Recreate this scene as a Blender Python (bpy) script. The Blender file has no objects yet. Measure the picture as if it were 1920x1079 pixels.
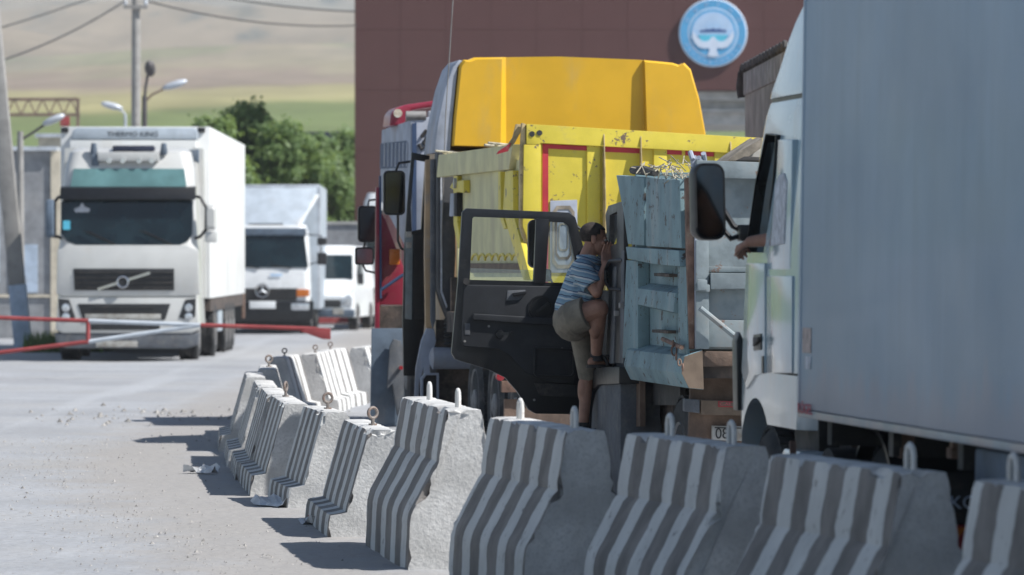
import bpy, bmesh, math, random
import numpy as np
from mathutils import Vector, Matrix, noise as mnoise
R = math.radians
rnd = random.Random(7)
scene = bpy.context.scene
COL = scene.collection

# ------------------------------------------------------------------ camera, sky, sun, exposure
F = 9000.0                    # focal length in pixels of a 1920 wide picture
HY, EYE = 490.0, 1.85         # horizon row and eye height
cam_data = bpy.data.cameras.new("camera")
cam = bpy.data.objects.new("camera", cam_data)
COL.objects.link(cam)
cam.location = (0, 0, EYE)
cam.rotation_euler = (R(90), 0, 0)
cam_data.sensor_width = 36.0
cam_data.lens = 36.0 * F / 1920
cam_data.shift_y = -(539.5 - HY) / 1920
cam_data.clip_start = 0.5
cam_data.clip_end = 20000
cam_data.dof.use_dof = True
cam_data.dof.focus_distance = 34.8
cam_data.dof.aperture_fstop = 4.3
scene.camera = cam

SUN_EL, SUN_AZ = 48.0, 109.0   # azimuth clockwise from +Y
world = bpy.data.worlds.new("World")
scene.world = world
world.use_nodes = True
wn = world.node_tree.nodes
sky = wn.new("ShaderNodeTexSky")
sky.sky_type = 'NISHITA'
sky.sun_disc = False
sky.sun_elevation = R(SUN_EL)
sky.sun_rotation = R(SUN_AZ)
sky.altitude = 1200
sky.dust_density = 0.4
sky.ozone_density = 1.5
world.node_tree.links.new(sky.outputs[0], wn["Background"].inputs[0])
wn["Background"].inputs[1].default_value = 0.078
sd = bpy.data.lights.new("sun", 'SUN')
sd.energy = 5.0
sd.angle = R(0.53)
sd.color = (1.0, 0.985, 0.96)
sun = bpy.data.objects.new("sun", sd)
COL.objects.link(sun)
sdir = Vector((math.sin(R(SUN_AZ)) * math.cos(R(SUN_EL)), math.cos(R(SUN_AZ)) * math.cos(R(SUN_EL)), math.sin(R(SUN_EL))))
sun.rotation_euler = sdir.to_track_quat('Z', 'Y').to_euler()
scene.view_settings.view_transform = 'Standard'
scene.view_settings.look = 'None'
scene.view_settings.gamma = 1.0
scene.view_settings.use_curve_mapping = False
scene.view_settings.exposure = 0.44
scene.cycles.volume_bounces = 1

# ------------------------------------------------------------------ helpers
def at(px, py, Y):
    return Vector(((px - 960) * Y / F, Y, EYE - (py - HY) * Y / F))

class MB:
    """collects simple shapes into one mesh"""
    def __init__(s):
        s.v, s.f, s.m = [], [], []
    def add(s, vs, fs, mi=0):
        n = len(s.v)
        s.v += [tuple(v) for v in vs]
        s.f += [tuple(i + n for i in f) for f in fs]
        s.m += [mi] * len(fs)
        return s
    def box(s, x0, x1, y0, y1, z0, z1, mi=0):
        vs = [(x, y, z) for x in (x0, x1) for y in (y0, y1) for z in (z0, z1)]
        return s.add(vs, [(0, 1, 3, 2), (4, 6, 7, 5), (0, 4, 5, 1), (2, 3, 7, 6), (0, 2, 6, 4), (1, 5, 7, 3)], mi)
    def beam(s, p, q, w, h, up=(0, 0, 1), mi=0):
        p, q = Vector(p), Vector(q)
        d = (q - p).normalized()
        u = Vector(up)
        if abs(d.dot(u)) > 0.98:
            u = Vector((0, 1, 0))
        a = d.cross(u).normalized() * w / 2
        b = a.cross(d).normalized() * h / 2
        vs = [p - a - b, p + a - b, p + a + b, p - a + b, q - a - b, q + a - b, q + a + b, q - a + b]
        return s.add(vs, [(3, 2, 1, 0), (4, 5, 6, 7), (0, 1, 5, 4), (1, 2, 6, 5), (2, 3, 7, 6), (3, 0, 4, 7)], mi)
    def tube(s, pts, r, n=8, closed=False):
        pts = [Vector(p) for p in pts]
        rs = r if isinstance(r, (list, tuple)) else [r] * len(pts)
        loops = []
        prev = None
        for i, p in enumerate(pts):
            if closed:
                d = pts[(i + 1) % len(pts)] - pts[i - 1]
            else:
                d = pts[min(i + 1, len(pts) - 1)] - pts[max(i - 1, 0)]
            d.normalize()
            if prev is None:
                u = Vector((0, 0, 1)) if abs(d.z) < 0.9 else Vector((1, 0, 0))
                a = d.cross(u).normalized()
            else:
                a = (prev - d * prev.dot(d)).normalized()
            prev = a
            b = d.cross(a)
            loops.append([p + (a * math.cos(t) + b * math.sin(t)) * rs[i] for t in [2 * math.pi * k / n for k in range(n)]])
        return s.loft(loops, closed_ends=not closed, ring=closed)
    def loft(s, loops, closed_ends=True, ring=False, mi=0):
        n = len(loops[0])
        vs = [p for l in loops for p in l]
        fs = []
        L = len(loops)
        for i in range(L if ring else L - 1):
            j = (i + 1) % L
            for k in range(n):
                k2 = (k + 1) % n
                fs.append((i * n + k, i * n + k2, j * n + k2, j * n + k))
        if closed_ends and not ring:
            fs.append(tuple(range(n - 1, -1, -1)))
            fs.append(tuple((L - 1) * n + k for k in range(n)))
        return s.add(vs, fs, mi)
    def cyl(s, p, q, r0, r1=None, n=16):
        r1 = r0 if r1 is None else r1
        return s.tube([p, q], [r0, r1], n)
    def prism(s, poly, axis, a, b, mi=0):
        """poly in the plane normal to axis ('x': (y,z), 'y': (x,z), 'z': (x,y))"""
        def P(u, v, w):
            return (w, u, v) if axis == 'x' else (u, w, v) if axis == 'y' else (u, v, w)
        return s.loft([[P(u, v, a) for u, v in poly], [P(u, v, b) for u, v in poly]], mi=mi)
    def frame(s, poly, inner, axis, a, b):
        """a ring between two outlines with the same number of points, with depth"""
        def P(u, v, w):
            return (w, u, v) if axis == 'x' else (u, w, v) if axis == 'y' else (u, v, w)
        loops = [[P(u, v, a) for u, v in poly], [P(u, v, b) for u, v in poly], [P(u, v, b) for u, v in inner], [P(u, v, a) for u, v in inner]]
        return s.loft(loops, ring=True)
    def lathe(s, prof, c=(0, 0, 0), axis='x', n=32, caps=True):
        loops = []
        for (h, r) in prof:
            lp = []
            for k in range(n):
                t = 2 * math.pi * k / n
                u, v = r * math.cos(t), r * math.sin(t)
                q = (h, u, v) if axis == 'x' else (u, h, v) if axis == 'y' else (u, v, h)
                lp.append((q[0] + c[0], q[1] + c[1], q[2] + c[2]))
            loops.append(lp)
        return s.loft(loops, closed_ends=caps)
    def ell(s, c, r, rot=None, n=16, m=10):
        c = Vector(c)
        r = (r, r, r) if not isinstance(r, (tuple, list)) else r
        loops = []
        for i in range(1, m):
            p = math.pi * i / m
            lp = []
            for k in range(n):
                t = 2 * math.pi * k / n
                q = Vector((r[0] * math.sin(p) * math.cos(t), r[1] * math.sin(p) * math.sin(t), -r[2] * math.cos(p)))
                if rot is not None:
                    q = rot @ q
                lp.append(c + q)
            loops.append(lp)
        return s.loft(loops)
    def cap(s, p, q, r0, r1, n=14):
        p, q = Vector(p), Vector(q)
        d = (q - p)
        L = d.length
        d.normalize()
        pts, rs = [], []
        for k in range(5):
            t = math.pi / 2 * (k / 4)
            pts.append(p - d * r0 * math.cos(t)); rs.append(max(r0 * math.sin(t), r0 * 0.05))
        for k in range(5):
            t = math.pi / 2 * (k / 4)
            pts.append(q + d * r1 * math.sin(t)); rs.append(max(r1 * math.cos(t), r1 * 0.05))
        return s.tube(pts, rs, n)
    def mesh(s, name, mats=None, bev=0.0, smooth=True, seg=2, angle=32):
        me = bpy.data.meshes.new(name)
        me.from_pydata(s.v, [], s.f)
        if len(set(s.m)) > 1:
            me.polygons.foreach_set('material_index', s.m)
        bm = bmesh.new()
        bm.from_mesh(me)
        bmesh.ops.recalc_face_normals(bm, faces=bm.faces)
        if bev > 0:
            es = [e for e in bm.edges if len(e.link_faces) == 2 and e.calc_face_angle(0) > R(28)]
            bmesh.ops.bevel(bm, geom=es, offset=bev, segments=seg, profile=0.6, affect='EDGES', clamp_overlap=True)
        bm.to_mesh(me)
        bm.free()
        if smooth:
            me.polygons.foreach_set('use_smooth', [True] * len(me.polygons))
            me.set_sharp_from_angle(angle=R(angle))
        for m in (mats if isinstance(mats, (list, tuple)) else [mats]):
            if m is not None:
                me.materials.append(m)
        return me
    def obj(s, name, mats, parent=None, bev=0.0, smooth=True, seg=2, angle=32, label=None):
        o = bpy.data.objects.new(name, s.mesh(name, mats, bev, smooth, seg, angle))
        COL.objects.link(o)
        if parent is not None:
            o.parent = parent
        if label:
            o['label'] = label
        return o

def link(name, me, parent=None, loc=None, rz=0.0):
    o = bpy.data.objects.new(name, me)
    COL.objects.link(o)
    if parent is not None:
        o.parent = parent
    if loc is not None:
        o.location = loc
    if rz:
        o.rotation_euler = (0, 0, rz)
    return o

def tag(o, label, cat, group=None, kind=None):
    if kind:
        o['kind'] = kind
    if label:
        o['label'] = label
    if cat:
        o['category'] = cat
    if group:
        o['group'] = group
    return o

def thing(name, label, cat, loc=(0, 0, 0), rz=0.0, group=None, ry=0.0):
    o = bpy.data.objects.new(name, None)
    o.empty_display_size = 0.3
    COL.objects.link(o)
    o.location = loc
    o.rotation_euler = (0, ry, rz)
    return tag(o, label, cat, group)

def copy_tree(o, parent=None):
    c = o.copy()
    COL.objects.link(c)
    c.parent = parent
    for ch in list(o.children):
        copy_tree(ch, c)
    return c

def rrect(x0, x1, y0, y1, z, r, n=5):
    r = min(r, (x1 - x0) / 2 - 1e-3, (y1 - y0) / 2 - 1e-3)
    pts = []
    for (cx, cy, a0) in ((x1 - r, y1 - r, 0), (x0 + r, y1 - r, 90), (x0 + r, y0 + r, 180), (x1 - r, y0 + r, 270)):
        for k in range(n + 1):
            a = R(a0 + 90 * k / n)
            pts.append((cx + r * math.cos(a), cy + r * math.sin(a), z))
    return pts

def rr2(x0, x1, z0, z1, r, n=5):
    return [(p[0], p[1]) for p in rrect(x0, x1, z0, z1, 0, r, n)]

def boolean(o, cutters, op='DIFFERENCE'):
    """apply boolean cuts to o (in its own space); the cutter objects are removed"""
    par = o.parent
    o.parent = None
    for c in cutters:
        md = o.modifiers.new("cut", 'BOOLEAN')
        md.operation = op
        md.solver = 'EXACT'
        md.object = c
    bpy.context.view_layer.update()
    dg = bpy.context.evaluated_depsgraph_get()
    me = bpy.data.meshes.new_from_object(o.evaluated_get(dg))
    o.modifiers.clear()
    o.data = me
    me.polygons.foreach_set('use_smooth', [True] * len(me.polygons))
    me.set_sharp_from_angle(angle=R(30))
    for c in cutters:
        bpy.data.objects.remove(c)
    o.parent = par
    return o

def fuse(mb, name, mat, parent, voxel=0.006, smooth=4):
    """one continuous skin from overlapping shapes"""
    o = mb.obj(name, mat, parent)
    o.data.polygons.foreach_set('use_smooth', [False] * len(o.data.polygons))
    md = o.modifiers.new("remesh", 'REMESH')
    md.mode = 'VOXEL'
    md.voxel_size = voxel
    md.use_smooth_shade = True
    if smooth:
        ms = o.modifiers.new("smooth", 'SMOOTH')
        ms.iterations = smooth
        ms.factor = 0.5
    bpy.context.view_layer.update()
    dg = bpy.context.evaluated_depsgraph_get()
    me = bpy.data.meshes.new_from_object(o.evaluated_get(dg))
    o.modifiers.clear()
    o.data = me
    if not me.materials:
        me.materials.append(mat)
    me.polygons.foreach_set('use_smooth', [True] * len(me.polygons))
    return o

def text(name, s, mat, parent, origin, xdir, updir, width, height, depth=0.002):
    cu = bpy.data.curves.new("lettering", 'FONT')
    cu.body = s
    cu.extrude = 0.01
    t = bpy.data.objects.new("lettering", cu)
    COL.objects.link(t)
    bpy.context.view_layer.update()
    me = bpy.data.meshes.new_from_object(t.evaluated_get(bpy.context.evaluated_depsgraph_get()))
    bpy.data.objects.remove(t)
    co = np.empty(len(me.vertices) * 3)
    me.vertices.foreach_get('co', co)
    co = co.reshape(-1, 3)
    lo, hi = co.min(0), co.max(0)
    u = (co - lo) / np.maximum(hi - lo, 1e-6)
    xd, ud = Vector(xdir).normalized(), Vector(updir).normalized()
    nd = xd.cross(ud)
    out = np.array(origin) + np.outer(u[:, 0] * width, xd) + np.outer(u[:, 1] * height, ud) + np.outer(u[:, 2] * depth, nd)
    me.vertices.foreach_set('co', out.ravel())
    me.update()
    me.materials.clear()
    me.materials.append(mat)
    me.name = name
    return link(name, me, parent)

class Frame:
    """local truck frame: x across, y along the heading, z up"""
    def __init__(s, X0, Y0, deg):
        s.X0, s.Y0, s.a = X0, Y0, R(deg)
        s.r = (math.cos(s.a), math.sin(s.a))
        s.f = (-math.sin(s.a), math.cos(s.a))
    def side(s, px, py, x):
        t = (px - 960) / F
        d = (x + s.X0 * s.r[0] + s.Y0 * s.r[1]) / (t * s.r[0] + s.r[1])
        y = (d * t - s.X0) * s.f[0] + (d - s.Y0) * s.f[1]
        return y, EYE - (py - HY) * d / F
    def rear(s, px, py, y):
        t = (px - 960) / F
        d = (y + s.X0 * s.f[0] + s.Y0 * s.f[1]) / (t * s.f[0] + s.f[1])
        x = (d * t - s.X0) * s.r[0] + (d - s.Y0) * s.r[1]
        return x, EYE - (py - HY) * d / F

# ------------------------------------------------------------------ materials
def mat(name, col, rough=0.6, metal=0.0, var=0.12, vscale=3.0, dirt=None, damt=0.0, dscale=2.0, streak=1.0, bump=0.0, bscale=40.0,
        coat=0.0, spec=0.5, fine=None, chips=None, camt=0.0, cscale=8.0):
    m = bpy.data.materials.new(name)
    m.use_nodes = True
    nt = m.node_tree
    N, Lk = nt.nodes, nt.links
    b = N["Principled BSDF"]
    b.inputs["Roughness"].default_value = rough
    b.inputs["Metallic"].default_value = metal
    b.inputs["Specular IOR Level"].default_value = spec
    b.inputs["Coat Weight"].default_value = coat
    b.inputs["Coat Roughness"].default_value = 0.08
    tc = N.new("ShaderNodeTexCoord")
    def noise(scale, detail=5, rough_=0.6, sz=None):
        n = N.new("ShaderNodeTexNoise")
        n.inputs["Scale"].default_value = scale
        n.inputs["Detail"].default_value = detail
        n.inputs["Roughness"].default_value = rough_
        if sz is not None:
            mp = N.new("ShaderNodeMapping")
            mp.inputs["Scale"].default_value = sz
            Lk.new(tc.outputs["Object"], mp.inputs[0])
            Lk.new(mp.outputs[0], n.inputs["Vector"])
        else:
            Lk.new(tc.outputs["Object"], n.inputs["Vector"])
        return n
    def ramp(src, a, c):
        r = N.new("ShaderNodeMapRange")
        r.interpolation_type = 'SMOOTHSTEP'
        r.inputs["From Min"].default_value = a
        r.inputs["From Max"].default_value = c
        Lk.new(src, r.inputs["Value"])
        return r.outputs[0]
    def mix(fac, c1, c2):
        x = N.new("ShaderNodeMix")
        x.data_type = 'RGBA'
        if isinstance(fac, float):
            x.inputs[0].default_value = fac
        else:
            Lk.new(fac, x.inputs[0])
        for sock, c in ((x.inputs[6], c1), (x.inputs[7], c2)):
            if isinstance(c, (tuple, list)):
                sock.default_value = (*c, 1)
            else:
                Lk.new(c, sock)
        return x.outputs[2]
    def scaled(fac, k):
        q = N.new("ShaderNodeMath")
        q.operation = 'MULTIPLY'
        Lk.new(fac, q.inputs[0])
        q.inputs[1].default_value = k
        return q.outputs[0]
    n1 = noise(vscale)
    lo = tuple(max(0, c * (1 - var * 1.6)) for c in col)
    hi = tuple(min(0.95, c * (1 + var)) for c in col)
    c = mix(ramp(n1.outputs[0], 0.3, 0.7), lo, hi)
    if fine:
        n3 = noise(fine, 3)
        c = mix(scaled(ramp(n3.outputs[0], 0.45, 0.7), 0.5), c, tuple(k * 0.62 for k in col))
    if dirt:
        n2 = noise(dscale, 8, 0.68, (1, 1, 1 / streak))
        fac = scaled(ramp(n2.outputs[0], 0.62 - 0.3 * damt, 0.78 - 0.15 * damt), min(1.0, 0.45 + damt * 0.5))
        c = mix(fac, c, dirt)
    if chips:
        n4 = noise(cscale, 10, 0.75)
        c = mix(ramp(n4.outputs[0], 0.70 - camt * 0.2, 0.73 - camt * 0.2), c, chips)
    Lk.new(c, b.inputs["Base Color"])
    nr = noise(vscale * 2.3, 6)
    rr = N.new("ShaderNodeMapRange")
    rr.inputs["To Min"].default_value = max(0.03, rough - 0.12)
    rr.inputs["To Max"].default_value = min(1.0, rough + 0.14)
    Lk.new(nr.outputs[0], rr.inputs["Value"])
    Lk.new(rr.outputs[0], b.inputs["Roughness"])
    if bump > 0:
        nb = noise(bscale, 6, 0.6)
        bp = N.new("ShaderNodeBump")
        bp.inputs["Strength"].default_value = 1.0
        bp.inputs["Distance"].default_value = bump
        Lk.new(nb.outputs[0], bp.inputs["Height"])
        Lk.new(bp.outputs[0], b.inputs["Normal"])
    return m

M = {}
dust = (0.36, 0.32, 0.27)
M['concrete'] = mat("concrete", (0.60, 0.59, 0.57), 0.9, var=0.16, vscale=2.5, dirt=(0.24, 0.22, 0.2), damt=0.25, dscale=3, bump=0.006, bscale=38, fine=60)
M['grey_stripe'] = mat("grey_stripe", (0.22, 0.21, 0.2), 0.9)
M['bolt'] = mat("rusted_steel", (0.25, 0.22, 0.2), 0.65, 0.3, dirt=(0.22, 0.09, 0.04), damt=0.5, dscale=20)
M['loop_paint'] = mat("loop_paint", (0.66, 0.65, 0.62), 0.7, dirt=(0.25, 0.1, 0.05), damt=0.4, dscale=9)
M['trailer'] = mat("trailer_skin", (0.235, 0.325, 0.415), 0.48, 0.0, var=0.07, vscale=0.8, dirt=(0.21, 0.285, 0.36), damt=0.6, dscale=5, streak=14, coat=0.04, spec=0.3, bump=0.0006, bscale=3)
def road_dust(m, z_top, col):
    """dried splash of road dust on the lower edge of a panel"""
    nt = m.node_tree; N, Lk = nt.nodes, nt.links
    b = N["Principled BSDF"]
    src = b.inputs["Base Color"].links[0].from_socket
    tc = N.new("ShaderNodeTexCoord"); sp = N.new("ShaderNodeSeparateXYZ"); Lk.new(tc.outputs["Object"], sp.inputs[0])
    mp = N.new("ShaderNodeMapping"); mp.inputs["Scale"].default_value = (1, 1, 0.35); Lk.new(tc.outputs["Object"], mp.inputs[0])
    n = N.new("ShaderNodeTexNoise"); n.inputs["Scale"].default_value = 2.6; n.inputs["Detail"].default_value = 9; n.inputs["Roughness"].default_value = 0.72; Lk.new(mp.outputs[0], n.inputs["Vector"])
    q = N.new("ShaderNodeMath"); q.operation = 'MULTIPLY_ADD'; Lk.new(n.outputs[0], q.inputs[0]); q.inputs[1].default_value = -0.9; Lk.new(sp.outputs[2], q.inputs[2])
    mr = N.new("ShaderNodeMapRange"); mr.interpolation_type = 'SMOOTHSTEP'; mr.inputs["From Min"].default_value = z_top - 0.42; mr.inputs["From Max"].default_value = z_top - 0.60; mr.inputs["To Max"].default_value = 0.42; Lk.new(q.outputs[0], mr.inputs["Value"])
    mx = N.new("ShaderNodeMix"); mx.data_type = 'RGBA'; Lk.new(mr.outputs[0], mx.inputs[0]); Lk.new(src, mx.inputs[6]); mx.inputs[7].default_value = (*col, 1)
    Lk.new(mx.outputs[2], b.inputs["Base Color"])
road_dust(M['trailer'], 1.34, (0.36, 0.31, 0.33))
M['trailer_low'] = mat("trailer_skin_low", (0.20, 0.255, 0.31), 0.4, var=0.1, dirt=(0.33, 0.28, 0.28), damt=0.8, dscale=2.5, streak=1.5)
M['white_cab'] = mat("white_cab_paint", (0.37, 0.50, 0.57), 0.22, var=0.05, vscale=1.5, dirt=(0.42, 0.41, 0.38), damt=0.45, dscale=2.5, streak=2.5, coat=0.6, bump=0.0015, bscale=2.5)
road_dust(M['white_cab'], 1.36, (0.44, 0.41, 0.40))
M['black_plastic'] = mat("black_plastic", (0.008, 0.009, 0.011), 0.40, var=0.3, vscale=6, dirt=(0.06, 0.054, 0.05), damt=0.15, dscale=5)
M['dark_metal'] = mat("dark_metal", (0.035, 0.034, 0.034), 0.7, 0.2, var=0.3, dirt=(0.12, 0.10, 0.085), damt=0.5, dscale=5)
M['chassis'] = mat("muddy_chassis", (0.055, 0.045, 0.04), 0.85, var=0.35, vscale=5, dirt=(0.16, 0.12, 0.095), damt=0.7, dscale=4, bump=0.004, bscale=25)
M['rubber'] = mat("tyre_rubber", (0.035, 0.036, 0.038), 0.85, var=0.25, vscale=5, dirt=(0.17, 0.155, 0.14), damt=0.5, dscale=4, bump=0.003, bscale=50)
M['rim'] = mat("rim_paint", (0.28, 0.27, 0.26), 0.6, 0.2, dirt=(0.12, 0.1, 0.09), damt=0.6, dscale=6)
M['mirror'] = mat("mirror_glass", (0.62, 0.66, 0.68), 0.035, 1.0, var=0.02)
M['mirror_cab'] = mat("cab_mirror_glass", (0.20, 0.205, 0.21), 0.04, 1.0, var=0.03)
M['mirror_dark'] = mat("mirror_glass_dark", (0.10, 0.105, 0.11), 0.05, 1.0, var=0.05)
M['glass_dark'] = mat("dark_glass", (0.010, 0.020, 0.024), 0.06, var=0.3, vscale=1.5, spec=0.6)
M['glass_teal'] = mat("teal_visor_glass", (0.13, 0.25, 0.25), 0.12, var=0.15, vscale=1.5)
M['interior'] = mat("cab_interior", (0.022, 0.021, 0.021), 0.8, var=0.3)
M['yellow'] = mat("yellow_paint", (0.70, 0.56, 0.06), 0.48, var=0.09, vscale=2, dirt=(0.42, 0.34, 0.14), damt=0.3, dscale=4, chips=(0.16, 0.11, 0.08), camt=0.55, cscale=6, bump=0.002, bscale=7)
M['yellow_dusty'] = mat("dusty_yellow_paint", (0.60, 0.56, 0.31), 0.65, var=0.1, vscale=2.5, dirt=(0.45, 0.39, 0.25), damt=0.5, dscale=3, streak=6, chips=(0.3, 0.24, 0.17), camt=0.02, cscale=6)
M['yellow_edge'] = mat("worn_yellow_edge", (0.48, 0.37, 0.19), 0.7, var=0.25, vscale=9, chips=(0.2, 0.12, 0.08), camt=0.4, cscale=14)
M['red_band'] = mat("red_paint_band", (0.48, 0.035, 0.05), 0.5, var=0.12, dirt=(0.3, 0.16, 0.12), damt=0.2, dscale=6)
M['orange'] = mat("orange_fibreglass", (0.72, 0.41, 0.02), 0.38, var=0.05, vscale=1.5, dirt=(0.55, 0.36, 0.10), damt=0.35, dscale=2.5, streak=3, coat=0.1, bump=0.0015, bscale=1.5)
M['tan_paint'] = mat("tan_cab_paint", (0.45, 0.30, 0.17), 0.55, dirt=(0.3, 0.27, 0.24), damt=0.5, dscale=4)
M['grey_plastic'] = mat("speckled_grey_plastic", (0.05, 0.052, 0.058), 0.6, var=0.2, chips=(0.2, 0.2, 0.2), camt=0.16, cscale=40, dirt=(0.14, 0.13, 0.12), damt=0.4, dscale=4)
M['blue_bed'] = mat("faded_blue_paint", (0.18, 0.275, 0.30), 0.72, var=0.13, vscale=3, dirt=(0.30, 0.33, 0.33), damt=0.4, dscale=3, streak=5, chips=(0.07, 0.06, 0.055), camt=0.62, cscale=9, bump=0.003, bscale=9)
M['grey_gate'] = mat("bleached_grey_steel", (0.235, 0.28, 0.295), 0.7, var=0.2, vscale=4, dirt=(0.22, 0.20, 0.18), damt=0.5, dscale=4, chips=(0.20, 0.13, 0.10), camt=0.5, cscale=7, bump=0.004, bscale=8)
M['rust'] = mat("rusty_post", (0.19, 0.115, 0.085), 0.85, var=0.3, vscale=8, dirt=(0.35, 0.3, 0.22), damt=0.4, dscale=6, bump=0.003)
M['brown_mud'] = mat("mud_brown_steel", (0.17, 0.115, 0.085), 0.9, var=0.25, vscale=4, dirt=(0.08, 0.06, 0.05), damt=0.6, dscale=4, streak=4, bump=0.004)
M['tan_board'] = mat("tan_board", (0.17, 0.125, 0.09), 0.85, var=0.2, vscale=5)
M['cab_dark'] = mat("dark_green_cab_paint", (0.055, 0.055, 0.055), 0.45, var=0.2, dirt=(0.2, 0.185, 0.17), damt=0.4, dscale=4)
M['dust_grey'] = mat("dusty_grey_fender", (0.115, 0.125, 0.14), 0.8, var=0.2, dirt=(0.2, 0.19, 0.18), damt=0.5, dscale=5, fine=60)
M['red_cab'] = mat("red_truck_paint", (0.27, 0.02, 0.045), 0.42, var=0.1, dirt=(0.25, 0.1, 0.09), damt=0.3, coat=0.3)
M['pale_panel'] = mat("weathered_pale_panel", (0.36, 0.39, 0.46), 0.65, var=0.15, vscale=3, dirt=(0.36, 0.30, 0.26), damt=0.4, dscale=3, streak=5, chips=(0.2, 0.13, 0.1), camt=0.1, cscale=7)
M['navy'] = mat("navy_slats", (0.03, 0.06, 0.13), 0.6)
M['flap'] = mat("blue_grey_mudflap", (0.10, 0.135, 0.18), 0.8, var=0.2, dirt=(0.17, 0.17, 0.17), damt=0.4, dscale=3, streak=4)
M['volvo'] = mat("cream_white_paint", (0.56, 0.555, 0.53), 0.32, var=0.06, vscale=1.2, dirt=(0.5, 0.46, 0.4), damt=0.25, dscale=2, coat=0.4)
M['reefer'] = mat("white_box_skin", (0.74, 0.74, 0.72), 0.45, var=0.06, vscale=0.7, dirt=(0.6, 0.55, 0.47), damt=0.3, dscale=1.5, streak=4)
M['grey_box'] = mat("silver_box_skin", (0.42, 0.47, 0.52), 0.42, 0.1, var=0.08, dirt=(0.4, 0.4, 0.4), damt=0.3)
M['white_paint'] = mat("white_paint", (0.72, 0.73, 0.73), 0.4, var=0.06, dirt=(0.5, 0.48, 0.44), damt=0.2, coat=0.3)
M['grille'] = mat("grille_black", (0.02, 0.021, 0.023), 0.5, dirt=(0.1, 0.095, 0.09), damt=0.3)
M['chrome'] = mat("chrome", (0.6, 0.6, 0.6), 0.15, 1.0, var=0.05)
M['lamp_glass'] = mat("lamp_glass", (0.6, 0.62, 0.64), 0.08, 0.5, var=0.2, vscale=20)
M['amber'] = mat("amber_lens", (0.55, 0.15, 0.02), 0.3)
M['red_lens'] = mat("red_lens", (0.32, 0.02, 0.03), 0.35, dirt=(0.15, 0.1, 0.09), damt=0.4, dscale=9)
M['plate'] = mat("number_plate", (0.42, 0.41, 0.38), 0.5, var=0.15, dirt=(0.2, 0.16, 0.12), damt=0.6, dscale=8)
M['ink'] = mat("black_ink", (0.03, 0.03, 0.03), 0.7)
M['red_ink'] = mat("red_ink", (0.5, 0.08, 0.11), 0.7)
M['sticker'] = mat("brown_sticker", (0.42, 0.34, 0.31), 0.7, var=0.2, vscale=20)
M['pale_sticker'] = mat("pale_sticker", (0.50, 0.52, 0.56), 0.7, var=0.2, vscale=20)
M['panel_brown'] = mat("brown_cladding", (0.098, 0.040, 0.036), 0.55, var=0.03, vscale=1.0, bump=0.001)
M['panel_gap'] = mat("cladding_backing", (0.09, 0.037, 0.034), 0.8)
M['canopy_grey'] = mat("canopy_grey", (0.42, 0.41, 0.39), 0.7, var=0.12)
M['badge_blue'] = mat("badge_blue", (0.10, 0.36, 0.62), 0.5, var=0.05)
M['badge_white'] = mat("badge_white", (0.62, 0.70, 0.82), 0.5, var=0.04)
M['badge_sky'] = mat("badge_pale_blue", (0.40, 0.58, 0.80), 0.5, var=0.04)
M['badge_teal'] = mat("badge_teal", (0.10, 0.50, 0.66), 0.5, var=0.04)
M['badge_navy'] = mat("badge_navy", (0.05, 0.10, 0.26), 0.5, var=0.04)
M['old_concrete'] = mat("old_concrete", (0.33, 0.315, 0.295), 0.9, var=0.14, dirt=(0.22, 0.21, 0.2), damt=0.4, dscale=1.5, bump=0.004)
M['wall_grey'] = mat("grey_render", (0.27, 0.275, 0.285), 0.9, var=0.14, dirt=(0.36, 0.35, 0.34), damt=0.4, dscale=0.8)
M['cream'] = mat("cream_paint", (0.62, 0.55, 0.43), 0.8, dirt=(0.4, 0.3, 0.22), damt=0.3)
M['whitewash'] = mat("pale_blue_whitewash", (0.44, 0.52, 0.62), 0.85, dirt=(0.3, 0.3, 0.3), damt=0.3)
M['red_tube'] = mat("red_boom_paint", (0.30, 0.05, 0.05), 0.6, var=0.12, dirt=(0.4, 0.2, 0.16), damt=0.25, dscale=3)
M['white_tube'] = mat("white_boom_paint", (0.50, 0.54, 0.58), 0.5, var=0.1, dirt=(0.4, 0.38, 0.36), damt=0.25, dscale=3)
M['lamp_grey'] = mat("street_lamp_grey", (0.55, 0.58, 0.62), 0.4, 0.2)
M['lamp_dark'] = mat("street_lamp_dark", (0.10, 0.09, 0.09), 0.5, 0.2)
M['rust_truss'] = mat("rust_truss_paint", (0.22, 0.15, 0.12), 0.8, var=0.2)
M['wire'] = mat("wire_black", (0.05, 0.05, 0.05), 0.6)
M['bark'] = mat("bark", (0.10, 0.075, 0.055), 0.9, bump=0.01, bscale=10)
M['tarp'] = mat("grey_tarp", (0.30, 0.265, 0.22), 0.85, var=0.2, vscale=2, dirt=(0.12, 0.1, 0.08), damt=0.5, dscale=3, streak=6)
M['tarp_dark'] = mat("dark_tarp_edge", (0.07, 0.065, 0.062), 0.8, var=0.3, vscale=5)
M['skin'] = mat("skin", (0.30, 0.155, 0.105), 0.55, var=0.12, vscale=12, bump=0.0006, bscale=160)
M['hair'] = mat("cropped_hair", (0.032, 0.024, 0.02), 0.9, var=0.3, vscale=60, bump=0.002, bscale=220)
M['shorts'] = mat("khaki_cotton", (0.21, 0.185, 0.145), 0.9, var=0.14, vscale=10, bump=0.012, bscale=11)
M['navy_cloth'] = mat("navy_cloth", (0.025, 0.032, 0.06), 0.9, bump=0.004, bscale=12)
M['shoe'] = mat("dark_sandal", (0.04, 0.037, 0.035), 0.7, dirt=(0.2, 0.18, 0.16), damt=0.3, dscale=12)
M['sock'] = mat("dark_sock", (0.02, 0.02, 0.022), 0.95)
M['straw'] = mat("dry_straw", (0.42, 0.38, 0.29), 0.9, var=0.3, vscale=20)
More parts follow.
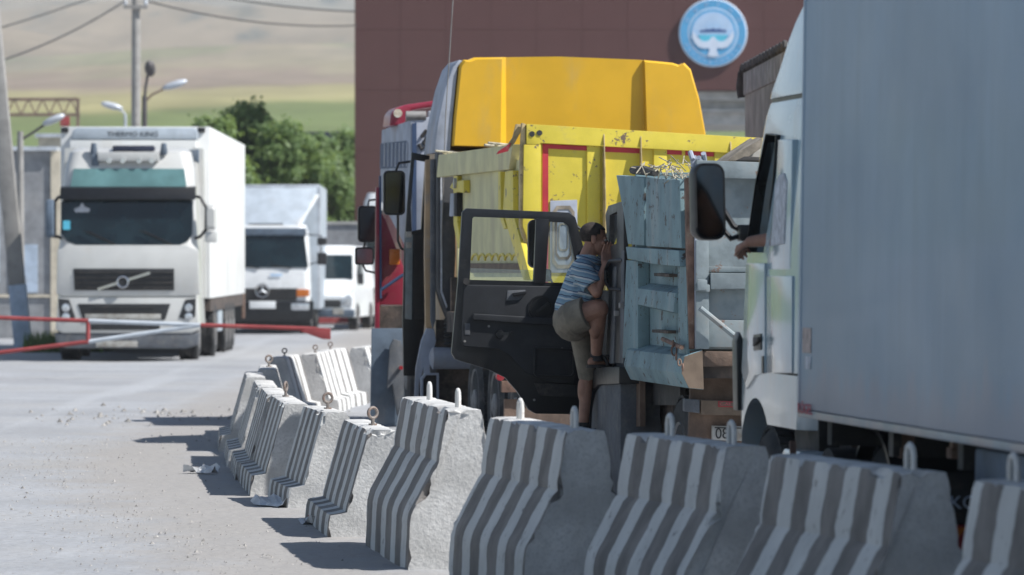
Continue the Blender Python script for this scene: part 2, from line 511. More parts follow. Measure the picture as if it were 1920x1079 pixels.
M['plastic_rag'] = mat("pale_rag", (0.52, 0.50, 0.46), 0.7, var=0.2, vscale=6, bump=0.006, bscale=12)
M['wood'] = mat("split_board", (0.30, 0.255, 0.20), 0.85, var=0.25, vscale=9)
M['litter'] = mat("litter_plastic", (0.62, 0.62, 0.62), 0.45, var=0.15, vscale=8)
M['litter_red'] = mat("litter_red", (0.5, 0.03, 0.05), 0.5)
M['stone'] = mat("loose_stone", (0.33, 0.315, 0.295), 0.9, var=0.3, vscale=8)
M['grass'] = mat("weed_green", (0.10, 0.16, 0.045), 0.8, var=0.3, vscale=3)

def clear_glass():
    m = bpy.data.materials.new("clear_glass")
    m.use_nodes = True
    nt = m.node_tree
    N = nt.nodes
    b = N["Principled BSDF"]
    b.inputs["Base Color"].default_value = (0.5, 0.55, 0.55, 1)
    b.inputs["Roughness"].default_value = 0.08
    tr = N.new("ShaderNodeBsdfTransparent")
    tr.inputs[0].default_value = (0.82, 0.87, 0.86, 1)
    mx = N.new("ShaderNodeMixShader")
    mx.inputs[0].default_value = 0.14
    nt.links.new(tr.outputs[0], mx.inputs[1])
    nt.links.new(b.outputs[0], mx.inputs[2])
    nt.links.new(mx.outputs[0], N["Material Output"].inputs[0])
    return m
M['clear_glass'] = clear_glass()

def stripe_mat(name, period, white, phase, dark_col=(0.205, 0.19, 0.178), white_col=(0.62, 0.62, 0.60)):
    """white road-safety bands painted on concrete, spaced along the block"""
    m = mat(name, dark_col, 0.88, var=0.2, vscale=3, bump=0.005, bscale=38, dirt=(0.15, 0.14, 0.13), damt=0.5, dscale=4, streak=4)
    nt = m.node_tree
    N, Lk = nt.nodes, nt.links
    b = N["Principled BSDF"]
    src = b.inputs["Base Color"].links[0].from_socket
    tc = N.new("ShaderNodeTexCoord")
    sp = N.new("ShaderNodeSeparateXYZ")
    Lk.new(tc.outputs["Object"], sp.inputs[0])
    nz = N.new("ShaderNodeTexNoise"); nz.inputs["Scale"].default_value = 9; nz.inputs["Detail"].default_value = 5
    Lk.new(tc.outputs["Object"], nz.inputs["Vector"])
    def math_(op, a, c):
        q = N.new("ShaderNodeMath"); q.operation = op
        for i, v in enumerate((a, c)):
            if isinstance(v, (int, float)):
                q.inputs[i].default_value = v
            else:
                Lk.new(v, q.inputs[i])
        return q.outputs[0]
    y = math_('ADD', sp.outputs[1], math_('MULTIPLY', math_('SUBTRACT', nz.outputs[0], 0.5), 0.075))
    fr = math_('FRACT', math_('DIVIDE', math_('ADD', y, phase), period), 0)
    tri = math_('ABSOLUTE', math_('SUBTRACT', fr, 0.5), 0)
    mr = N.new("ShaderNodeMapRange"); mr.interpolation_type = 'SMOOTHSTEP'
    mr.inputs["From Min"].default_value = white / 2 + 0.014
    mr.inputs["From Max"].default_value = white / 2 - 0.014
    Lk.new(tri, mr.inputs["Value"])
    n2 = N.new("ShaderNodeTexNoise"); n2.inputs["Scale"].default_value = 14; n2.inputs["Detail"].default_value = 9; n2.inputs["Roughness"].default_value = 0.75
    Lk.new(tc.outputs["Object"], n2.inputs["Vector"])
    w2 = N.new("ShaderNodeMapRange"); w2.interpolation_type = 'SMOOTHSTEP'
    w2.inputs["From Min"].default_value = 0.66; w2.inputs["From Max"].default_value = 0.58
    Lk.new(n2.outputs[0], w2.inputs["Value"])
    fac = math_('MULTIPLY', math_('MULTIPLY', mr.outputs[0], w2.outputs[0]), 0.96)
    mx = N.new("ShaderNodeMix"); mx.data_type = 'RGBA'
    Lk.new(fac, mx.inputs[0]); Lk.new(src, mx.inputs[6])
    n3 = N.new("ShaderNodeTexNoise"); n3.inputs["Scale"].default_value = 3; n3.inputs["Detail"].default_value = 6
    Lk.new(tc.outputs["Object"], n3.inputs["Vector"])
    wm = N.new("ShaderNodeMix"); wm.data_type = 'RGBA'
    Lk.new(n3.outputs[0], wm.inputs[0])
    wm.inputs[6].default_value = (*[c * 0.66 for c in white_col], 1)
    wm.inputs[7].default_value = (*[min(0.85, c * 1.15) for c in white_col], 1)
    Lk.new(wm.outputs[2], mx.inputs[7])
    Lk.new(mx.outputs[2], b.inputs["Base Color"])
    return m

# ------------------------------------------------------------------ ground
def graded(vals):
    out = []
    for a, b, n in vals:
        out += [a + (b - a) * k / n for k in range(n)]
    return out + [vals[-1][1]]

def ground():
    xs = graded([(-260, -30, 12), (-30, -12, 18), (-12, 6, 150), (6, 30, 16), (30, 260, 12)])
    ys = graded([(-30, 14, 12), (14, 66, 330), (66, 110, 60), (110, 300, 30)])
    nx, ny = len(xs), len(ys)
    vs = []
    for y in ys:
        for x in xs:
            p = Vector((x * 0.9, y * 0.35, 0))
            z = 0.012 * mnoise.noise(p) + 0.008 * mnoise.noise(p * 3.1)
            # gravel bank along the foot of the blocks
            k = math.exp(-((x + 0.07 * (y - 26) ** 1.0 + 0.2) / 1.1) ** 2) if 24 < y < 55 else 0
            z += k * 0.02 * (0.6 + mnoise.noise(Vector((x * 4, y * 2.5, 3)))) 
            if y > 120: z = 0
            vs.append((x, y, z))
    fs = [(j * nx + i, j * nx + i + 1, (j + 1) * nx + i + 1, (j + 1) * nx + i) for j in range(ny - 1) for i in range(nx - 1)]
    m = mat("dusty_asphalt", (0.345, 0.352, 0.366), 0.92, var=0.10, vscale=0.35, dirt=(0.335, 0.33, 0.325), damt=0.6, dscale=0.28, bump=0.02, bscale=7, fine=14)
    nt = m.node_tree
    N, Lk = nt.nodes, nt.links
    b = N["Principled BSDF"]
    src = b.inputs["Base Color"].links[0].from_socket
    tc = N.new("ShaderNodeTexCoord")
    mp = N.new("ShaderNodeMapping"); mp.inputs["Scale"].default_value = (1.6, 0.05, 1); mp.inputs["Rotation"].default_value = (0, 0, R(-6))
    Lk.new(tc.outputs["Object"], mp.inputs[0])
    nz = N.new("ShaderNodeTexNoise"); nz.inputs["Scale"].default_value = 1.0; nz.inputs["Detail"].default_value = 7
    Lk.new(mp.outputs[0], nz.inputs["Vector"])
    mr = N.new("ShaderNodeMapRange"); mr.interpolation_type = 'SMOOTHSTEP'
    mr.inputs["From Min"].default_value = 0.5; mr.inputs["From Max"].default_value = 0.72; mr.inputs["To Max"].default_value = 0.55
    Lk.new(nz.outputs[0], mr.inputs["Value"])
    mx = N.new("ShaderNodeMix"); mx.data_type = 'RGBA'
    Lk.new(mr.outputs[0], mx.inputs[0]); Lk.new(src, mx.inputs[6]); mx.inputs[7].default_value = (0.415, 0.425, 0.44, 1)
    # fine grit
    ng = N.new("ShaderNodeTexNoise"); ng.inputs["Scale"].default_value = 11; ng.inputs["Detail"].default_value = 8; ng.inputs["Roughness"].default_value = 0.8
    Lk.new(tc.outputs["Object"], ng.inputs["Vector"])
    m2 = N.new("ShaderNodeMapRange"); m2.inputs["From Min"].default_value = 0.50; m2.inputs["From Max"].default_value = 0.68; m2.inputs["To Max"].default_value = 0.62
    Lk.new(ng.outputs[0], m2.inputs["Value"])
    mx2 = N.new("ShaderNodeMix"); mx2.data_type = 'RGBA'
    Lk.new(m2.outputs[0], mx2.inputs[0]); Lk.new(mx.outputs[2], mx2.inputs[6]); mx2.inputs[7].default_value = (0.235, 0.22, 0.20, 1)
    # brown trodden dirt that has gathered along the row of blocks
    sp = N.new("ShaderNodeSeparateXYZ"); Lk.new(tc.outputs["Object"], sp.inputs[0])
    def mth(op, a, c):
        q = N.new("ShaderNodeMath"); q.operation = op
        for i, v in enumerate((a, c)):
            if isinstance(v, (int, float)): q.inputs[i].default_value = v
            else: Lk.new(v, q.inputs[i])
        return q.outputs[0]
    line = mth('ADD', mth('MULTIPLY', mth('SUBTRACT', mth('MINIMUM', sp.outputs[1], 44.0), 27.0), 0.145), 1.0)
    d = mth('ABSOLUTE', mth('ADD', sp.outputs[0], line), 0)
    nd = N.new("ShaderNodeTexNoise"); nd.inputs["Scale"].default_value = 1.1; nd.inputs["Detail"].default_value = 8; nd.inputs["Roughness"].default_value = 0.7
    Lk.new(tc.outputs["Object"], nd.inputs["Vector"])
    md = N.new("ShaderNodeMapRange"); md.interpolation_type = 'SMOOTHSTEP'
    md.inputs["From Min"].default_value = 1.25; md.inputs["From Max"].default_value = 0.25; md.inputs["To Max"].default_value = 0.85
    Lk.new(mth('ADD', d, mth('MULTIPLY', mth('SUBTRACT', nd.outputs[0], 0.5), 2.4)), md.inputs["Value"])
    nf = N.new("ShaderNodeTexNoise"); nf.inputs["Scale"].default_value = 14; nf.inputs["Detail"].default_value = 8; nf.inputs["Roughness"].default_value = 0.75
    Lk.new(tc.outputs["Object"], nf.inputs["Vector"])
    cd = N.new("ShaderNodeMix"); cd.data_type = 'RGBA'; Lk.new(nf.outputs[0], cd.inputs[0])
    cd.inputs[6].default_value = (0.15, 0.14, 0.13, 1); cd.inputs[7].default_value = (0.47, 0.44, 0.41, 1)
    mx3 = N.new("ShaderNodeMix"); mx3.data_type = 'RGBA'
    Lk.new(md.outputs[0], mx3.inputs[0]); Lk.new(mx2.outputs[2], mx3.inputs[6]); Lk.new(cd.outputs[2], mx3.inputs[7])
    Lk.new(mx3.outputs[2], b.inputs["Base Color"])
    me = bpy.data.meshes.new("ground")
    me.from_pydata(vs, [], fs)
    me.polygons.foreach_set('use_smooth', [True] * len(me.polygons))
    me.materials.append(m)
    o = link("ground", me)
    tag(o, "pale dusty asphalt and trodden gravel of the checkpoint road", None, kind='structure')
ground()

def plain():
    m = mat("far_green_plain", (0.11, 0.155, 0.05), 0.95, var=0.25, vscale=0.01, dirt=(0.26, 0.22, 0.12), damt=0.4, dscale=0.006, spec=0.1)
    o = MB().add([(-2500, -3000, -.02), (2500, -3000, -.02), (2500, -30, -.02), (-2500, -30, -.02)], [(0, 1, 2, 3)]).obj("field", m, smooth=False)
    tag(o, "green farmland plain on the near side of the checkpoint", None, kind='structure')
plain()

def gravel():
    """loose stones at the foot of the blocks and along a broken strip of asphalt"""
    mb = MB()
    r = random.Random(3)
    spots = []
    for k in range(700):
        y = 24 + 34 * r.random() ** 0.9
        cx = -0.16 * (y - 26) - 0.9 if y < 40 else -2.9
        spots.append((cx + r.gauss(-0.5, 0.75), y, 0.004 + 0.016 * r.random() ** 5))
    for k in range(2200):
        y = 24 + 26 * r.random()
        spots.append((-0.16 * (min(y, 44) - 26) - 1.15 + r.gauss(-.35, .42), y, 0.003 + 0.009 * r.random() ** 3))
    for k in range(150):
        spots.append((-4.3 + r.gauss(0, .9), 57 + r.gauss(0, 1.6), 0.008 + 0.042 * r.random() ** 3))
    for k in range(30):
        spots.append((r.uniform(-6, -1), r.uniform(27, 62), 0.008 + 0.012 * r.random()))
    for (x, y, s) in spots:
        vs = []
        a0 = r.random() * 6
        for k in range(5):
            a = a0 + k * 1.257
            q = s * r.uniform(0.75, 1.3)
            vs.append((x + q * math.cos(a), y + q * math.sin(a), 0.012))
        vs.append((x + s * r.uniform(-.3, .3), y + s * r.uniform(-.3, .3), 0.012 + s * r.uniform(0.7, 1.2)))
        mb.add(vs, [(k, (k + 1) % 5, 5) for k in range(5)])
    o = mb.obj("gravel", M['stone'], smooth=False)
    tag(o, "loose grey stones strewn on the road beside the concrete blocks", None, kind='stuff')
gravel()

# ------------------------------------------------------------------ hills
def hills():
    prof = [(180, None, -0.4), (250, 470, 0), (500, 330, 0), (800, 258, 0), (1150, 205, 0), (1500, 168, 0), (2000, 128, 0), (2600, 70, 0), (3400, -10, 0), (4300, -130, 0), (5000, -170, 0)]
    Ys = [p[0] for p in prof]
    Zs = [p[2] if p[1] is None else EYE + (HY - p[1]) * p[0] / F for p in prof]
    ys = [180 * (5000 / 180) ** (k / 170) for k in range(171)]
    xs = [-1300 + 2600 * k / 130 for k in range(131)]
    vs = []
    for y in ys:
        z0 = np.interp(y, Ys, Zs)
        for x in xs:
            p = Vector((x / 420, y / 800, 0.3))
            amp = max(0, (y - 500)) / 4500
            z = z0 + amp * (75 * mnoise.noise(p) + 42 * mnoise.noise(p * 2.7) + 15 * mnoise.noise(p * 7)) * (0.25 + 0.75 * min(1, max(0, (y - 900) / 2500)))
            vs.append((x, y, z))
    nx = len(xs)
    fs = [(j * nx + i, j * nx + i + 1, (j + 1) * nx + i + 1, (j + 1) * nx + i) for j in range(len(ys) - 1) for i in range(nx - 1)]
    me = bpy.data.meshes.new("hills")
    me.from_pydata(vs, [], fs)
    me.polygons.foreach_set('use_smooth', [True] * len(me.polygons))
    m = bpy.data.materials.new("farm_fields")
    m.use_nodes = True
    nt = m.node_tree; N, Lk = nt.nodes, nt.links
    b = N["Principled BSDF"]; b.inputs["Roughness"].default_value = 0.95; b.inputs["Specular IOR Level"].default_value = 0.1
    tc = N.new("ShaderNodeTexCoord")
    sp = N.new("ShaderNodeSeparateXYZ"); Lk.new(tc.outputs["Object"], sp.inputs[0])
    mp = N.new("ShaderNodeMapping"); mp.inputs["Scale"].default_value = (0.011, 0.0022, 0.004); Lk.new(tc.outputs["Object"], mp.inputs[0])
    nz = N.new("ShaderNodeTexNoise"); nz.inputs["Scale"].default_value = 1.0; nz.inputs["Detail"].default_value = 4; Lk.new(mp.outputs[0], nz.inputs["Vector"])
    q = N.new("ShaderNodeMath"); q.operation = 'MULTIPLY_ADD'; Lk.new(nz.outputs[0], q.inputs[0]); q.inputs[1].default_value = 1000; Lk.new(sp.outputs[1], q.inputs[2])
    mr = N.new("ShaderNodeMapRange"); mr.inputs["From Min"].default_value = 1050; mr.inputs["From Max"].default_value = 4900; Lk.new(q.outputs[0], mr.inputs["Value"])
    cr = N.new("ShaderNodeValToRGB")
    stops = [(0.0, (0.15, 0.20, 0.07)), (0.13, (0.18, 0.225, 0.08)), (0.16, (0.36, 0.34, 0.17)), (0.225, (0.38, 0.345, 0.19)), (0.25, (0.27, 0.215, 0.18)), (0.31, (0.28, 0.22, 0.185)),
             (0.335, (0.30, 0.265, 0.19)), (0.40, (0.31, 0.262, 0.205)), (0.43, (0.26, 0.265, 0.165)), (0.47, (0.27, 0.225, 0.18)), (0.55, (0.29, 0.24, 0.19)), (0.66, (0.26, 0.225, 0.19)), (0.8, (0.22, 0.21, 0.19)), (1.0, (0.2, 0.2, 0.18))]
    el = cr.color_ramp.elements
    el[0].position, el[0].color = stops[0][0], (*stops[0][1], 1)
    el[1].position, el[1].color = stops[-1][0], (*stops[-1][1], 1)
    stops = [(p_, (c_[0] * .83, c_[1] * .79, c_[2] * .72)) for p_, c_ in stops]
    for pos, c in stops[1:-1]:
        e = el.new(pos); e.color = (*c, 1)
    Lk.new(mr.outputs[0], cr.inputs[0])
    # scrub in the gullies, higher up
    mp2 = N.new("ShaderNodeMapping"); mp2.inputs["Scale"].default_value = (0.012, 0.0022, 0.012); Lk.new(tc.outputs["Object"], mp2.inputs[0])
    n2 = N.new("ShaderNodeTexNoise"); n2.inputs["Scale"].default_value = 1.0; n2.inputs["Detail"].default_value = 6; n2.inputs["Roughness"].default_value = 0.6; Lk.new(mp2.outputs[0], n2.inputs["Vector"])
    s2 = N.new("ShaderNodeMapRange"); s2.interpolation_type = 'SMOOTHSTEP'; s2.inputs["From Min"].default_value = 0.50; s2.inputs["From Max"].default_value = 0.60; Lk.new(n2.outputs[0], s2.inputs["Value"])
    s3 = N.new("ShaderNodeMapRange"); s3.interpolation_type = 'SMOOTHSTEP'; s3.inputs["From Min"].default_value = 1900; s3.inputs["From Max"].default_value = 2900; Lk.new(sp.outputs[1], s3.inputs["Value"])
    mu = N.new("ShaderNodeMath"); mu.operation = 'MULTIPLY'; Lk.new(s2.outputs[0], mu.inputs[0]); Lk.new(s3.outputs[0], mu.inputs[1])
    mx = N.new("ShaderNodeMix"); mx.data_type = 'RGBA'; Lk.new(mu.outputs[0], mx.inputs[0]); Lk.new(cr.outputs[0], mx.inputs[6]); mx.inputs[7].default_value = (0.06, 0.08, 0.085, 1)
    mp3 = N.new("ShaderNodeMapping"); mp3.inputs["Scale"].default_value = (0.03, 0.007, 0.03); Lk.new(tc.outputs["Object"], mp3.inputs[0])
    n3 = N.new("ShaderNodeTexNoise"); n3.inputs["Scale"].default_value = 1.0; n3.inputs["Detail"].default_value = 8; n3.inputs["Roughness"].default_value = 0.65; Lk.new(mp3.outputs[0], n3.inputs["Vector"])
    m3 = N.new("ShaderNodeMapRange"); m3.inputs["From Min"].default_value = 0.3; m3.inputs["From Max"].default_value = 0.7; m3.inputs["To Min"].default_value = 0.66; m3.inputs["To Max"].default_value = 1.15; Lk.new(n3.outputs[0], m3.inputs["Value"])
    ml = N.new("ShaderNodeVectorMath"); ml.operation = 'SCALE'; Lk.new(mx.outputs[2], ml.inputs[0]); Lk.new(m3.outputs[0], ml.inputs["Scale"])
    Lk.new(ml.outputs[0], b.inputs["Base Color"])
    me.materials.append(m)
    tag(link("hills", me), "hazy farmland hills rising beyond the checkpoint", None, kind='structure')
hills()

def haze():
    mb = MB().box(-2600, 2600, -3100, 5200, -3, 420)
    m = bpy.data.materials.new("haze_air")
    m.use_nodes = True
    nt = m.node_tree
    for n in list(nt.nodes):
        if n.type == 'BSDF_PRINCIPLED':
            nt.nodes.remove(n)
    v = nt.nodes.new("ShaderNodeVolumePrincipled")
    v.inputs["Color"].default_value = (0.93, 0.95, 0.98, 1)
    v.inputs["Density"].default_value = 0.00014
    v.inputs["Anisotropy"].default_value = 0.0
    nt.links.new(v.outputs[0], [n for n in nt.nodes if n.type == 'OUTPUT_MATERIAL'][0].inputs["Volume"])
    o = mb.obj("haze", m, smooth=False)
    tag(o, "thin pale haze over the valley", None, kind='stuff')
haze()

# ------------------------------------------------------------------ concrete blocks
def block_mesh(name, half, length, stripe, seed, notch=False):
    """half: right half of the section from the top centre down (x, z); the block runs from y=0 (near end) to y=length"""
    r = random.Random(seed)
    prof = []
    full = [(-x, z) for x, z in half[::-1]] + [(x, z) for x, z in half]
    corner = []
    for i in range(len(full)):
        a, b = full[i], full[(i + 1) % len(full)]
        L = math.hypot(b[0] - a[0], b[1] - a[1])
        n = max(1, int(L / 0.035))
        bottom = a[1] < 0.001 and b[1] < 0.001
        if bottom: n = 1
        for k in range(n):
            prof.append((a[0] + (b[0] - a[0]) * k / n, a[1] + (b[1] - a[1]) * k / n))
            corner.append(k == 0)
    ny = int(length / 0.03)
    ys = [0.0, 0.006, 0.014] + [length * k / ny for k in range(1, ny)] + [length - 0.014, length - 0.006, length]
    off = Vector((r.random() * 50, r.random() * 50, r.random() * 50))
    vs, fs, mi = [], [], []
    n = len(prof)
    for y in ys:
        e = min(y, length - y)
        for (x, z), c in zip(prof, corner):
            p = Vector((x, y, z))
            d = 0.004 * mnoise.noise(p * 9 + off) + 0.002 * mnoise.noise(p * 28 + off)
            edge = 1.0 if c else 0.0
            if e < 0.02: edge = max(edge, 1.0)
            ch = max(0, mnoise.noise(p * 5 + off) + 0.55 * mnoise.noise(p * 16 + off) - 0.14) * 0.075 * edge
            if c and e >= 0.02 and z < half[0][1] - 0.02: ch *= 0.18
            if c and z > 0.1: ch += 0.006
            cz = 0.45
            dirv = Vector((-x, 0, (cz - z) * 0.5))
            if dirv.length > 0: dirv.normalize()
            q = p + dirv * (ch - d * 0.8)
            if e < 0.02:
                q.y += (ch * 0.8 + (0.006 if c else 0) + d) * (1 if y < length / 2 else -1)
            if z < 0.001: q.z = -0.03
            vs.append(q)
    for j in range(len(ys) - 1):
        for k in range(n):
            k2 = (k + 1) % n
            fs.append((j * n + k, j * n + k2, (j + 1) * n + k2, (j + 1) * n + k))
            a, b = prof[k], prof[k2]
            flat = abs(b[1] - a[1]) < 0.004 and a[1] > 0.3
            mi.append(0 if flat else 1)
    fs.append(tuple(range(n - 1, -1, -1))); mi.append(0)
    fs.append(tuple((len(ys) - 1) * n + k for k in range(n))); mi.append(0)
    me = bpy.data.meshes.new(name)
    me.from_pydata(vs, [], fs)
    me.polygons.foreach_set('material_index', mi)
    bm = bmesh.new(); bm.from_mesh(me); bmesh.ops.recalc_face_normals(bm, faces=bm.faces); bm.to_mesh(me); bm.free()
    me.polygons.foreach_set('use_smooth', [True] * len(me.polygons))
    me.set_sharp_from_angle(angle=R(34))
    me.materials.append(M['concrete'])
    me.materials.append(stripe)
    return me

TALL = [(0.10, 0.97), (0.155, 0.66), (0.325, 0.34), (0.34, 0.0)]
LOW = [(0.09, 0.725), (0.245, 0.175), (0.355, 0.155), (0.37, 0.0)]
stA = [stripe_mat("road_bands_wide_%d" % k, 0.53, 0.46, ph) for k, ph in enumerate((0.10, 0.0, 0.22))]
stB = [stripe_mat("road_bands_narrow_%d" % k, 0.50, 0.46, ph) for k, ph in enumerate((0.0, 0.17))]
stC = [stripe_mat("road_bands_far", 0.74, 0.66, 0.1, white_col=(0.72, 0.72, 0.70))]
tallV = [block_mesh("concrete_block", TALL, 2.3, stA[k % 3], 11 + k) for k in range(3)]
lowV = [block_mesh("concrete_block", LOW, 2.2, stB[k % 2], 31 + k) for k in range(3)]
farV = [block_mesh("concrete_block", LOW, 2.2, stC[0], 51 + k) for k in range(2)]
loop_me = MB().tube([(0, -0.045, -0.04), (0, -0.045, 0.07), (0, -0.032, 0.102), (0, 0, 0.115), (0, 0.032, 0.102), (0, 0.045, 0.07), (0, 0.045, -0.04)], 0.0135, 8).mesh("lifting_loop", M['loop_paint'])
ring_pts = [(0.0 + 0.036 * math.cos(a), 0, 0.085 + 0.036 * math.sin(a)) for a in [2 * math.pi * k / 16 for k in range(16)]]
ring_mb = MB().tube(ring_pts, 0.0115, 8, closed=True)
ring_mb.cyl((0, 0, -0.03), (0, 0, 0.05), 0.013, n=8)
ring_mb.cyl((0, 0, -0.004), (0, 0, 0.012), 0.03, n=10)
ring_me = ring_mb.mesh("eye_bolt", M['bolt'])

GRP = "striped concrete blocks dividing the lanes"
def block(me, near, far, top_half, label, loops=(), rings=(), base_len=2.3, group=GRP, top=0.97, roll=0.0):
    """near and far are the upper edge points of the striped side"""
    dx, dy = far[0] - near[0], far[1] - near[1]
    L = math.hypot(dx, dy)
    a = math.atan2(-dx, dy)
    o = link("concrete_block", me)
    o.location = (near[0] + top_half * math.cos(a), near[1] + top_half * math.sin(a), 0)
    o.rotation_euler = (0, roll, a)
    o.scale = (1, L / base_len, 1)
    tag(o, label, "concrete barrier", group)
    for f in loops:
        c = link("lifting_loop", loop_me, o, (0.0, base_len * f, top))
        c.scale = (1, base_len / L, 1)
    for f, tw in rings:
        c = link("eye_bolt", ring_me, o, (0.01, base_len * f, top), tw)
    return o

def edge(px, py, h):
    """point on an upper edge of height h"""
    Y = (EYE - h) * F / (py - HY)
    return ((px - 960) * Y / F, Y)

HA, HB = 0.97, 0.725
block(tallV[0], (2.30, 17.4), edge(1826, 899, HA), 0.1, "block at the picture's lower corner cut by its edge, wire loop standing on top", (0.9,), (), top=HA - .01)
block(tallV[1], edge(1691, 885, HA), edge(1444, 852, HA), 0.1, "tall striped block under the white trailer wall, one chipped loop near its end", (0.1,), (), top=HA - .01)
block(tallV[2], edge(1362, 837, HA), edge(1174, 812, HA), 0.1, "tall striped block in front of the muddy bumper with the number plate", (0.74, 0.14,), (), top=HA - .01)
block(tallV[0], edge(1064, 807, HA), edge(918, 782, HA), 0.1, "tall striped block in full shade below the open black door", (0.82, 0.14), (), top=HA - .01)
block(tallV[1], edge(840, 768, HA), edge(753, 744, HA), 0.1, "tall striped block with a brightly sunlit end face and two white loops", (0.72, 0.13), (), top=HA - .01)
block(lowV[0], edge(693, 807, HB), edge(644, 786, HB), 0.09, "low striped block with an eye bolt, red litter at its foot", (), ((0.42, 0.5),), 2.2, top=HB)
block(lowV[1], edge(608, 773, HB), edge(569, 761, HB), 0.09, "low striped block with sandy end face and a crumpled sheet at its foot", (), ((0.45, 0.3),), 2.2, top=HB)
block(lowV[2], edge(535, 758, HB), edge(508, 741, HB), 0.09, "low striped block with a cracked rough end, third of the low row", (), ((0.8, 1.2),), 2.2, top=HB)
block(lowV[0], edge(503, 741, HB), edge(490, 727, HB), 0.09, "low block with pale lit top ridge, between the cracked block and the flat grey one", (), (), 2.2, top=HB)
block(lowV[1], edge(484, 726, HB), edge(476, 713, HB), 0.09, "low block with a shaded flat top, fifth of the low row", (), (), 2.2, top=HB)
block(lowV[2], edge(463, 708, HB), edge(459, 697, HB), 0.09, "dark shaded block at the bulge of the bend in the row", (), (), 2.2, top=HB)
block(farV[0], edge(486, 693, HB), edge(487, 684, HB), 0.09, "blue shaded block with an eye bolt where the row bends", (), ((0.5, 0.4),), 2.2, top=HB)
far_labels = ["first sunlit white striped block past the bend, eye bolt on top", "second sunlit white striped block past the bend of the row",
              "third sunlit white striped block past the bend, many narrow bands", "fourth sunlit white striped block past the bend of the row", "sunlit white striped block at the far end of the row beside the mudflap"]
pts = [(-2.74, 56.0), (-2.62, 58.3), (-2.44, 60.5), (-2.2, 62.6), (-1.9, 64.7), (-1.58, 66.7)]
for k in range(5):
    a, b = pts[k], pts[k + 1]
    d = (b[0] - a[0], b[1] - a[1])
    w = (-.10, .05, -.06, .08, -.02)[k]
    o = block(farV[k % 2], (a[0] + d[0] * .06 + w, a[1] + d[1] * .06), (a[0] + d[0] * .85 + w - (.0, .05, .02, .06, .02)[k], a[1] + d[1] * .85), 0.09, far_labels[k], (), ((0.4, 0.3),) if k < 3 else (), 2.2, top=HB)
    for c in o.children:
        c.scale = (.75, c.scale[1] * .75, .75)

# litter at the feet of the blocks
def sheet(name, loc, size, rz, m, label, cat, seed, lift):
    r = random.Random(seed)
    mb = MB()
    n = 7
    top, bot = [], []
    for j in range(n):
        for i in range(n):
            u, v = i / (n - 1) - 0.5, j / (n - 1) - 0.5
            z = lift * (0.25 + mnoise.noise(Vector((u * 3 + seed, v * 3, 1))) + 0.5 * mnoise.noise(Vector((u * 7, v * 7 + seed, 2))))
            top.append((u * size[0] * (1 + .2 * r.random()), v * size[1] * (1 + .2 * r.random()), max(0.004, z)))
    N = len(top)
    vs = top + [(x, y, z - 0.003) for x, y, z in top]
    fs = []
    for j in range(n - 1):
        for i in range(n - 1):
            a = j * n + i
            fs.append((a, a + 1, a + n + 1, a + n)); fs.append((N + a, N + a + n, N + a + n + 1, N + a + 1))
    mb.add(vs, fs)
    o = mb.obj(name, m, smooth=False)
    o.location = loc; o.rotation_euler = (0, 0, rz)
    return tag(o, label, cat)
def gp(px, py):
    Y = EYE * F / (py - HY)
    return ((px - 960) * Y / F, Y, 0.015)
sheet("plastic_sheet", gp(524, 952), (0.2, 0.5), 0.5, M['litter'], "crumpled pale plastic sheet leaning at the foot of a low block", "litter", 2, 0.09)
sheet("paper_scrap", gp(378, 890), (0.12, 0.3), 0.9, M['litter'], "flat pale paper scrap lying in the shadow on the gravel", "litter", 5, 0.08)
sheet("wrapper", gp(592, 988), (0.16, 0.35), 0.3, M['litter'], "small white wrapper beside the red one at a block's foot", "litter", 8, 0.08)
sheet("wrapper", gp(600, 984), (0.06, 0.2), 0.6, M['litter_red'], "small red wrapper at the foot of the nearest low block", "litter", 9, 0.10)

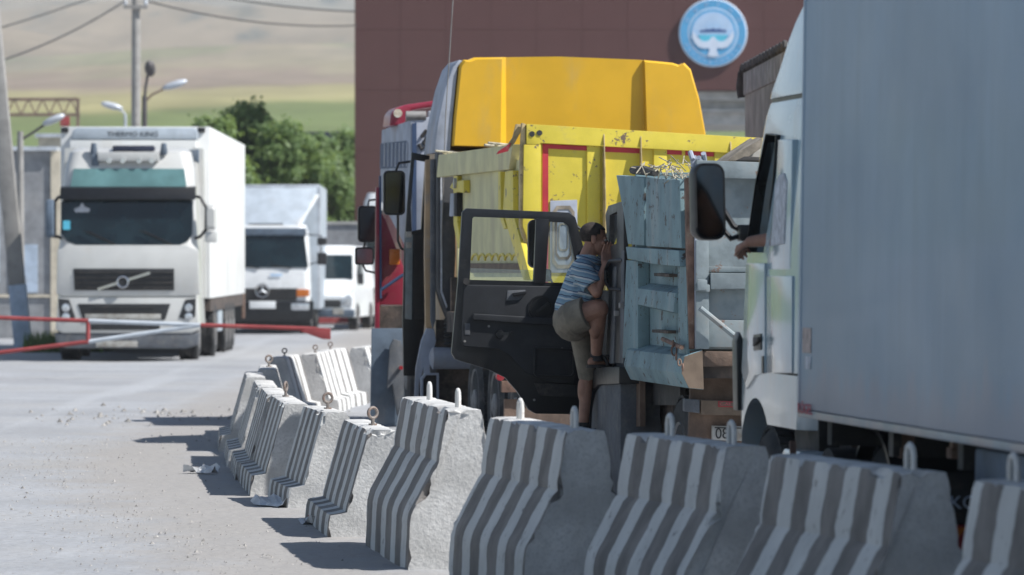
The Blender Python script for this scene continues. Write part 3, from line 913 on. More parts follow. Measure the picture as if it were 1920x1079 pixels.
# ------------------------------------------------------------------ checkpoint canopy building
def building():
    Y = 150.0
    s = F / Y
    root = thing("checkpoint_building", "tall brown clad checkpoint building behind the queue of trucks", "building", (at(665, 0, Y).x, Y, 0))
    x1 = 17.0
    zb = EYE + (HY - 170) / s
    zt = 13.0
    MB().box(0.03, x1, 0.05, 9, zb, zt).obj("core", M['panel_gap'], root)
    MB().box(0.03, 2.6, 0.052, 9, 0, zb).obj("pillar_core", M['panel_gap'], root)
    pw, ph = 1.42, 1.9
    pm = MB().box(0.004, pw - 0.004, 0, 0.05, 0.004, ph - 0.004).mesh("panel", M['panel_brown'], bev=0.003, smooth=False)
    nx = int(x1 / pw)
    z = zb
    while z < zt - 0.5:
        for i in range(nx):
            link("panel", pm, root, (i * pw, 0.0, z))
        z += ph
    z = zb - ph
    while z > -1.0:
        for i in range(2):
            c = link("panel", pm, root, (i * pw, 0.0, max(z, 0)))
        z -= ph
    pm2 = MB().box(0, 0.03, 0.06, 9, 0, zt).obj("side_cladding", M['panel_brown'], root)
    MB().box(2.7, x1, 0.6, 8.5, zb - 1.05, zb - 0.02).box(2.7, x1, 0.3, 0.6, zb - 0.30, zb - 0.02).box(2.7, x1, 0.42, 0.6, zb - 0.68, zb - 0.55).obj("soffit_beams", M['canopy_grey'], root)
    for k, x in enumerate((9.2, 16.6)):
        MB().box(x, x + 0.35, 1.2, 1.6, 0, zb - 1.05).obj("column", M['canopy_grey'], root)
    # emblem
    e = thing("round_emblem", "round blue and white emblem with a spread-winged bird on the brown wall", "emblem", at(1337, 62, Y - 0.12))
    rr = 64 / s
    MB().lathe([(0.10, rr), (0.0, rr), (-0.012, rr * 0.985)], axis='y', n=64).obj("disc", M['badge_white'], e, angle=60)
    MB().lathe([(-0.006, rr * .965), (-0.02, rr * .96)], axis='y', n=64).obj("outer_ring", M['badge_blue'], e)
    MB().lathe([(-0.016, rr * .735), (-0.026, rr * .73)], axis='y', n=64).obj("inner_ring", M['badge_white'], e)
    MB().lathe([(-0.022, rr * .70), (-0.031, rr * .695)], axis='y', n=64).obj("inner_field", M['badge_blue'], e)
    def arc(r0, a0, a1, n=20):
        return [(r0 * math.cos(R(a0 + (a1 - a0) * k / n)), r0 * math.sin(R(a0 + (a1 - a0) * k / n))) for k in range(n + 1)]
    sunp = [(x * rr, z * rr) for x, z in arc(0.62, -8, 188, 30)]
    MB().prism(sunp, 'y', -0.038, -0.029).obj("sun_field", M['badge_sky'], e)
    # rays
    ray = MB()
    for k in range(13):
        a = R(15 + 150 * k / 12)
        c, s_ = math.cos(a), math.sin(a)
        p = [(0.2 * c, 0.2 * s_ + .05), (0.56 * c - .02 * s_, 0.56 * s_ + .02 * c), (0.56 * c + .02 * s_, 0.56 * s_ - .02 * c)]
        ray.prism([(x * rr, z * rr) for x, z in p], 'y', -0.042, -0.036)
    ray.obj("sun_rays", M['badge_white'], e)
    mtn = [(-.40, .02), (-.36, .09), (-.28, .07), (-.2, .12), (-.1, .10), (0, .14), (.1, .10), (.18, .13), (.27, .08), (.36, .10), (.40, .02)]
    MB().prism([(x * rr, z * rr) for x, z in mtn], 'y', -0.047, -0.040).obj("mountain_line", M['badge_navy'], e)
    lake = [(-.42, -.06), (-.36, -.22), (-.2, -.30), (.2, -.30), (.36, -.22), (.42, -.06)]
    MB().prism([(x * rr, z * rr) for x, z in lake], 'y', -0.044, -0.037).obj("lake_field", M['badge_teal'], e)
    bird = [(0.05, -.12), (.09, -.2), (.2, -.26), (.33, -.24), (.46, -.12), (.60, .06), (.62, -.12), (.55, -.28), (.42, -.42), (.26, -.46), (.12, -.44), (.10, -.52), (.17, -.66), (0, -.70),
            (-.17, -.66), (-.10, -.52), (-.12, -.44), (-.26, -.46), (-.42, -.42), (-.55, -.28), (-.62, -.12), (-.60, .06), (-.46, -.12), (-.33, -.24), (-.2, -.26), (-.09, -.2), (-.05, -.12)]
    MB().prism([(x * rr, z * rr) for x, z in bird], 'y', -0.054, -0.046).obj("bird", M['badge_white'], e)
    # lettering round the rim
    for word, a0, a1, flip in (("КЫРГЫЗ", 165, 15, 1), ("РЕСПУБЛИКАСЫ", 200, 340, -1)):
        for k, ch in enumerate(word):
            a = R(a0 + (a1 - a0) * (k + 0.5) / len(word))
            w = rr * (0.085 if flip < 0 else 0.11); h = rr * 0.12
            rad = rr * .85
            c, s_ = math.cos(a), math.sin(a)
            up = Vector((c, 0, s_)) * flip
            xd = Vector((s_, 0, -c)) * flip
            o0 = Vector((rad * c, -0.020, rad * s_)) - xd * w / 2 - up * h / 2
            text("rim_letter", ch, M['badge_sky'], e, o0, xd, up, w, h, 0.008)
    return root
building()

# ------------------------------------------------------------------ things at the far side
def yard_wall():
    Y = 115.0
    root = thing("yard_shed", "grey rendered shed with a cream corner pillar behind the leaning post", "shed", (at(-60, 0, Y).x, Y, 0))
    s = F / Y
    zt = EYE + (HY - 283) / s
    w = (98 + 60) / s
    MB().box(0, w, 0, 5, 0, zt).obj("wall", M['wall_grey'], root)
    MB().box(-0.1, w + 0.12, -0.15, 5.1, zt, zt + 0.10).obj("roof", M['lamp_grey'], root)
    MB().box(w - 0.03, w + 0.2, -0.06, 0.3, 0, zt - .002).obj("corner_pillar", M['cream'], root)
    z0 = EYE - (553 - HY) / s
    MB().box(-0.02, w - 0.03, -0.05, 0, z0 - .06, z0).obj("ledge", M['cream'], root)
    MB().box(1.0, w - 0.35, -0.03, 0, z0 + 0.05, z0 + 1.2).obj("lower_panel", M['whitewash'], root)
    MB().box(.1, .75, -.04, 0, z0 + .3, z0 + 2.2).obj("door", M['whitewash'], root)
    a = thing("hut", "small white walled hut with a grey roof beyond the shed", "hut", (at(72, 0, 150).x, 150, 0))
    h0 = EYE + (HY - 258) / 60
    MB().box(0, 1.0, 0, 3, 0, h0).obj("wall", M['cream'], a)
    MB().box(-0.1, 1.1, -0.1, 3.1, h0, h0 + .12).obj("roof", M['lamp_grey'], a)
yard_wall()

def poles():
    # leaning post with whitewashed foot
    Y = 101.0
    b = at(45, 657, Y); t = at(0, 190, Y)
    d = (t - b)
    top = b + d * 1.5
    o = thing("leaning_post", "leaning square concrete post with a pale blue whitewashed foot", "post", (b.x, Y, 0))
    b0 = Vector((0, 0, -0.1)); d2 = top - b
    k = 0.28
    m1 = b0 + d2 * k * .66
    MB().beam(b0, m1, 0.36, 0.32, up=(0, 1, 0)).obj("painted_foot", M['whitewash'], o, bev=0.02)
    MB().beam(m1, d2, 0.33, 0.30, up=(0, 1, 0)).obj("shaft", M['old_concrete'], o, bev=0.02)
    # thin lamp post
    Y = 108.0
    o = thing("street_lamp", "thin concrete lamp post with one pale lamp head beside the leaning post", "street lamp", (at(38, 640, Y).x, Y, 0))
    s = F / Y
    h = EYE + (HY - 255) / s
    MB().cyl((0, 0, 0), (0, 0, h + .1), 0.11, 0.07, 10).obj("pole", M['old_concrete'], o)
    MB().tube([(0, 0, h - .1), (0.25, 0, h + .05), (0.62, 0, h + .30)], 0.03, 8).obj("arm", M['lamp_dark'], o)
    r = Matrix.Rotation(R(-24), 3, 'Y')
    MB().ell((0.75, 0, h + .36), (0.28, 0.12, 0.085), r).obj("lamp_head", M['lamp_grey'], o)
    # red sign
    Y = 118.0
    o = thing("red_sign", "small red square sign on a thin post above the truck", "sign", (at(122, 600, Y).x, Y, 0))
    z = EYE + (HY - 228) / (F / Y)
    MB().cyl((0, 0, 0), (0, 0, z - .1), 0.035, n=8).obj("post", M['lamp_dark'], o)
    MB().box(-.12, .12, -.045, -.02, z - .12, z + .12).obj("sign_panel", M['red_tube'], o, bev=.008)
    # tall utility pole
    Y = 140.0
    s = F / Y
    o = thing("utility_pole", "tall concrete utility pole carrying wires above the white truck", "utility pole", (at(255, 600, Y).x, Y, 0))
    MB().cyl((0, 0, 0), (0, 0, 10.2), 0.17, 0.12, 10).obj("shaft", M['old_concrete'], o)
    zc = EYE + (HY - 14) / s
    MB().box(-.35, .35, -.2, -.12, zc - .05, zc + .05).obj("crossarm", M['old_concrete'], o)
    for x in (-.3, .3):
        MB().lathe([(0, .03), (.05, .06), (.1, .05), (.16, .03)], (x, -.16, zc + .05), 'z', 10).obj("insulator", M['lamp_grey'], o)
    def wire(p, q, sag, label, n=16, rad=0.025):
        pts = []
        for k in range(n + 1):
            u = k / n
            v = p.lerp(q, u)
            v.z -= sag * 4 * u * (1 - u)
            pts.append(v)
        w = MB().tube(pts, rad, 6).obj("overhead_wire", M['wire'])
        tag(w, label, "wire", "overhead wires on the utility pole")
    c = Vector((at(255, 14, Y).x, Y - .16, zc + .18))
    wire(c + Vector((-.3, 0, 0)), at(-150, 150, 122), 0.35, "wire falling from the utility pole over the shed")
    wire(c + Vector((.3, 0, 0)), at(668, 48, 149.8), 0.25, "wire running from the utility pole to the brown building")
    wire(at(-80, 75, 160), at(330, -70, 190), 0.2, "wire crossing above the shed, not reaching the pole", rad=.03)
    wire(at(380, -12, 150), at(668, 22, 149.8), 0.1, "upper wire reaching the brown building's corner")
    # lamp cluster behind the truck
    Y = 130.0
    s = F / Y
    o = thing("street_lamp", "dark lamp post with two lamp heads rising behind the white truck's roof", "street lamp", (at(271, 600, Y).x, Y, 0))
    def zz(py): return EYE + (HY - py) / s
    MB().cyl((0, 0, 0), (0, 0, zz(180)), 0.09, 0.07, 10).obj("pole", M['lamp_dark'], o)
    MB().tube([(0.0, 0, zz(190)), (0.03, -.05, zz(165)), (0.1, -.2, zz(142))], 0.04, 8).obj("arm", M['lamp_dark'], o)
    MB().ell((0.17, -.3, zz(130)), (0.15, 0.34, 0.17), Matrix.Rotation(R(-25), 3, 'X')).obj("lamp_head", M['lamp_dark'], o)
    MB().tube([(0.0, 0, zz(192)), (0.2, 0, zz(178)), (0.5, 0, zz(168))], 0.03, 8).obj("arm", M['rust_truss'], o)
    MB().ell((0.82, 0, zz(159)), (0.36, 0.13, 0.1), Matrix.Rotation(R(-18), 3, 'Y')).obj("lamp_head", M['lamp_grey'], o)
    o = thing("street_lamp", "lamp on a slim pole with its pale head tilted down, between shed and utility pole", "street lamp", (at(235, 600, 136).x, 136, 0))
    s = F / 136
    MB().cyl((0, 0, 0), (0, 0, zz(215)), 0.05, 0.04, 8).obj("pole", M['lamp_grey'], o)
    MB().ell((-.38, 0, zz(199)), (0.32, 0.13, 0.1), Matrix.Rotation(R(14), 3, 'Y')).obj("lamp_head", M['lamp_grey'], o)
    MB().tube([(0, 0, zz(216)), (-.05, 0, zz(210)), (-.25, 0, zz(203))], 0.025, 8).obj("arm", M['lamp_grey'], o)
    # truss gantry
    Y = 150.0
    s = F / Y
    x0, x1 = at(-40, 0, Y).x, at(146, 0, Y).x
    o = thing("pipe_gantry", "rusty lattice pipe gantry above the shed roof", "gantry", (x0, Y, 0))
    w = x1 - x0
    za, zb = EYE + (HY - 186) / s, EYE + (HY - 215) / s
    mb = MB()
    for z in (za, zb):
        for y in (0, .7):
            mb.beam((0, y, z), (w, y, z), 0.07, 0.07)
    mb.obj("chord", M['rust_truss'], o)
    n = 7
    for k in range(n):
        a, b = w * k / n, w * (k + 1) / n
        MB().beam((a, 0, zb), ((a + b) / 2, 0, za), 0.04, 0.04).beam(((a + b) / 2, 0, za), (b, 0, zb), 0.04, 0.04).obj("brace", M['rust_truss'], o)
    MB().beam((w, 0, 0), (w, 0, za), 0.09, 0.09).obj("upright", M['rust_truss'], o)
    MB().beam((.2, 0, 0), (.2, 0, za), 0.09, 0.09).obj("upright", M['rust_truss'], o)
    # low store behind trees
    Y = 190
    s = F / Y
    o = thing("store_building", "low far building with a dark roof behind the trees", "building", (at(540, 0, Y).x, Y, 0))
    MB().box(0, 4, 0, 6, 0, EYE + (HY - 262) / s).obj("wall", M['wall_grey'], o)
    MB().box(-.2, 4.2, -.3, 6.2, EYE + (HY - 262) / s, EYE + (HY - 248) / s).obj("roof", M['navy_cloth'], o)
    Y = 139
    s = F / Y
    o = thing("site_cabin", "low grey site cabin with dull red base strip beside the brown building", "cabin", (at(560, 0, Y).x, Y, 0))
    zt = EYE + (HY - 421) / s
    MB().box(0, 2.2, 0, 2.4, 0.3, zt).obj("wall", M['wall_grey'], o)
    MB().box(-.05, 2.2, -.05, 2.45, zt, zt + .08).obj("roof", M['canopy_grey'], o)
    MB().box(-.03, 2.2, -.03, 2.43, 0.05, 0.3).obj("base_strip", M['red_tube'], o)
    MB().box(.5, 1.1, -.03, 0, 1.2, 2.1).obj("window", M['glass_dark'], o)
poles()

# ------------------------------------------------------------------ trees
def tree_meshes(seed, h, wid, nl):
    r = random.Random(seed)
    rs = np.random.RandomState(seed)
    wood = MB()
    wood.tube([(0, 0, -0.1), (0.05, 0, h * .2), (-.04, .05, h * .4), (0.05, 0, h * .75)], [.17, .14, .11, .03], 8)
    clumps = []
    for k in range(64):
        a = r.random() * 2 * math.pi
        z = h * (0.16 + 0.82 * r.random() ** 0.85)
        env = wid * (0.35 + 0.65 * math.sin(math.pi * min(1, max(0.05, (z / h * 0.86)))) ** 0.8)
        rad = env * math.sqrt(r.random())
        if z > h * .85: rad *= 0.6
        c = Vector((rad * math.cos(a), rad * math.sin(a), z))
        clumps.append((c, 0.22 + 0.36 * r.random() ** 1.5))
        wood.tube([(0, 0, max(.3, z * .45)), (c.x * .5, c.y * .5, z * .8), (c.x, c.y, c.z)], [.05, .03, .012], 5)
    pts, nrm = [], []
    per = nl // len(clumps)
    for c, s in clumps:
        q = rs.normal(size=(per, 3))
        q /= np.linalg.norm(q, axis=1)[:, None]
        rad = s * rs.uniform(0.25, 1.0, per) ** 0.6
        st = rs.normal(size=3); st /= np.linalg.norm(st)
        rad = np.where(rs.uniform(size=per) < .16, rad * rs.uniform(1.0, 1.9, per), rad)
        q2 = q + st * (q @ st)[:, None] * .8
        p = np.array(c) + q2 * rad[:, None] * np.array([1, 1, 0.85])
        # drooping sprays
        pts.append(p); nrm.append(q + rs.normal(scale=0.45, size=(per, 3)) + np.array([0.25, -.1, .6]))
    P = np.concatenate(pts); Nn = np.concatenate(nrm)
    Nn /= np.linalg.norm(Nn, axis=1)[:, None]
    t = np.cross(Nn, rs.normal(size=Nn.shape)); t /= np.linalg.norm(t, axis=1)[:, None]
    b = np.cross(Nn, t)
    sz = rs.uniform(0.06, 0.13, len(P))[:, None]
    V = np.stack([P - t * sz * 1.3, P - b * sz * .6 + Nn * sz * .15, P + t * sz * 1.3, P + b * sz * .6 + Nn * sz * .15], 1).reshape(-1, 3)
    me = bpy.data.meshes.new("crown")
    n = len(P)
    me.vertices.add(n * 4); me.vertices.foreach_set('co', V.ravel())
    me.loops.add(n * 4); me.loops.foreach_set('vertex_index', np.arange(n * 4))
    me.polygons.add(n); me.polygons.foreach_set('loop_start', np.arange(0, n * 4, 4)); me.polygons.foreach_set('loop_total', np.full(n, 4))
    me.update()
    return wood.mesh("trunk", M['bark']), me

def leaf_mat():
    m = bpy.data.materials.new("tree_leaves")
    m.use_nodes = True
    nt = m.node_tree; N, Lk = nt.nodes, nt.links
    b = N["Principled BSDF"]; b.inputs["Roughness"].default_value = 0.55
    g = N.new("ShaderNodeNewGeometry")
    cr = N.new("ShaderNodeValToRGB")
    cr.color_ramp.elements[0].color = (0.10, 0.17, 0.06, 1)
    cr.color_ramp.elements[1].color = (0.26, 0.36, 0.15, 1)
    Lk.new(g.outputs["Random Per Island"], cr.inputs[0])
    Lk.new(cr.outputs[0], b.inputs["Base Color"])
    tl = N.new("ShaderNodeBsdfTranslucent"); tl.inputs[0].default_value = (0.27, 0.37, 0.10, 1)
    mx = N.new("ShaderNodeMixShader"); mx.inputs[0].default_value = 0.52
    Lk.new(b.outputs[0], mx.inputs[1]); Lk.new(tl.outputs[0], mx.inputs[2])
    Lk.new(mx.outputs[0], N["Material Output"].inputs[0])
    return m
def trees():
    lm = leaf_mat()
    kinds = []
    for k, (h, w) in enumerate(((6.4, 1.7), (7.2, 1.6), (5.6, 1.9))):
        wm, cm = tree_meshes(40 + k, h, w, 12500)
        cm.materials.append(lm)
        kinds.append((wm, cm))
    spots = [(312, 150, 0, 0.88, "leafy tree beside the utility pole, showing above the white truck's roof"),
             (395, 147, 1, 0.85, "leafy tree rising above the corner of the white truck's trailer"),
             (478, 152, 1, 0.93, "tallest leafy tree, ragged top above the silver box truck"),
             (540, 149, 1, 0.84, "leafy tree directly behind the silver box truck's roof"),
             (592, 166, 0, 0.98, "leafy tree between the silver truck and the brown building"),
             (642, 170, 1, 0.88, "leafy tree touching the brown building's edge"),
             (505, 160, 0, 0.95, "leafy tree in the back row, half hidden by its neighbours"),
             (430, 143, 2, 0.82, "low bushy tree beside the trailer's rear edge")]
    for i, (px, Y, k, s, lab) in enumerate(spots):
        o = thing("leafy_tree", lab, "tree", (at(px, 600, Y).x, Y, 0), i * 1.3, "trees behind the trucks")
        o.scale = (s, s, s)
        link("trunk", kinds[k][0], o)
        link("crown", kinds[k][1], o)
    # weeds by the leaning post
    r = random.Random(5)
    mb = MB()
    for k in range(1500):
        x, y = r.uniform(-9.9, -8.3) , r.uniform(97, 101)
        h = r.uniform(.1, .45); a = r.random() * 6
        c, s = math.cos(a) * .03, math.sin(a) * .03
        lx, ly = r.gauss(0, .08), r.gauss(0, .08)
        mb.add([(x - c, y - s, 0), (x + c, y + s, 0), (x + lx, y + ly, h)], [(0, 1, 2)])
    tag(mb.obj("grass", M['grass'], smooth=False), "tuft of green weeds at the foot of the leaning post", None, kind='stuff')
trees()

# ------------------------------------------------------------------ wheels, mirrors
_wheels = {}
def wheel(parent, c, r, w, out=-1):
    """c is the middle of the outer face; out is the side it faces"""
    key = (round(r, 3), round(w, 3))
    if key not in _wheels:
        n = 40
        prof = [(0.0, r * .60), (-0.012, r * .66), (-0.02, r * .80), (0.004, r * .93), (0.03, r * .985), (w * .3, r), (w * .32, r * .975), (w * .36, r * .975), (w * .38, r),
                (w * .62, r), (w * .64, r * .975), (w * .68, r * .975), (w * .7, r), (w - .03, r * .985), (w - .0, r * .9), (w, r * .6)]
        tm = MB().lathe(prof, axis='x', n=n)
        for k in range(n):
            a = 2 * math.pi * (k + .5) / n
            ca, sa = math.cos(a), math.sin(a)
            for (x0, x1) in ((0.012, w * .28), (w * .72, w - .012)):
                t = 0.030
                q = [(x, (r * .97 + d) * ca - s * sa * t, (r * .97 + d) * sa + s * ca * t) for x in (x0, x1) for d in (0, r * .045) for s in (-1, 1)]
                tm.add(q, [(0, 1, 3, 2), (4, 6, 7, 5), (0, 4, 5, 1), (2, 3, 7, 6), (0, 2, 6, 4), (1, 5, 7, 3)])
        rm = MB().lathe([(0.004, r * .605), (-0.012, r * .60), (0.0, r * .56), (0.07, r * .50), (0.085, r * .32), (0.04, r * .25), (-0.015, r * .22), (-0.03, r * .14), (-0.03, 0.01)], axis='x', n=32, caps=True)
        for k in range(10):
            a = 2 * math.pi * k / 10
            y, z = r * .40 * math.cos(a), r * .40 * math.sin(a)
            rm.cyl((0.09, y, z), (0.045, y, z), 0.018, n=6)
        _wheels[key] = (tm.mesh("wheel", M['rubber']), rm.mesh("rim", M['rim']))
    t, rm = _wheels[key]
    o = link("wheel", t, parent, c)
    if out > 0:
        o.rotation_euler = (0, 0, math.pi)
    link("rim", rm, o)
    return o

def mirror(parent, x0, x1, z0, z1, y, depth, r, glass, facing=None, shell='black_plastic', name="mirror"):
    """housing whose glass faces the rear (-y)"""
    cx, cz = (x0 + x1) / 2, (z0 + z1) / 2
    w, h = (x1 - x0) / 2, (z1 - z0) / 2
    def lp(k, yy):
        return [(p[0], yy, p[1]) for p in rr2(-w * k, w * k, -h * (1 - (1 - k) * w / h), h * (1 - (1 - k) * w / h), r * k, 6)]
    mb = MB().loft([lp(.80, 0.012), lp(.84, -0.004), lp(.97, -0.006), lp(1, 0.006), lp(1, depth * .5), lp(.9, depth * .85), lp(.6, depth)])
    o = mb.obj(name, M[shell], parent, angle=50)
    o.location = (cx, y, cz)
    g = MB().loft([lp(.835, 0.0), lp(.835, -0.0052)]).obj("glass", M[glass], o, smooth=False)
    if facing is not None:
        o.rotation_euler = facing
    return o

# ------------------------------------------------------------------ white articulated truck, nearest in the queue
fw = Frame(1.413, 24.0, 7.84)
white = thing("articulated_truck", "pale blue-white truck and long box trailer filling the picture's edge, forearm out of its window", "truck", (1.413, 24.0, 0), R(7.84), "trucks queuing away from the camera", ry=R(0.9))
def white_truck():
    p = white
    # trailer
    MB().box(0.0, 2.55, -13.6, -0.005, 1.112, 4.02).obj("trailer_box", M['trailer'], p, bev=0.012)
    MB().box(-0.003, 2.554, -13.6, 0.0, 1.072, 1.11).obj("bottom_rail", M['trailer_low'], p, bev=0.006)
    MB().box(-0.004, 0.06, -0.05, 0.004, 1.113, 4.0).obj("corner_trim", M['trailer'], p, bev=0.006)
    z0, z1 = fw.side(1503, 662, 0)[1], fw.side(1503, 615, 0)[1]
    ya, yb = fw.side(1493, 640, 0)[0], fw.side(1513, 640, 0)[0]
    MB().box(-0.004, 0.008, yb, ya - .06, z0, z1).obj("sticker", M['sticker'], p, smooth=False)
    z0, z1 = fw.side(1503, 692, 0)[1], fw.side(1503, 668, 0)[1]
    MB().box(-0.004, 0.008, yb, ya - .12, z0, z1).obj("sticker", M['pale_sticker'], p, smooth=False)
    text("trailer_lettering", "KÖGEL", M['red_ink'], p, (-0.0065, -0.03, fw.side(1503, 776, 0)[1]), (0, -1, 0), (0, 0, 1), 0.36, 0.062)
    for py_, z in ((-5.2, 1.45), (-9, 1.45)):
        MB().box(-0.012, 0.01, py_ - .05, py_ + .05, z - .03, z + .03).obj("marker_lamp", M['amber'], p, bev=.006)
    # underside
    MB().box(0.75, 1.0, -13.5, 0, .82, 1.07).box(1.55, 1.8, -13.5, 0, .82, 1.07).obj("trailer_beam", M['chassis'], p)
    MB().box(0.72, 0.98, -3.6, 2.0, .55, .80).box(1.57, 1.83, -3.6, 2.0, .55, .80).obj("tractor_beam", M['chassis'], p)
    for k in range(9):
        y = -.5 - k * 1.4
        MB().box(0.06, 0.75, y - .05, y + .05, .95, 1.068).obj("cross_member", M['dark_metal'], p)
    for px_ in (1690, 1785):
        y, z = fw.side(px_, 830, .12)
        MB().box(0.1, 0.16, y - .035, y + .035, z - .03, 1.07).box(.09, .17, y - .05, y + .05, z - .07, z - .02).obj("rope_hook", M['rust'], p, bev=.006)
    yw = fw.side(1650, 850, .3)[0]
    for y in (yw,):
        wheel(p, (0.30, y, .49), .49, .3)
        wheel(p, (0.64, y, .49), .49, .3)
        wheel(p, (2.25, y, .49), .49, .3, 1)
        arc = [(y + .56 * math.cos(R(a)), .49 + .56 * math.sin(R(a))) for a in range(15, 166, 10)]
        inn = [(y + .53 * math.cos(R(a)), .49 + .53 * math.sin(R(a))) for a in range(165, 14, -10)]
        MB().prism(arc + inn, 'x', 0.26, .95).obj("mudguard", M['black_plastic'], p)
    for k in range(3):
        wheel(p, (0.12, -8.6 - 1.31 * k, .49), .49, .38)
        wheel(p, (2.43, -8.6 - 1.31 * k, .49), .49, .38, 1)
    y0 = fw.side(1820, 870, .06)[0]
    MB().box(.06, .62, y0 - 2.2, y0, .50, 1.055).obj("side_locker", M['flap'], p, bev=.02)
    # tail lamps and plate of the tractor seen beneath the trailer
    yt = fw.side(1772, 940, .08)[0]
    x0, zt = fw.rear(1776, 925, yt)
    MB().box(x0 - .02, x0 + .75, yt, yt + .02, .38, .92).obj("rear_mudflap", M['dark_metal'], p)
    x1, zb = fw.rear(1800, 962, yt)
    MB().box(x0 + .0, x0 + .42, yt - .012, yt - .002, zb, zt + .02).obj("number_plate", M['ink'], p, bev=.003)
    text("plate_lettering", "KO", M['badge_white'], p, (x0 + .012, yt - .014, zb + .018), (1, 0, 0), (0, 0, 1), .12, zt - zb - .03)
    za, zc = fw.rear(1785, 985, yt)[1], fw.rear(1785, 1050, yt)[1]
    MB().box(x0 - .01, x0 + .4, yt - .012, yt - .001, zc, za).obj("reflector_board", M['red_lens'], p)
    MB().prism([(x0, za - .01), (x0 + .08, za - .01), (x0, za - .12)], 'y', yt - .018, yt - .0125).obj("reflector_stripe", M['amber'], p)
    # cab: lower body, cab shell, roof deflector
    r = .2
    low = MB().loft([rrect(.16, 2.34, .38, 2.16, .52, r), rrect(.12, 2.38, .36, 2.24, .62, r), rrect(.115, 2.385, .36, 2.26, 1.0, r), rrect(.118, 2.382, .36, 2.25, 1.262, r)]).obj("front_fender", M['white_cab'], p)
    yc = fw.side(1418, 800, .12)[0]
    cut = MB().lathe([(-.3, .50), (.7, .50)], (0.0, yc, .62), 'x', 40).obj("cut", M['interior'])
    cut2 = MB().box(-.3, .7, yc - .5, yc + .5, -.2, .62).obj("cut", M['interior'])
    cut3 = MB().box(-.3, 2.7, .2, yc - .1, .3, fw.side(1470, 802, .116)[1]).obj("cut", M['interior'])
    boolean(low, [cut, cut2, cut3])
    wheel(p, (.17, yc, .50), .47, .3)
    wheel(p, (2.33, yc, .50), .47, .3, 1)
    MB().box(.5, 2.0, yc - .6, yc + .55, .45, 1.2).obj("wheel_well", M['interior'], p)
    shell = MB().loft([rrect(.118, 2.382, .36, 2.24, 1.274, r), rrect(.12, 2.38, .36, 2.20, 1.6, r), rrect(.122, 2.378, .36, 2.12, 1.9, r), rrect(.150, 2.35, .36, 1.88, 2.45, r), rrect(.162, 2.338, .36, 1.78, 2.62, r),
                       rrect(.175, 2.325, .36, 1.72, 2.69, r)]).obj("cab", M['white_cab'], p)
    hol = MB().loft([rrect(.19, 2.31, .44, 2.10, 1.36, .14), rrect(.20, 2.30, .44, 2.02, 1.9, .14), rrect(.235, 2.265, .44, 1.72, 2.6, .14)]).obj("cut", M['interior'])
    pts = [fw.side(*q, .14) for q in ((1439, 252), (1458, 255), (1453, 330), (1438, 474), (1402, 474), (1420, 345))]
    win = MB().prism(pts, 'x', -.1, .5).obj("cut", M['interior'])
    ws = MB().prism([(.42, 1.92), (2.08, 1.92), (2.03, 2.55), (.47, 2.55)], 'y', 1.5, 2.6).obj("cut", M['interior'])
    boolean(shell, [hol, win, ws])
    MB().loft([[(x, y, z) for x, y, z in ((.44, 2.07, 1.95), (2.06, 2.07, 1.95), (2.0, 1.83, 2.53), (.5, 1.83, 2.53))], [(x, y, z) for x, y, z in ((.44, 2.08, 1.95), (2.06, 2.08, 1.95), (2.0, 1.84, 2.53), (.5, 1.84, 2.53))]]).obj("windscreen", M['clear_glass'], shell, smooth=False)
    # black window surround
    c = [sum(q[0] for q in pts) / len(pts), sum(q[1] for q in pts) / len(pts)]
    outer = [(c[0] + (a - c[0]) * 1.02 + (.006 if a > c[0] else -.006), c[1] + (b - c[1]) * 1.015) for a, b in pts]
    MB().frame(outer, pts, 'x', .128, .19).obj("window_seal", M['black_plastic'], shell)
    lining = MB().loft([rrect(.195, 2.305, .445, 2.09, 1.365, .14), rrect(.205, 2.295, .445, 2.01, 1.9, .14)], closed_ends=False)
    MB().box(.25, 2.2, .46, .52, 1.4, 2.5).obj("cab_rear_lining", M['interior'], shell)
    MB().loft([rrect(.4, .95, .70, 1.22, 1.42, .08), rrect(.42, .93, .70, 1.2, 1.62, .08)]).loft([rrect(.42, .93, .62, .78, 1.6, .05), rrect(.46, .89, .55, .68, 2.3, .05)]).obj("driver_seat", M['interior'], shell)
    MB().box(.3, 2.2, 1.72, 2.0, 1.5, 1.86).obj("dashboard", M['interior'], shell, bev=.03)
    sw = [(0.68 + .21 * math.cos(a), 1.55 - .05 * math.sin(a), 1.88 + .2 * math.sin(a)) for a in [2 * math.pi * k / 20 for k in range(20)]]
    MB().tube(sw, .014, 8, closed=True).cyl((.68, 1.55, 1.88), (.68, 1.78, 1.75), .03).obj("steering_wheel", M['black_plastic'], shell)
    # door skin with shut lines
    dz = [(fw.side(*q, .116)) for q in ((1393, 696), (1396, 640), (1402, 494), (1436, 494), (1436, 516), (1437, 700), (1418, 704), (1402, 730))]
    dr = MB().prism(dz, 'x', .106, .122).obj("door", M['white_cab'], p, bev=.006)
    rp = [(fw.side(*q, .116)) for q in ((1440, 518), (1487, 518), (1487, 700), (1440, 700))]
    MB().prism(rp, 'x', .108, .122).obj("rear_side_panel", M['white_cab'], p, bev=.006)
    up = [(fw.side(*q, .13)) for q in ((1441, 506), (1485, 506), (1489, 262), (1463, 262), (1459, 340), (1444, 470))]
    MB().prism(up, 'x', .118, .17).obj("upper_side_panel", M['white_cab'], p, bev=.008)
    vp = [(fw.side(*q, .13)) for q in ((1452, 462), (1476, 458), (1481, 340), (1476, 325), (1467, 328), (1460, 345))]
    MB().prism(vp, 'x', .110, .125).obj("air_duct_panel", M['pale_sticker'], p, bev=.008, seg=3)
    hb = [fw.side(*q, .106) for q in ((1415, 658), (1415, 628), (1429, 626), (1429, 656))]
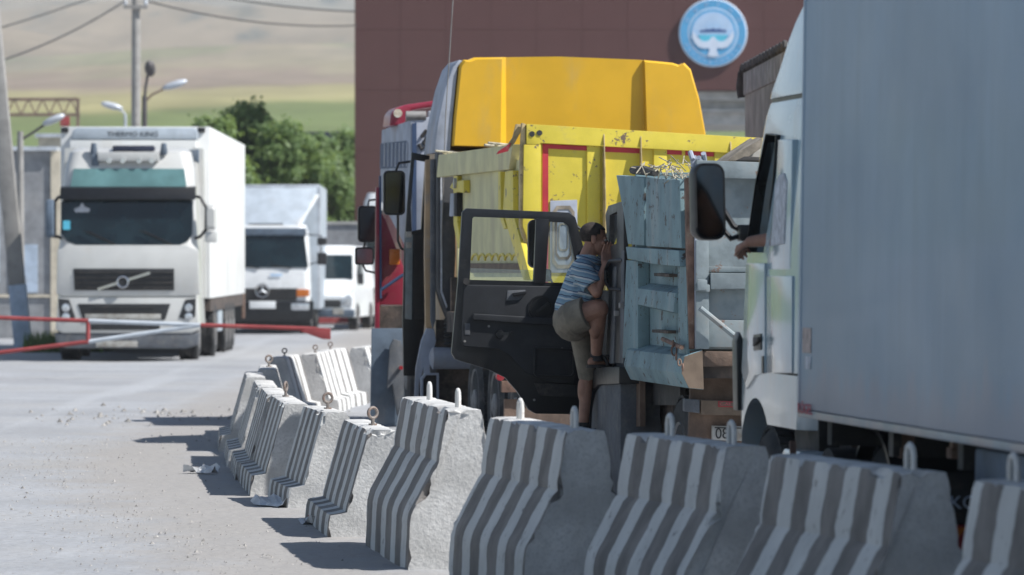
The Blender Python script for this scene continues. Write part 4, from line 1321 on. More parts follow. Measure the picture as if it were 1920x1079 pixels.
    MB().prism(hb, 'x', .098, .11).obj("handle_recess", M['black_plastic'], dr, bev=.003)
    hb = [fw.side(*q, .10) for q in ((1418, 650), (1418, 633), (1427, 632), (1427, 640))]
    MB().prism(hb, 'x', .080, .095).obj("handle", M['dark_metal'], dr, bev=.004)
    kb = [fw.side(*q, .104) for q in ((1429, 700), (1429, 668), (1432, 668), (1432, 700))]
    MB().prism(kb, 'x', .10, .108).obj("key_plate", M['black_plastic'], dr)
    MB().loft([rrect(.178, 2.322, .365, 1.70, 2.692, r), rrect(.176, 2.324, .365, 1.68, 2.712, r)]).obj("roof_ledge", M['black_plastic'], p)
    MB().loft([rrect(.170, 2.33, .345, 1.71, 2.714, r), rrect(.172, 2.328, .345, 1.68, 2.75, r), rrect(.19, 2.31, .345, 1.56, 2.86, r), rrect(.21, 2.29, .345, 1.43, 3.0, r), rrect(.23, 2.27, .345, 1.33, 3.1, r),
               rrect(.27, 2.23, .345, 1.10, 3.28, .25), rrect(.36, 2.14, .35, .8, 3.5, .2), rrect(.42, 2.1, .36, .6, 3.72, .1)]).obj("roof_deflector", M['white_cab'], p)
    MB().box(.19, .34, .33, .50, 3.12, 3.7).obj("air_intake", M['black_plastic'], p, bev=.02)
    MB().box(.3, .5, .05, .3, 1.6, 3.3).obj("intake_duct", M['black_plastic'], p)
    # black wind flap at the front corner and step
    fl = [fw.rear(*q, 2.16) for q in ((1379, 770), (1377, 640), (1384, 622), (1392, 640), (1390, 770))]
    MB().prism(fl, 'y', 2.10, 2.24).obj("wind_flap", M['black_plastic'], p, bev=.01)
    hk = [fw.rear(*q, 1.80) for q in ((1434, 262), (1434, 232), (1441, 215), (1445, 232), (1441, 250))]
    MB().prism(hk, 'y', 1.76, 1.84).obj("camera_arm", M['black_plastic'], p, bev=.008)
    y_, z_ = fw.side(1475, 815, .12)
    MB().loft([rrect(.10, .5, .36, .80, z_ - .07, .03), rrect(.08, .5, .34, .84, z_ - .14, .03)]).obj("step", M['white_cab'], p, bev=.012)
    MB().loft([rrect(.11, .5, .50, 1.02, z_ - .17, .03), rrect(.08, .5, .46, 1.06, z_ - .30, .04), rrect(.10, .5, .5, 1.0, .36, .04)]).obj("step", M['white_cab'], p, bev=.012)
    MB().box(.2, .55, .37, 1.0, .4, z_ + .1).obj("step_well", M['dark_metal'], p)
    MB().beam((.06, .36, z_ - .02), (.06, .30, z_ - .22), .03, .03).obj("hose_bracket", M['rust'], p)
    MB().lathe([(0, .30), (1.2, .30)], (.15, -.1, .62), 'x', 20).obj("fuel_tank", M['dark_metal'], p)
    MB().box(.3, 2.2, .05, .34, .8, 1.3).obj("chassis_box", M['chassis'], p)
    # mirror
    x0, zt = fw.rear(1300, 306, 2.05)
    x1, zb = fw.rear(1362, 451, 2.05)
    pm = Vector(((x0 + x1) / 2, 2.05, (zt + zb) / 2))
    head = Vector((.42, 1.36, 2.28))
    camd = Vector((-1.413, -24.0, 0)); camd = Vector((camd.x * math.cos(fw.a) + camd.y * math.sin(fw.a), -camd.x * math.sin(fw.a) + camd.y * math.cos(fw.a), EYE)) - pm
    nrm = camd.normalized() + (head - pm).normalized()
    nrm.normalize()
    ang = math.atan2(nrm.x, -nrm.y)
    tilt = math.asin(nrm.z)
    mirror(p, x0, x1, zb, zt, 2.05, .11, .06, 'mirror_cab', facing=(-tilt, 0, min(.5, ang)))
    arm = [fw.rear(*q, 2.08) for q in ((1352, 385), (1376, 424), (1392, 432))]
    MB().tube([(a, 2.10, b) for a, b in arm], .018, 8).obj("mirror_arm", M['black_plastic'], p)
    arm = [fw.rear(*q, 2.08) for q in ((1352, 425), (1372, 448), (1395, 440))]
    MB().tube([(a, 2.10, b) for a, b in arm], .016, 8).obj("mirror_arm", M['black_plastic'], p)
    a, b = fw.rear(1394, 432, 2.08)
    MB().box(a - .03, a + .12, 2.02, 2.12, b - .06, b + .03).obj("mirror_bracket", M['black_plastic'], p, bev=.01)
white_truck()
for o in list(white.children):       # the cab stands upright; only the trailer leans on its springs
    if not any(k in o.name for k in ("trailer", "rail", "trim", "sticker", "marker", "cross_member", "wheel", "locker", "hook")):
        o.rotation_euler.y -= R(0.9)
        o.location.x -= o.location.z * 0.0157

# ------------------------------------------------------------------ blue tipper with the open door
fb = Frame(1.2, 32.7, 8.0)
blue = thing("tipper_truck", "faded blue tipper truck with battered bed and wide open black door", "truck", (1.2, 32.7, 0), R(8.0), "trucks queuing away from the camera")
def S(px, py, x=0.0):
    return fb.side(px, py, x)
def Q(px, py, y=0.0):
    return fb.rear(px, py, y)
def blue_truck():
    p = blue
    # ---- side of the bed
    def plank(poly, x0, x1, name, m='blue_bed', bev=.006, xr=0.0):
        return MB().prism([S(a, b, xr) for a, b in poly], 'x', x0, x1).obj(name, M[m], p, bev=bev)
    plank([(1164, 329), (1216, 333), (1216, 461), (1186, 458), (1178, 400)], -.035, .03, "side_board")
    plank([(1219, 333), (1282, 338), (1286, 466), (1219, 462)], -.03, .03, "side_board")
    plank([(1186, 463), (1286, 470), (1288, 500), (1240, 496), (1189, 486)], -.05, .03, "side_ledge")
    plank([(1174, 480), (1290, 490), (1290, 672), (1170, 678)], .075, .10, "side_panel")
    plank([(1177, 488), (1199, 490), (1199, 668), (1170, 672)], -.012, .073, "side_post")
    plank([(1274, 500), (1290, 500), (1292, 668), (1275, 668)], -.012, .073, "side_post")
    ra = [S(*q, 0) for q in ((1203, 541), (1274, 550), (1274, 594), (1203, 578))]
    MB().loft([[(.07, ra[0][0], ra[0][1] + .04), (-.03, ra[0][0], ra[0][1]), (-.045, ra[3][0], ra[3][1] + .03), (.07, ra[3][0], ra[3][1])],
               [(.07, ra[1][0], ra[1][1] + .04), (-.03, ra[1][0], ra[1][1]), (-.045, ra[2][0], ra[2][1] + .03), (.07, ra[2][0], ra[2][1])]]).obj("side_rail", M['blue_bed'], p, bev=.008)
    for q in ((1226, 1254, 515), (1222, 1252, 621)):
        a, b = S(q[0], q[2], 0), S(q[1], q[2] + 2, 0)
        MB().beam((.03, a[0], a[1]), (.03, b[0], b[1]), .06, .022).obj("rope_peg", M['chassis'], p, bev=.004)
    # flared skirt along the foot of the bed
    z0, z1, z2, z3 = S(1295, 656)[1], S(1295, 668)[1], S(1295, 700)[1], S(1280, 726)[1]
    sec = [(.08, z0), (-.045, z1), (-.065, z2), (-.015, z3), (.09, z3 - .01)]
    yf = S(1186, 690)[0]
    MB().loft([[(x, -.10, z) for x, z in sec], [(x, yf, z) for x, z in sec]]).obj("bed_skirt", M['blue_bed'], p, bev=.008)
    ep = [(x * .98 + .001, z) for x, z in sec[1:]]
    MB().prism([(x, z) for x, z in ((-.044, z1 - .004), (-.064, z2), (-.014, z3 + .002), (.088, z3 - .007), (.079, z0 - .006))], 'y', -.112, -.101).obj("skirt_end", M['tan_board'], p)
    # front wall, floor and inside
    yF = S(1178, 500)[0]
    MB().box(.05, 2.32, yF - .05, yF, 1.1, 2.5).obj("front_board", M['blue_bed'], p, bev=.008)
    MB().box(.05, 2.32, 0.02, yF - .05, 1.05, 1.2).obj("bed_floor", M['chassis'], p)
    MB().box(2.27, 2.35, 0.02, yF - .06, 1.2, 2.48).obj("far_side_board", M['blue_bed'], p, bev=.008)
    # rusty hinge post and grey strips at the rear edge
    MB().prism([Q(*q, -.02) for q in ((1284, 336), (1294, 332), (1300, 440), (1301, 655), (1291, 655))], 'y', -.05, .02).obj("hinge_post", M['rust'], p, bev=.006)
    MB().prism([Q(*q, -.02) for q in ((1295, 292), (1303, 292), (1305, 450), (1303, 655), (1301.5, 655), (1300, 440))], 'y', -.075, .0).obj("edge_post", M['pale_panel'], p, bev=.005)
    a = Q(1296, 290, -.06)
    for q in (((1298, 300), (1295, 285)), ((1308, 296), (1318, 306)), ((1318, 288), (1322, 300))):
        u, v = Q(*q[0], -.06), Q(*q[1], -.06)
        MB().cyl((u[0], -.08, u[1]), (v[0], -.04, v[1]), .018, n=8).obj("hinge_pin", M['pale_panel'], p)
    # ---- tailgate
    tg = MB().prism([Q(*q) for q in ((1304, 318), (1500, 322), (1500, 655), (1304, 655))], 'y', -.02, .02).obj("tailgate", M['grey_gate'], p)
    def rail(poly, y0, y1, name="gate_rail", m='grey_gate'):
        return MB().prism([Q(*q, -.05) for q in poly], 'y', y0, y1).obj(name, M[m], tg, bev=.008)
    rail([(1302, 301), (1505, 308), (1505, 338), (1302, 334)], -.13, -.021)
    rail([(1303, 450), (1327, 452), (1328, 655), (1303, 655)], -.09, -.021, "gate_post")
    rail([(1300, 532), (1328, 534), (1328, 548), (1300, 546)], -.12, -.091, "gate_hinge")
    rail([(1303, 524), (1322, 525), (1322, 545), (1303, 545)], -.14, -.121, "gate_hinge")
    rail([(1329, 512), (1505, 514), (1505, 540), (1329, 543)], -.12, -.021)
    rail([(1329, 600), (1505, 603), (1505, 652), (1329, 652)], -.045, -.021)
    rail([(1329, 500), (1505, 503), (1505, 511), (1329, 511)], -.035, -.021)
    for px_ in (1450, 1480):
        rail([(px_, 345), (px_ + 10, 345), (px_ + 10, 510), (px_, 510)], -.06, -.021, "gate_post")
    u, v = Q(1312, 578, -.14), Q(1392, 643, -.14)
    MB().cyl((u[0], -.15, u[1]), (v[0], -.15, v[1]), .02, n=10).obj("prop_rod", M['grey_gate'], tg)
    # chassis end
    MB().prism([Q(*q, .0) for q in ((1291, 658), (1500, 662), (1500, 684), (1310, 688), (1298, 678))], 'y', -.06, .3).obj("rear_beam", M['brown_mud'], p, bev=.008)
    MB().prism([Q(*q, .25) for q in ((1296, 690), (1500, 690), (1500, 840), (1290, 840))], 'y', .25, .30).obj("rear_board", M['brown_mud'], p, bev=.006)
    bar = MB().prism([Q(*q, .15) for q in ((1313, 750), (1500, 756), (1500, 781), (1313, 778))], 'y', .12, .24).obj("bumper_bar", M['tan_board'], p, bev=.01)
    MB().prism([Q(*q, .15) for q in ((1284, 748), (1311, 750), (1311, 775), (1284, 772))], 'y', .13, .24).obj("bumper_block", M['dust_grey'], p, bev=.006)
    MB().prism([Q(*q, .15) for q in ((1345, 752), (1376, 753), (1376, 764), (1345, 763))], 'y', .112, .119).obj("red_marking", M['red_lens'], bar)
    MB().prism([Q(*q, .15) for q in ((1347, 754), (1374, 755), (1374, 762), (1347, 761))], 'y', .108, .1115).obj("marking_field", M['tan_board'], bar)
    u = Q(1350, 761, .10); v = Q(1371, 755, .10)
    text("marking_lettering", "C-AE", M['red_ink'], bar, (u[0], .1075, u[1] + .003), (1, 0, 0), (0, 0, 1), v[0] - u[0], (v[1] - u[1]) * .8)
    pl = MB().prism([Q(*q, .15) for q in ((1338, 799), (1420, 801), (1420, 829), (1338, 826))], 'y', .20, .245).obj("number_plate", M['plate'], p, bev=.004)
    u = Q(1342, 823, .19); v = Q(1366, 803, .19)
    text("plate_lettering", "08", M['ink'], pl, (u[0], .197, u[1]), (1, 0, 0), (0, 0, 1), v[0] - u[0], v[1] - u[1])
    MB().prism([Q(*q, .2) for q in ((1340, 801), (1418, 803), (1418, 805), (1340, 803))], 'y', .195, .1995).obj("plate_border", M['ink'], pl)
    # chain
    pin = [S(1243, 636, -.06), S(1278, 652, -.06)]
    MB().cyl((-.06, pin[0][0], pin[0][1]), (-.06, pin[1][0], pin[1][1]), .016, n=8).obj("latch_pin", M['rust'], p)
    cpts = [(1262, 645), (1264, 657), (1268, 669), (1274, 680), (1280, 689)]
    for k, q in enumerate(cpts):
        y, z = S(q[0], q[1], -.08)
        rr = .03 if k in (1,) else .018
        pts = [(-.08 + (rr * .6 * math.cos(a) if k % 2 else 0), y + (0 if k % 2 else rr * .9 * math.cos(a)), z + rr * 1.25 * math.sin(a)) for a in [2 * math.pi * j / 12 for j in range(12)]]
        MB().tube(pts, .006, 6, closed=True).obj("chain_link", M['rust'], p)
    # chassis and wheels
    MB().box(.75, .95, 0.3, 5.2, .62, .9).box(1.4, 1.6, .3, 5.2, .62, .9).obj("chassis_rail", M['chassis'], p)
    for x in (.13, .42):
        wheel(p, (x, 1.05, .45), .45, .25)
    wheel(p, (2.2, 1.05, .45), .45, .25, 1)
    MB().box(.3, 2.0, 1.6, 3.0, .5, .95).obj("underbody", M['chassis'], p)
    y, z = S(1150, 757, .02)
    o = MB().box(-.06, .3, -.22, .22, -.055, .055).obj("battery_box", M['brown_mud'], p, bev=.01)
    o.location = (.06, y - .15, z); o.rotation_euler = (R(-30), 0, 0)
    for (cx, top, bot) in ((1150, 772, 930), (1172, 768, 930)):
        yy = S(cx, 850, .05)[0]
        zt, zb = S(cx, top, .05)[1], .25
        MB().prism([(yy - .16, zb), (yy - .2, zt - .12), (yy - .12, zt - .02), (yy + .02, zt), (yy + .17, zt - .05), (yy + .2, zb)], 'x', .02, .3).obj("mudguard", M['dust_grey'], p, bev=.03)
    MB().prism([(a, b) for a, b in (S(1178, 670, .1), S(1200, 668, .1), S(1200, 800, .1), S(1178, 800, .1))], 'x', .1, .14).obj("frame_plate", M['brown_mud'], p)
    MB().prism([(a, b) for a, b in (S(1222, 712, .2), S(1275, 722, .2), S(1275, 760, .2), S(1222, 760, .2))], 'x', .2, .24).obj("frame_plate", M['dark_metal'], p)
    # ---- cab
    yr, yd, yh = 2.70, S(1136, 500, .05)[0], 4.75
    cab = MB()
    cab.box(.07, 2.2, yr, yr + .06, 1.02, 2.30)
    cab.box(.07, 2.2, yr + .06, yh + .35, .98, 1.06)
    cab.box(2.12, 2.2, yr + .06, yh + .35, 1.06, 2.3)
    cab.box(.10, 2.2, yh + .352, yh + .42, 1.0, 1.62)
    cab.loft([[(x0, y, 2.28), (x0 + .02, y, 2.36), (x0 + .14, y, 2.43), (2.08, y, 2.43), (2.18, y, 2.36), (2.2, y, 2.28)] for x0, y in ((.07, yr), (.08, yr + .5), (.17, yd - .02), (.27, yd + .35), (.33, yh), (.36, yh + .26))])
    cab.beam((.12, yh + .38, 1.6), (.37, yh + .20, 2.3), .07, .07)
    cab.beam((2.15, yh + .38, 1.6), (2.13, yh + .18, 2.3), .07, .07)
    cb = cab.obj("cab", M['cab_dark'], p, bev=.006)
    MB().loft([[(.16, yh + .37, 1.62), (2.12, yh + .37, 1.62), (2.1, yh + .2, 2.28), (.40, yh + .2, 2.28)], [(.16, yh + .38, 1.62), (2.12, yh + .38, 1.62), (2.1, yh + .21, 2.28), (.40, yh + .21, 2.28)]]).obj("windscreen", M['clear_glass'], cb, smooth=False)
    # pillar panel with the narrow rear window
    pil = [S(*q, .05) for q in ((1140, 680), (1146, 560), (1142, 440), (1140, 402), (1145, 386), (1174, 377), (1174, 682))]
    o = MB().prism(pil, 'x', .03, .068).obj("door_pillar", M['cab_dark'], cb, bev=.006)
    wn_ = [S(*q, .05) for q in ((1147, 464), (1148, 404), (1162, 397), (1161, 457))]
    boolean(o, [MB().prism(wn_, 'x', -.05, .15).obj("cut", M['interior'])])
    MB().prism([S(*q, .03) for q in ((1167, 470), (1172, 470), (1171, 682), (1164, 682))], 'x', .022, .03).obj("drip_strip", M['dust_grey'], cb)
    MB().prism([S(*q, .03) for q in ((1152, 500), (1158, 500), (1153, 682), (1145, 682))], 'x', .018, .03).obj("pillar_rib", M['dust_grey'], cb, bev=.004)
    gh = [S(*q, -.03) for q in ((1153, 488), (1143, 490), (1136, 505), (1136, 528), (1143, 542), (1151, 544))]
    MB().tube([(.03 if k in (0, 5) else -.03, a, b) for k, (a, b) in enumerate(gh)], .014, 8).obj("grab_handle", M['black_plastic'], cb)
    for q in ((1167, 573), (1158, 588)):
        a, b = S(*q, .02)
        MB().box(-.005, .03, a - .03, a + .03, b - .02, b + .02).obj("door_catch", M['rim'], cb, bev=.005)
    MB().loft([rrect(.35, .85, 3.1, 3.6, 1.08, .08), rrect(.35, .85, 3.1, 3.6, 1.38, .08)]).loft([rrect(.35, .85, 2.85, 3.05, 1.3, .05), rrect(.4, .8, 2.8, 2.95, 2.0, .05)]).obj("driver_seat", M['interior'], cb)
    MB().box(.2, 2.1, 4.55, 5.05, 1.1, 1.62).obj("dashboard", M['interior'], cb, bev=.03)
    sw = [(0.6 + .22 * math.cos(a), 4.4 - .1 * math.sin(a), 1.62 + .14 * math.sin(a)) for a in [2 * math.pi * k / 20 for k in range(20)]]
    MB().tube(sw, .014, 8, closed=True).cyl((.6, 4.4, 1.62), (.6, 4.6, 1.4), .03).obj("steering_wheel", M['black_plastic'], cb)
    # fender, wheel and step below the cab
    fo = [S(*q, -.02) for q in ((1168, 688), (1130, 689), (1110, 699), (1098, 722), (1092, 770), (1088, 860), (1086, 960), (1104, 960), (1106, 860), (1110, 770), (1117, 735), (1128, 722), (1168, 720))]
    MB().prism(fo, 'x', -.05, .30).obj("fender_lip", M['black_plastic'], p, bev=.012)
    fi = [S(*q, 0) for q in ((1168, 719), (1130, 722), (1118, 735), (1112, 770), (1110, 960), (1168, 960))]
    MB().prism(fi, 'x', -.02, .28).obj("fender", M['dust_grey'], p, bev=.012)
    wheel(p, (.16, 4.45, .45), .45, .25)
    wheel(p, (2.15, 4.45, .45), .45, .25, 1)
    MB().box(-.12, .3, 3.45, 4.72, .385, .435).obj("step", M['dark_metal'], p, bev=.01)
    MB().box(.302, .33, 3.45, 4.75, .385, 1.0).obj("step_back", M['dark_metal'], p)
    # ---- open door, hinged at its front edge
    D = lambda px, py: Q(px, py, yh)
    out = [(866, 398), (874, 391), (1066, 399), (1078, 408), (1095, 470), (1094, 560), (1093, 770), (1088, 777), (1004, 776), (990, 768), (968, 733), (946, 708), (915, 693), (853, 674), (846, 662), (848, 640), (859, 520)]
    d = MB().prism([D(*q) for q in out], 'y', yh - .025, yh + .035).obj("door", M['black_plastic'], p, bev=.006)
    w1 = MB().prism([D(*q) for q in ((888, 407), (1002, 411), (1005, 414), (1000, 528), (880, 525), (885, 410))], 'y', yh - .2, yh + .2).obj("cut", M['black_plastic'])
    w2 = MB().prism([D(*q) for q in ((1029, 416), (1058, 418), (1064, 424), (1086, 531), (1022, 530))], 'y', yh - .2, yh + .2).obj("cut", M['black_plastic'])
    boolean(d, [w1, w2])
    MB().prism([D(*q) for q in ((881, 503), (1001, 507), (1000, 529), (880, 526))], 'y', yh + .003, yh + .007).obj("window_glass", M['clear_glass'], d, smooth=False)
    MB().prism([D(*q) for q in ((1028, 415), (1059, 417), (1065, 423), (1087, 532), (1021, 531))], 'y', yh + .003, yh + .007).obj("quarter_glass", M['clear_glass'], d, smooth=False)
    MB().prism([D(*q) for q in ((1004, 410), (1028, 412), (1021, 532), (1000, 530))], 'y', yh - .035, yh - .024).obj("window_channel", M['black_plastic'], d, bev=.004)
    MB().prism([D(*q) for q in ((868, 541), (873, 534), (1076, 538), (1082, 548), (1082, 700), (1074, 720), (1030, 716), (985, 700), (955, 668), (935, 655), (868, 650), (863, 640))], 'y', yh - .045, yh - .024).obj("trim_panel", M['grey_trim'], d, bev=.012, seg=3)
    MB().prism([D(*q) for q in ((884, 588), (1084, 600), (1084, 614), (960, 606), (884, 600))], 'y', yh - .085, yh - .044).obj("armrest", M['grey_trim'], d, bev=.012, seg=3)
    MB().prism([D(*q) for q in ((950, 545), (984, 544), (980, 556), (972, 563), (948, 564))], 'y', yh - .05, yh - .044).obj("handle_recess", M['dust_grey'], d, bev=.003)
    MB().prism([D(*q) for q in ((958, 550), (985, 546), (984, 552), (960, 557))], 'y', yh - .075, yh - .05).obj("inner_handle", M['black_plastic'], d, bev=.005)
    MB().prism([D(*q) for q in ((870, 606), (880, 607), (880, 628), (870, 628))], 'y', yh - .05, yh - .044).obj("lock_plate", M['dust_grey'], d, bev=.003)
    pk = MB().frame([D(*q) for q in ((998, 650), (1072, 654), (1077, 660), (1077, 702), (1070, 709), (1004, 707), (998, 700))], [D(*q) for q in ((1003, 655), (1069, 659), (1072, 663), (1072, 700), (1067, 704), (1007, 702), (1003, 697))], 'y', yh - .075, yh - .044).obj("door_pocket", M['black_plastic'], d, bev=.004)
    cx, cz = D(935, 627)
    MB().cyl((cx, yh - .045, cz), (cx, yh - .075, cz), .035, .03, 16).beam((cx, yh - .075, cz), (cx + .09, yh - .085, cz + .012), .02, .02).cyl((cx + .09, yh - .08, cz + .012), (cx + .09, yh - .125, cz + .012), .013, n=8).obj("window_crank", M['black_plastic'], d)
    cx, cz = D(1012, 578)
    MB().lathe([(yh - .045, .10), (yh - .055, .10), (yh - .055, .085), (yh - .048, .08)], (cx, 0, cz), 'y', 24).beam((cx - .03, yh - .06, cz - .03), (cx + .06, yh - .07, cz + .04), .025, .02).obj("speaker_ring", M['black_plastic'], d)
    cx, cz = D(873, 528)
    MB().cyl((cx, yh - .024, cz), (cx, yh - .06, cz), .028, n=14).obj("door_buffer", M['dark_metal'], d)
    for q in ((870, 640), (915, 612), (1052, 654), (1000, 750)):
        cx, cz = D(*q)
        MB().cyl((cx, yh - .04, cz), (cx, yh - .052, cz), .010, n=8).obj("screw", M['rim'], d)
    MB().prism([D(*q) for q in ((1000, 718), (1080, 722), (1082, 745), (1010, 742))], 'y', yh - .05, yh - .024).obj("kick_strip", M['dark_metal'], d, bev=.006)
    # mirrors beyond the door
    x0, zt = Q(990, 412, yh + .25); x1, zb = Q(1019, 503, yh + .25)
    mirror(p, x0, x1, zb, zt, yh + .25, .07, .05, 'mirror', facing=(-.02, 0, 0))
    x0, zt = Q(1016, 505, yh + .25); x1, zb = Q(1034, 529, yh + .25)
    mirror(p, x0, x1, zb, zt, yh + .25, .05, .02, 'mirror')
    a, b = Q(1012, 412, yh + .3), Q(1080, 440, yh + .3)
    MB().tube([(a[0], yh + .3, a[1] + .04), (a[0] + .15, yh + .3, a[1] + .05), (0.1, yh + .3, b[1])], .012, 8).tube([(x0 + .04, yh + .3, zt), (x0 + .1, yh + .3, zb - .03), (.1, yh + .3, zb - .02)], .012, 8).obj("mirror_arm", M['black_plastic'], p)
M['grey_trim'] = mat("charcoal_door_trim", (0.017, 0.019, 0.023), 0.55, var=0.2, vscale=4, dirt=(0.05, 0.048, 0.046), damt=0.35, dscale=3, bump=0.0008, bscale=120)
blue_truck()

# load and rubbish lying on the blue bed
def bed_load():
    r = random.Random(11)
    root = blue.matrix_basis
    def W(v): return Matrix.Translation((1.2, 32.7, 0)) @ Matrix.Rotation(R(8), 4, 'Z') @ Vector(v)
    # straw and twigs on top of the side
    mb = MB()
    a, b = S(1190, 322), S(1286, 326)
    for k in range(90):
        u = r.random()
        y, z = a[0] + (b[0] - a[0]) * u, a[1] + (b[1] - a[1]) * u
        c = W((r.uniform(-.03, .2), y + r.gauss(0, .06), z + r.uniform(-.03, .055) * (1.6 if .45 < u < .85 else 1)))
        d = Vector((r.gauss(0, .5), r.gauss(0, 1), r.gauss(0, .35))).normalized() * r.uniform(.03, .09)
        mb.beam(c - d, c + d, .006, .006)
    tag(mb.obj("straw", M['straw'], smooth=False), "tangle of dry straw and frayed rope along the blue bed's edge", None, kind='stuff')
    y0, z0 = S(1187, 322); y1, z1 = S(1222, 322)
    o = MB().tube([W((.0, y0, z0 + .01)), W((.02, (y0 + y1) / 2, z0 + .0)), W((.03, y1, z1 - .01))], [.03, .035, .025], 8).obj("rolled_sheet", M['tarp_dark'])
    tag(o, "rolled dark sheet lying on the blue bed's edge among straw", "sheet")
    o = MB().loft([[W(q) for q in ((.12, yy, 1.2), (2.25, yy, 1.2), (2.25, yy, zz), (.9, yy, zz + .03), (.12, yy, zz - .1))] for yy, zz in ((.06, 2.30), (.8, 2.42), (1.6, 2.44), (2.4, 2.40))]).obj("cargo_heap", M['old_concrete'], bev=.02)
    tag(o, "grey rubble heaped inside the blue bed", "rubble heap")
    # folded boards and cloth on the tailgate
    def ledge(pxs, y0, y1, m, name, lab, cat, rough):
        pts = [fb.rear(*q, 0.1) for q in pxs]
        lo, hi = [], []
        loops = []
        for k in range(5):
            y = y0 + (y1 - y0) * k / 4
            loops.append([W((x + r.gauss(0, rough), y, z + r.gauss(0, rough))) for x, z in pts])
        o = MB().loft(loops).obj(name, M[m], bev=.004, angle=20)
        tag(o, lab, cat)
    ledge([(1362, 303), (1376, 290), (1420, 262), (1428, 258), (1426, 275), (1390, 300)], .03, .5, 'wood', "board", "weathered board propped on the blue tailgate's top rail", "board", .006)
    ledge([(1400, 300), (1403, 284), (1418, 277), (1450, 270), (1470, 272), (1470, 300)], .12, .55, 'plastic_rag', "cloth_bundle", "crumpled pale cloth bundle on the blue truck's load", "cloth", .012)
    ledge([(1376, 304), (1392, 295), (1425, 296), (1440, 304)], .02, .3, 'tarp_dark', "cloth_bundle", "dark folded cloth beneath the board on the blue truck's load", "cloth", .008)
bed_load()

